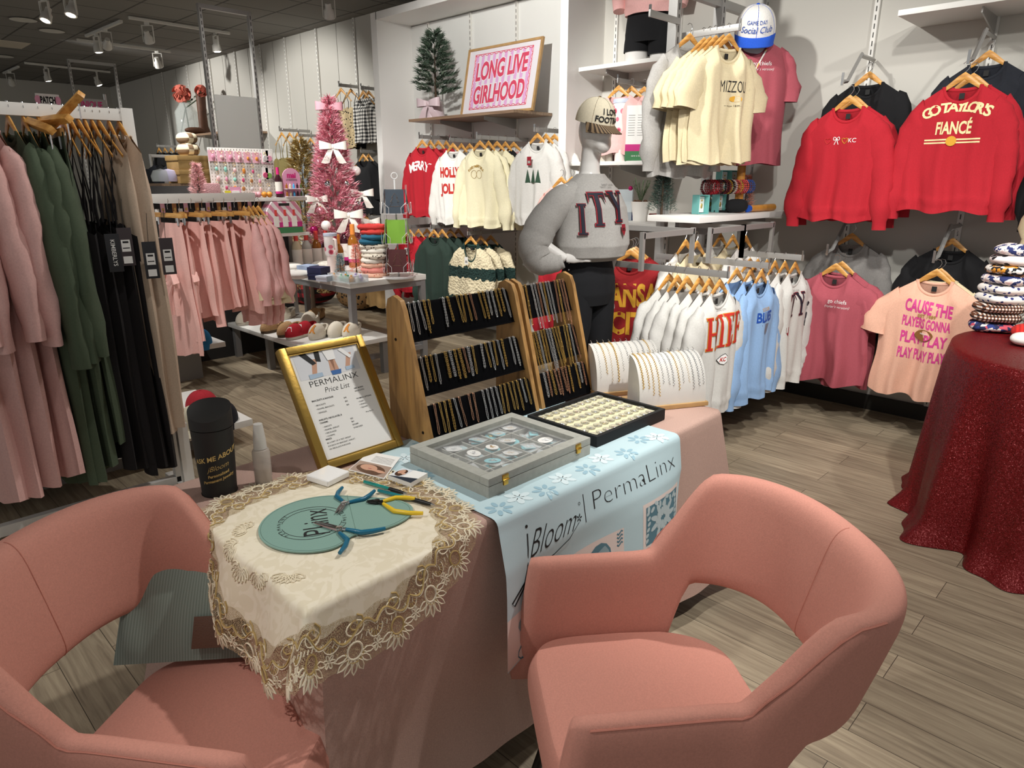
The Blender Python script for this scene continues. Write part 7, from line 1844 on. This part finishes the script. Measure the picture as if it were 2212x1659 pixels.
for i in range(2): lab = '%s sweater low behind the mannequin, %s from the left' % ('blush pink' if i < 3 else 'black', ORD[i]); place(garment('sweater', lab, 'sweater', SWEAT, PK1 if i < 3 else BLK, 870 + i, 'low sweaters behind the mannequin', simple=True), -3.76 + .11 * i, 4.40, 1.62, .05 * i); hang('wooden hanger of the %s low blush sweater' % ORD[i], -3.76 + .11 * i, 4.40, 1.62, .05 * i)

# ---------------------------------------------------------------- recess shelf: poster and little tree
t = thing('framed_poster', 'framed LONG LIVE GIRLHOOD poster leaning on the recess shelf', 'poster', (-4.875, 4.74, 2.132), rot=(D2R(-12), 0, 0)); pw_, ph_ = .94, .60
m = MB()
for x, z, a, b in ((-pw_ / 2, ph_ / 2, .022, ph_ + .022), (pw_ / 2, ph_ / 2, .022, ph_ + .022), (0, 0, pw_, .022), (0, ph_, pw_, .022)): m.box((x, 0, z + .011), (a, .025, b))
m.build('frame', PALEW, t, bev=.002); MB().box((0, .002, ph_ / 2 + .011), (pw_ - .02, .008, ph_ - .02)).build('poster_sheet', mat('poster_white', '#efeaf0', .35, coat=.6), t)
Fp = lambda x, z, d=0: V((x, -.0026 - d, z + .011)); m = MB()
for k_ in range(10): x = -.36 + .076 * k_; m.poly([Fp(x, .06), Fp(x + .036, .06), Fp(x + .036, .54), Fp(x, .54)])
m.build('stripes', mat('stripe_lilac', '#e5aedd', .6), t); m = MB()
for z in (.05, .55): m.tube([Fp(-.375 + .75 * k_ / 72, z + (.016 if z < .3 else -.016) * abs(math.sin(k_ * PI / 6))) for k_ in range(73)], .003, 4); m.tube([Fp(-.375, z), Fp(.375, z)], .003, 4)
for x in (-.375, .375): m.tube([Fp(x - math.copysign(.016, x) * abs(math.sin(k_ * PI / 6)), .05 + .5 * k_ / 48) for k_ in range(49)], .003, 4); m.tube([Fp(x, .05), Fp(x, .55)], .003, 4)
m.build('scallop_border', mat('poster_red', '#dc4a68', .6), t)
for b_, mt_, d, nm in ((.075, mat('poster_halo', '#f3ecf3', .6), .0008, 'letter_halo'), (.034, MATS['poster_red'], .002, 'lettering')):
    m = MB(); put_text(m, 'LONG LIVE', .155, lambda x, y: Fp(x, .33 + y + x * .05, d), bold=b_, wmax=.66 + b_ * .2); put_text(m, 'GIRLHOOD', .155, lambda x, y: Fp(x, .11 + y + x * .03, d), bold=b_, wmax=.66 + b_ * .2); m.build(nm, mt_, t)
pine('small green pine tree with a blush bow on the recess shelf', 'pine_tree', 'christmas tree', (-5.68, 4.70, 2.132), .76, .20, [mat('pine_green', '#3f5240', .85), mat('pine_green_dark', '#2f4034', .85), mat('pine_frost', '#6a7a68', .85)], 5600, 21, .055, .0045, None, .5, .05, .28, br=64)
t = bow('blush satin bow tied round the pot of the small pine tree', V((-5.70, 4.63, 2.27)), .26, BOWL, .3, .85); MB().lathe([(0, -.13), (.10, -.13), (.07, .03), (0, .03)], 20).build('wrapped_pot', BOWL, t, loc=(0, .10, 0))

# ---------------------------------------------------------------- sequin table and stacks at the right
def sequin():
    m, n, l, b, tc = nmat('red_sequins'); b.inputs['Base Color'].default_value = lin('#740e13'); b.inputs['Metallic'].default_value = .35; b.inputs['Roughness'].default_value = .42
    v = n.new('ShaderNodeTexVoronoi'); v.inputs['Scale'].default_value = 330; l.new(tc.outputs['Object'], v.inputs['Vector'])
    g = n.new('ShaderNodeNewGeometry'); a = n.new('ShaderNodeVectorMath'); a.operation = 'MULTIPLY_ADD'; a.inputs[1].default_value = (.9, .9, .9); l.new(v.outputs['Color'], a.inputs[0]); l.new(g.outputs['Normal'], a.inputs[2])
    s_ = n.new('ShaderNodeVectorMath'); s_.operation = 'SUBTRACT'; s_.inputs[1].default_value = (.45, .45, .45); l.new(a.outputs[0], s_.inputs[0]); no = n.new('ShaderNodeVectorMath'); no.operation = 'NORMALIZE'; l.new(s_.outputs[0], no.inputs[0]); l.new(no.outputs[0], b.inputs['Normal'])
    return m
QX, QY, QZ = -.13, 3.74, .84
def sq_(u, v):
    a = u * 2 * PI
    if v < .35: r = .60 * v / .35; return (r * math.cos(a), r * math.sin(a), 0)
    f = (v - .35) / .65; wv = math.sin(a * 13 + 1) * .028 + math.sin(a * 22 + 2) * .016 + math.sin(a * 7) * .02
    r = .60 + .015 * math.sin(min(1, f * 8) * PI / 2) + f * (.045 + wv * 1.3) + max(0, f - .9) * (.4 + wv * 5)
    return (r * math.cos(a), r * math.sin(a), -.02 * min(1, f * 8) ** 2 - f * (QZ - .024))
o = MB().grid(sq_, 220, 40, closed=True).build('sequin_cloth', sequin(), loc=(QX, QY, QZ), weld=.0005, ang=80); tag(o, 'dark red sequin cloth covering a round table at the right', 'tablecloth')
t = thing('round_table', 'round table hidden under the red sequin cloth', 'table', (QX, QY, 0)); MB().lathe([(0, QZ - .03), (.55, QZ - .03), (.55, QZ - .006), (0, QZ - .006)], 40).build('tabletop', WPAINT, t); MB().cyl((0, 0, 0), (0, 0, QZ - .03), .05, 16).build('pedestal', DSTEEL, t)
PAT = [ramp_mat('band_pattern_navy', vcell(60, [(0, '#222a4e'), (.4, '#c05060'), (.6, '#2a3a7a'), (.8, '#e0d8d2')]), .9), ramp_mat('band_pattern_check', checks(70, [(0, '#e6e0d8'), (.4, '#7a4a30'), (.8, '#15131a')]), .9), ramp_mat('band_pattern_blue', voro(44, [(0, '#27306e'), (.34, '#e9e4de')]), .9), ramp_mat('band_pattern_cow', voro(30, [(0, '#17151a'), (.36, '#efe4e0')]), .9), ramp_mat('band_pattern_mix', vcell(70, [(0, '#1c1c22'), (.4, '#e8e2da'), (.75, '#d9902c')]), .9), ramp_mat('band_pattern_swirl', noisy(34, [(.42, '#2a3468'), (.5, '#efe6e2'), (.6, '#e5ccc8')]), .9)]
PAT2 = [ramp_mat('band_pattern_rust', voro(38, [(0, '#7a3220'), (.3, '#eae2d6')]), .9), ramp_mat('band_pattern_orange', vcell(44, [(0, '#e8e0d2'), (.7, '#d98a2c'), (.85, '#8f9a94')]), .9), ramp_mat('band_pattern_sage', noisy(24, [(.45, '#ece8de'), (.56, '#7da082')]), .9)]
def roll(lab, loc, s, mt_, rz, grp):
    m = MB(); n = 40
    m.grid(lambda u, v: (lambda a, b: (math.copysign(abs(math.cos(a)) ** .6, math.cos(a)) * abs(math.cos(b)) ** .45 * (s[0] + s[2]) * (1 + .04 * math.sin(a * 5 + rz * 9)), math.copysign(abs(math.sin(a)) ** .6, math.sin(a)) * abs(math.cos(b)) ** .45 * (s[1] + s[2]), math.sin(b) * s[2] * (1.05 + .16 * math.sin(a * 3 + rz * 7))))(u * 2 * PI, (v - .5) * PI * .99), n, 12, closed=True)
    return tag(m.build('folded_turban', mt_, loc=loc, rot=(0, 0, rz)), lab, 'headwrap', grp)
s0 = P(2143, 712, z=QZ); order = [0, 1, 1, 2, 2, 5, 4, 3, 5]; nmz = ['navy swirled', 'checkered', 'blue leopard', 'black spotted', 'mixed print', 'blue floral']
for i, k_ in enumerate(order): roll('%s folded headwrap, %s from the bottom of the left stack' % (nmz[k_], ORD[i]), (s0.x + .006 * i, s0.y - .03, QZ + .026 + .046 * i), (.075, .07, .024), PAT[k_], D2R(20 + 8 * i), 'headwraps in the left stack')
s1 = s0 + V((.215, -.03, 0))
for i in range(7): roll('%s folded headwrap, %s from the bottom of the right stack' % (['sage print', 'orange print', 'white dotted', 'rust print', 'rust leopard', 'orange print', 'rust print'][i], ORD[i]), (s1.x + .004 * i, s1.y, QZ + .03 + .05 * i), (.08, .07, .026), [PAT2[2], PAT2[1], PAT2[2], PAT2[0], PAT2[0], PAT2[1], PAT2[0]][i], D2R(15 + 9 * i), 'headwraps in the right stack')
pillow('red ribbed knit hat on the sequin table', 2190, 740, 3.3, .10, ramp_mat('red_rib', checks(60, [(0, '#d32a22'), (.3, '#b41f1a')], (0,)), .95), .2, 'knit_hat', 'hat', .36).location = s0 + V((.20, -.17, .04)); pillow('white folded knit hat in front of the red one', 2195, 775, 3.2, .09, WHT, .1, 'knit_hat', 'hat', .3).location = s0 + V((.21, -.30, .03))
# ---------------------------------------------------------------- pegboard gondola behind the pink rail
t = thing('gondola_unit', 'white gondola with the pegboard and syrup shelf behind the pink rail', 'gondola', (-5.95, 2.6, 0))
MB().box((-.16, 0, .75), (.03, 1.26, 1.5)).build('back_panel', mat('gondola_dark', '#2a2828', .7), t)
for z, d in ((1.40, .36), (1.095, .34)): MB().box((.0, .02, z - .014), (d, 1.26, .028)).build('shelf_board', WHITE, t, bev=.002)
for y in (-.62, .62): MB().box((-.15, y, .75), (.04, .04, 1.5)).build('upright', STEEL, t)
PX = -5.86
pa, pb = P(447, 318, x=PX), P(588, 327, x=PX); zb = 1.403
t = thing('pegboard', 'white pegboard of keychains behind the pink rail', 'pegboard', (PX, (pa.y + pb.y) / 2, 0)); hw_ = (pb.y - pa.y) / 2
MB().box((0, 0, (pa.z + zb) / 2), (.012, 2 * hw_, pa.z - zb)).build('board', WHITE, t, bev=.002)
m = MB(); ny = 22; nz = 15
for i in range(ny):
    for j in range(nz): m.box((.0062, -hw_ + 2 * hw_ * (i + .5) / ny, zb + (pa.z - zb) * (j + .5) / nz), (.001, .005, .011))
m.build('peg_slots', mat('peg_slot', '#8a8478', .8), t)
rg = random.Random(31); KC = [mat('charm_pink', '#e29ab4', .4), mat('charm_blush', '#eec4c4', .4), mat('charm_tan', '#b07a4a', .4), mat('charm_mint', '#8fd0c0', .4), mat('charm_grey', '#c8c4c4', .4), mat('charm_orange', '#d98a3a', .4), mat('charm_rose', '#c9527a', .4)]
CARD = mat('card_pink', '#e8b3c4', .6)
for r_, (px0, px1, py, n, card) in enumerate(((458, 572, 336, 7, True), (466, 545, 362, 5, False), (470, 560, 383, 6, False), (470, 580, 402, 7, False))):
    for i in range(n):
        f = i / (n - 1); q = P(px0 + (px1 - px0) * f, py + f * 6, x=PX + .02); c_ = rg.randrange(7)
        lab = '%s keychain on the pegboard, %s row from the top, %s from the left' % (['pink', 'blush', 'tan', 'mint', 'grey', 'orange', 'rose'][c_], ORD[r_], ORD[i])
        o = tag(MB().ell((.012, 0, -.01), (.006, rg.uniform(.010, .017), rg.uniform(.014, .024)), 10, 7).build('keychain', KC[c_], loc=q), lab, 'keychain', 'keychains on the pegboard')
        MB().tube([(.008, .012 * math.cos(a), .035 + .012 * math.sin(a)) for a in [2 * PI * k_ / 10 for k_ in range(10)]], .0015, 4, closed=True).build('key_ring', GLD, o)
        if card: MB().box((-.002, 0, 0), (.003, .062, .085)).build('backing_card', CARD, o)
for i, (px, py, lab) in enumerate(((573, 340, 'left of the two on the upper white card'), (581, 341, 'right of the two on the upper white card'), (573, 377, 'pink one on the lower white card'), (581, 378, 'green one on the lower white card'))):
    q = P(px, py, x=PX + .025); t = thing('badge_reel', 'round badge reel, ' + lab, 'badge reel', q, 0, 'badge reels on white cards'); MB().box((0, 0, .01), (.004, .055, .10)).build('white_card', PAPER, t); MB().cyl((.002, 0, -.005), (.012, 0, -.005), .022, 16).build('reel', [KC[4], KC[0], KC[6], mat('reel_green', '#7fb45a', .4)][i], t)
def onP(px, py=428): q = P(px, py, z=1.402); return V((max(-6.1, min(-5.80, q.x)), q.y, 1.402))
qy = lambda px: P(px, 410, x=-5.80).y
pine('small pale pink feather tree left of the pegboard', 'brush_tree', 'decoration', (-5.80, qy(430), 1.402), .27, .06, [mat('feather_pink', '#e5b6b6', .8)], 1500, 41, .035, .003, z0=.1)
t = thing('display_sign', 'pink arched sign with two lettered lines and bottles on its shelf', 'sign', (-5.80, qy(631), 1.402), PI / 2)
P_ = [(-.085, 0), (.085, 0), (.085, .16)] + [(.085 * math.cos(a), .16 + .085 * math.sin(a)) for a in [PI * k_ / 12 for k_ in range(1, 12)]] + [(-.085, .16)]
MB().prism(P_, -.006, .006, T=MX.Rotation(PI / 2, 4, 'X')).build('arch_board', mat('sign_pink', '#e8a6c6', .4), t); m = MB()
put_text(m, 'mai', .042, lambda x, y: V((x, -.0075, .165 + y)), bold=.05); m.build('magenta_lettering', CAPM, t); m = MB(); put_text(m, 'creations', .020, lambda x, y: V((x, -.0075, .138 + y)), shear=.3); m.build('black_lettering', INK, t)
for z in (.005, .07): MB().box((0, -.035, z), (.165, .07, .006)).build('ledge', mat('sign_ledge', '#e6d9dd', .4), t)
for i in range(10): tag(MB().lathe([(0, 0), (.010, 0), (.010, .028), (.004, .034), (.004, .044), (0, .044)], 10).build('mini_bottle', [AMB, MLK, BLUL, DRKL, mat('mini_green', '#4a5a32', .2)][i % 5], loc=(-5.80 + .035, qy(631) - .068 + .034 * (i % 5), 1.411 + .065 * (i // 5))), '%s mini bottle on the %s ledge of the pink arched sign, %s from the left' % (['amber', 'cream', 'blue', 'dark', 'green'][i % 5], 'upper' if i > 4 else 'lower', ORD[i % 5]), 'bottle', 'mini bottles on the arched sign')
bottle('dark syrup bottle with a magenta neck beside the pink arched sign', (-5.80, qy(603), 1.402), .25, .03, DRKL, CAPM, LABW, band=MAGB)
for i, (px, c_) in enumerate(((569, 'orange'), (580, 'orange'), (548, 'pink'), (556, 'pink'))): tag(MB().ell((0, 0, .025), .025, 12, 8).build('trinket', mat('trinket_' + c_, {'orange': '#d98f35', 'pink': '#dba0a8'}[c_], .35), loc=(-5.79, qy(px), 1.402)), '%s trinket on the shelf in front of the pegboard, %s' % (c_, 'left one' if i % 2 == 0 else 'right one'), 'trinket', 'trinkets on the pegboard shelf')
t = thing('note_card', 'yellow and pink note cards standing in front of the pegboard', 'card', (-5.80, qy(502), 1.402), PI / 2); MB().box((-.04, 0, .035), (.05, .004, .05)).build('yellow_card', mat('note_yellow', '#e9dd3a', .6), t); MB().box((.03, .01, .045), (.09, .004, .09)).build('pink_card', MATS['sign_pink'], t); MB().box((.03, .006, .035), (.065, .004, .05)).build('white_panel', PAPER, t)
t = thing('tinsel_box', 'fuzzy pale pink box beside the feather tree', 'box', (-5.80, qy(452), 1.402), .2); MB().box((0, 0, .06), (.10, .14, .12)).build('fuzzy_body', mat('fuzzy_pink', '#d9a8ac', .98, bump=(120, 1, .01)), t, bev=.01)
# bottle gift box and dark hooks on the lower shelf
t = thing('gift_pack', 'striped pink carry box of three bottles under the arched sign', 'gift box', (-5.82, P(612, 480, x=-5.8).y, 1.097), PI / 2)
m = MB(); m.prism([(-.16, 0), (.16, 0), (.16, .20), (.11, .27), (-.11, .27), (-.16, .20)], -.06, .06, T=MX.Rotation(PI / 2, 4, 'X')); m.build('box_body', ramp_mat('candy_stripe', checks(16, [(0, '#efe6e6'), (.3, '#d98aa2')], (0,), .7), .6), t)
MB().box((0, -.0615, .025), (.322, .003, .05)).build('green_foot', mat('band_green', '#3c7a4c', .6), t); MB().box((0, -.0605, .07), (.322, .002, .05)).build('magenta_band', MAGB, t); MB().box((0, -.061, .245), (.10, .004, .022)).build('handle_slot', INK, t)
for k_ in range(3): m = MB(); m.box((-.085 + .085 * k_, -.0625, .10), (.05, .002, .09)); m.build('bottle_label', LABW, t); MB().box((-.085 + .085 * k_, -.0625, .175), (.022, .002, .05)).build('bottle_neck', CAPRD, t)
for i in range(4): bottle('%s syrup bottle under the carry box, %s from the left' % (['cream', 'clear', 'amber', 'dark'][i], ORD[i]), (-6.02, 3.24 + .105 * i, TT), .33, .045, [MLK, CLRL, AMB, DRKL][i], CAPRD, LABW, 'syrup bottles under the carry box')
rg = random.Random(77)
for i in range(26):
    y = 2.02 + .045 * i; o = tag(MB().box((0, 0, -.05), (.006, .032, .09)).build('earring_card', [PAPER, CARD, mat('card_black', '#2a2828', .6), KC[2]][i % 4], loc=(-5.93, y, 1.33 + .05 * (i % 2))), '%s earring card under the pegboard shelf, %s from the left' % (['white', 'pink', 'black', 'tan'][i % 4], ORD[i]), 'earring card', 'earring cards under the pegboard shelf'); MB().ell((.006, 0, -.06), (.004, .009, .014), 8, 5).build('earring', GLD, o)

# ---------------------------------------------------------------- far wall clothes, vase shelf, boxes, signs
LEO = ramp_mat('leopard_print', voro(34, [(0, '#221a14'), (.3, '#c9b48c')]), .9); GING = ramp_mat('gingham', checks(26, [(0, '#ece9e2'), (.4, '#8b8985'), (.8, '#17171a')]), .9)
def wallset(nm, p, mt_, lab, px, py, y, n, dy, seed, straps=False, alen=.4, rz=.05):
    q = P(px, py, y=y); zr = q.z + .13
    arm('wall arm holding the ' + lab.split(' on ')[0].split(' hanging')[0], q.x, WY - .03, zr, 0, -1, WY - y, lip=True)
    for i in range(n):
        l_ = lab if i == 0 else '%s, %s behind the front one' % (lab.split(' on ')[0].split(' hanging')[0], ORD[i - 1])
        place(garment(nm, l_, nm.replace('_', ' '), p, mt_[i % len(mt_)], seed + i, 'clothes on the far wall', simple=True, straps=straps), q.x + .02 * i, y + dy * i, zr, rz); hang('wooden hanger %s on the far wall' % ('of the ' + lab.split(' on ')[0].split(' hanging')[0] if i == 0 else '%s behind the %s' % (ORD[i - 1], lab.split(' on ')[0].split(' hanging')[0])), q.x + .02 * i, y + dy * i, zr, rz)
wallset('overalls', dict(DRESS, W=.26, sw=.19, sl=0, collar=0, L=1.0, fa=.03), [OLIVE, OLIVE, OLIVE], 'olive overalls on the far wall', 610, 300, 4.62, 3, .1, 900, True)
wallset('overalls', dict(DRESS, W=.24, sw=.19, sl=0, collar=0, L=.95, fa=.03), [DENIM, DENIM], 'pale denim overalls on the far wall', 652, 312, 4.7, 2, .12, 905, True)
wallset('tank_top', TANK, [GING, GING, BLK], 'black and white gingham top on the far wall', 786, 212, 4.84, 2, .06, 910)
wallset('cami_top', dict(TANK, L=.60), [LEO, BLK], 'leopard print camisole on the far wall', 738, 206, 4.78, 2, .12, 915, True)
wallset('shirt', dict(SWEAT, L=.62, sl=.3), [BLK, BLK], 'black collared shirt low on the far wall', 786, 348, 4.84, 2, .06, 920); wallset('skirt', dict(SKIRT, L=.7), [BLK], 'black skirt hanging under the black shirt', 792, 480, 4.84, 1, .1, 925)
wallset('tee_shirt', TEE, [BLK] * 4, 'black tee on the far left wall', 345, 330, 4.6, 4, .09, 930)
for i in range(6):
    q = P(350 + 14 * i, 352, x=-9.2); lab = '%s coat under the cardboard boxes, %s from the left' % (['navy', 'black', 'navy', 'charcoal', 'tan', 'cream'][i], ORD[i]); place(garment('coat', lab, 'coat', dict(SWEAT, W=.24, L=.95), [NAVYF, BLK, NAVYF, DGREY, MATS['tan_coat'], CREAM][i], 940 + i, 'coats under the boxes', simple=True), q.x, q.y, q.z + .1, A90 + .1)
q = P(345, 352, x=-9.2); t = arm('rail of the coats under the cardboard boxes', -9.2, q.y - .1, q.z + .10, 0, 1, 1.0)
for y in (0, 1.0): MB().cyl((0, y, -q.z - .10), (0, y, 0), .015, 8).build('post', STEEL, t)
BOXC = mat('cardboard', '#b5925c', .8, var=(20, .06)); q = P(412, 396, x=-8.6); bw_ = P(447, 396, x=-8.6).y - P(380, 396, x=-8.6).y
tag(MB().box((0, 0, 0), (.5, bw_ + .4, .03)).box((-.2, 0, -.75), (.05, .05, 1.47)).box((-.2, bw_ / 2, -.75), (.05, .05, 1.47)).build('side_table', WSH, loc=(q.x - .1, q.y, q.z - .016)), 'brown wooden stand under the cardboard boxes', 'table')
for i in range(2):
    t = thing('cardboard_box', 'lidded cardboard box, %s of the pair' % ('lower' if i == 0 else 'upper'), 'box', (q.x, q.y, q.z + .155 * i), .0, 'lidded cardboard boxes'); MB().box((0, 0, .06), (.36, bw_, .12)).build('box_body', BOXC, t, bev=.002); MB().box((0, 0, .125), (.375, bw_ + .015, .055)).build('lid', BOXC, t, bev=.002); MB().box((.185, 0, .06), (.004, .14, .03)).build('side_label', mat('label_kraft', '#9a7a4a', .8), t)
DIA = ramp_mat('diamond_knit', checks(9, [(0, '#d9ccb0'), (.4, '#7a624a'), (.8, '#d9ccb0')], (1, 2)), .95)
for i, (dz, s) in enumerate(((.375, .14), (.50, .12))): pillow('brown and cream diamond knit blanket on the boxes, %s one' % ('lower' if i == 0 else 'upper'), 410, 340, 4, s, DIA, .1 + .2 * i, sq=.55).location = (q.x, q.y + .02, q.z + dz)
for lab, px, py, cols in (('clear glass jar left of the cardboard boxes', 350, 378, mat('jar_glass', '#dfe6e4', .05, alpha=.5)), ('pale lilac cap left of the cardboard boxes', 366, 378, mat('cap_lilac', '#c3bddb', .8))):
    a = P(px, 392, x=-8.6); tag(MB().lathe([(0, 0), (.10, 0), (.11, .06), (.08, .12), (.0, .14)], 20).build('glass_jar' if 'jar' in lab else 'lilac_cap', cols, loc=a), lab, 'jar' if 'jar' in lab else 'cap')
# vase with carnations and a boot on the wood shelf
q = P(407, 283, y=4.72); t = thing('flower_vase', 'clear glass vase with two coral flowers on the far wood shelf', 'vase', (q.x, 4.72, 2.223)); MB().lathe([(0, 0), (.15, 0), (.17, .02), (.17, .36), (.10, .46), (.08, .50), (.075, .50), (.095, .45), (.16, .36), (.16, .03), (0, .02)], 24).build('glass_body', mat('vase_glass', '#e4ebe8', .03, alpha=.22), t)
STEM = mat('stem_green', '#3a4432', .8); CORAL = mat('petal_coral', '#d2705f', .8); m = MB()
fl = []
for px, py in ((392, 203), (434, 197)):
    e = P(px, py, y=4.72) - V((q.x, 4.72, 2.223)); b0 = V((-e.x * .5, 0, .03)); m.tube([b0, V((0, 0, .42)), e * .75 + V((0, 0, .05)), e], .010, 6); fl.append(e)
    for k_ in range(7): c = V((0, 0, .42)).lerp(e, .25 + .1 * k_); d = V((math.cos(k_ * 2.4), .3 * math.sin(k_ * 5), .3)) * .10; s_ = V((0, .03, .02)); m.add([c, c + d * .5 + s_, c + d, c + d * .5 - s_], [(0, 1, 2, 3)], 0, False)
m.build('stem', STEM, t)
for k0, e in enumerate(fl):
    m = MB(); rg = random.Random(k0); R_ = .13 if k0 == 0 else .085
    for k_ in range(60): d = V((rg.gauss(0, 1), rg.gauss(0, 1), rg.gauss(0, 1))).normalized(); s_ = d.orthogonal().normalized() * R_ * .35; u_ = d.cross(s_); c = d * R_ * .75; m.add([c - s_ - u_ * .6, c + s_ - u_ * .6, c + s_ * .8 + u_ * .6 + d * R_ * .3, c - s_ * .8 + u_ * .6 + d * R_ * .3], [(0, 1, 2, 3)], 0, False)
    m.build('flower_head', CORAL, t, loc=e)
q = P(441, 281, y=4.72); t = thing('cowboy_boot', 'brown cowboy boot beside the flower vase', 'boot', (q.x, 4.72, 2.223)); m = MB(); rings(m, [(0, 0, .03, .06, .10), (0, 0, .12, .05, .07), (0, 0, .3, .062, .065), (0, .01, .55, .07, .07), (0, .01, .60, .07, .07)], 24); m.ell((0, -.13, .05), (.07, .17, .05), 16, 8); m.build('boot_shaft', mat('boot_brown', '#5a3a28', .6, var=(14, .2)), t); MB().box((0, .06, .015), (.10, .08, .03)).build('heel', INK, t)
# store signs over the left rail
A = P(88, 290, x=-6.2); B = P(130, 205, x=-6.2); t = thing('paper_sign', 'white PATCH BAR paper sign over the left clothes rail', 'sign', ((A.x + B.x) / 2, (A.y + B.y) / 2, A.z), PI / 2); hw_ = abs(B.y - A.y) / 2 - .01; hh = B.z - A.z
MB().box((0, 0, hh / 2), (2 * hw_, .004, hh)).build('sheet', PAPER, t); MB().cyl((0, .012, -A.z), (0, .012, hh), .008, 8).build('pole', STEEL, t); m = MB(); put_text(m, 'PATCH', hh * .15, lambda x, y: V((x, -.003, hh * .78 + y)), bold=.05, wmax=hw_ * 1.3); put_text(m, 'BAR', hh * .15, lambda x, y: V((x, -.003, hh * .58 + y)), bold=.05, wmax=hw_ * .9)
for k_ in range(4): m.box((0, -.003, hh * (.45 - .1 * k_)), (hw_ * .9, .001, hh * .02))
m.build('lettering', INK, t); m = MB(); [m.poly([V((s_ * hw_ * .85 + .02 * math.cos(a), -.003, hh * zz + .03 * math.sin(a))) for a in [2 * PI * k_ / 10 for k_ in range(10)]]) for s_ in (-1, 1) for zz in (.3, .5, .85)]; m.build('flower_dots', KC[0], t)
A = P(168, 275, x=-7.0); B = P(228, 216, x=-7.0); t = thing('clear_sign', 'pale sign with pink UNIQUE lettering behind the left clothes rail', 'sign', (-7.0, (A.y + B.y) / 2, A.z), PI / 2); hw_ = abs(B.y - A.y) / 2; hh = B.z - A.z
MB().box((0, 0, hh / 2), (2 * hw_, .004, hh)).build('sheet', mat('sign_grey', '#a9a6a2', .3), t); MB().cyl((hw_, .01, -A.z), (hw_, .01, hh * 1.2), .012, 8).build('pole', STEEL, t); m = MB(); put_text(m, 'UNIQUE', hh * .22, lambda x, y: V((x, -.003, hh * .7 + y)), bold=.02, wmax=hw_ * 1.5); put_text(m, 'BOUTIQUE', hh * .22, lambda x, y: V((x, -.003, hh * .35 + y)), bold=.02, wmax=hw_ * 1.6); m.build('lettering', CAPM, t)
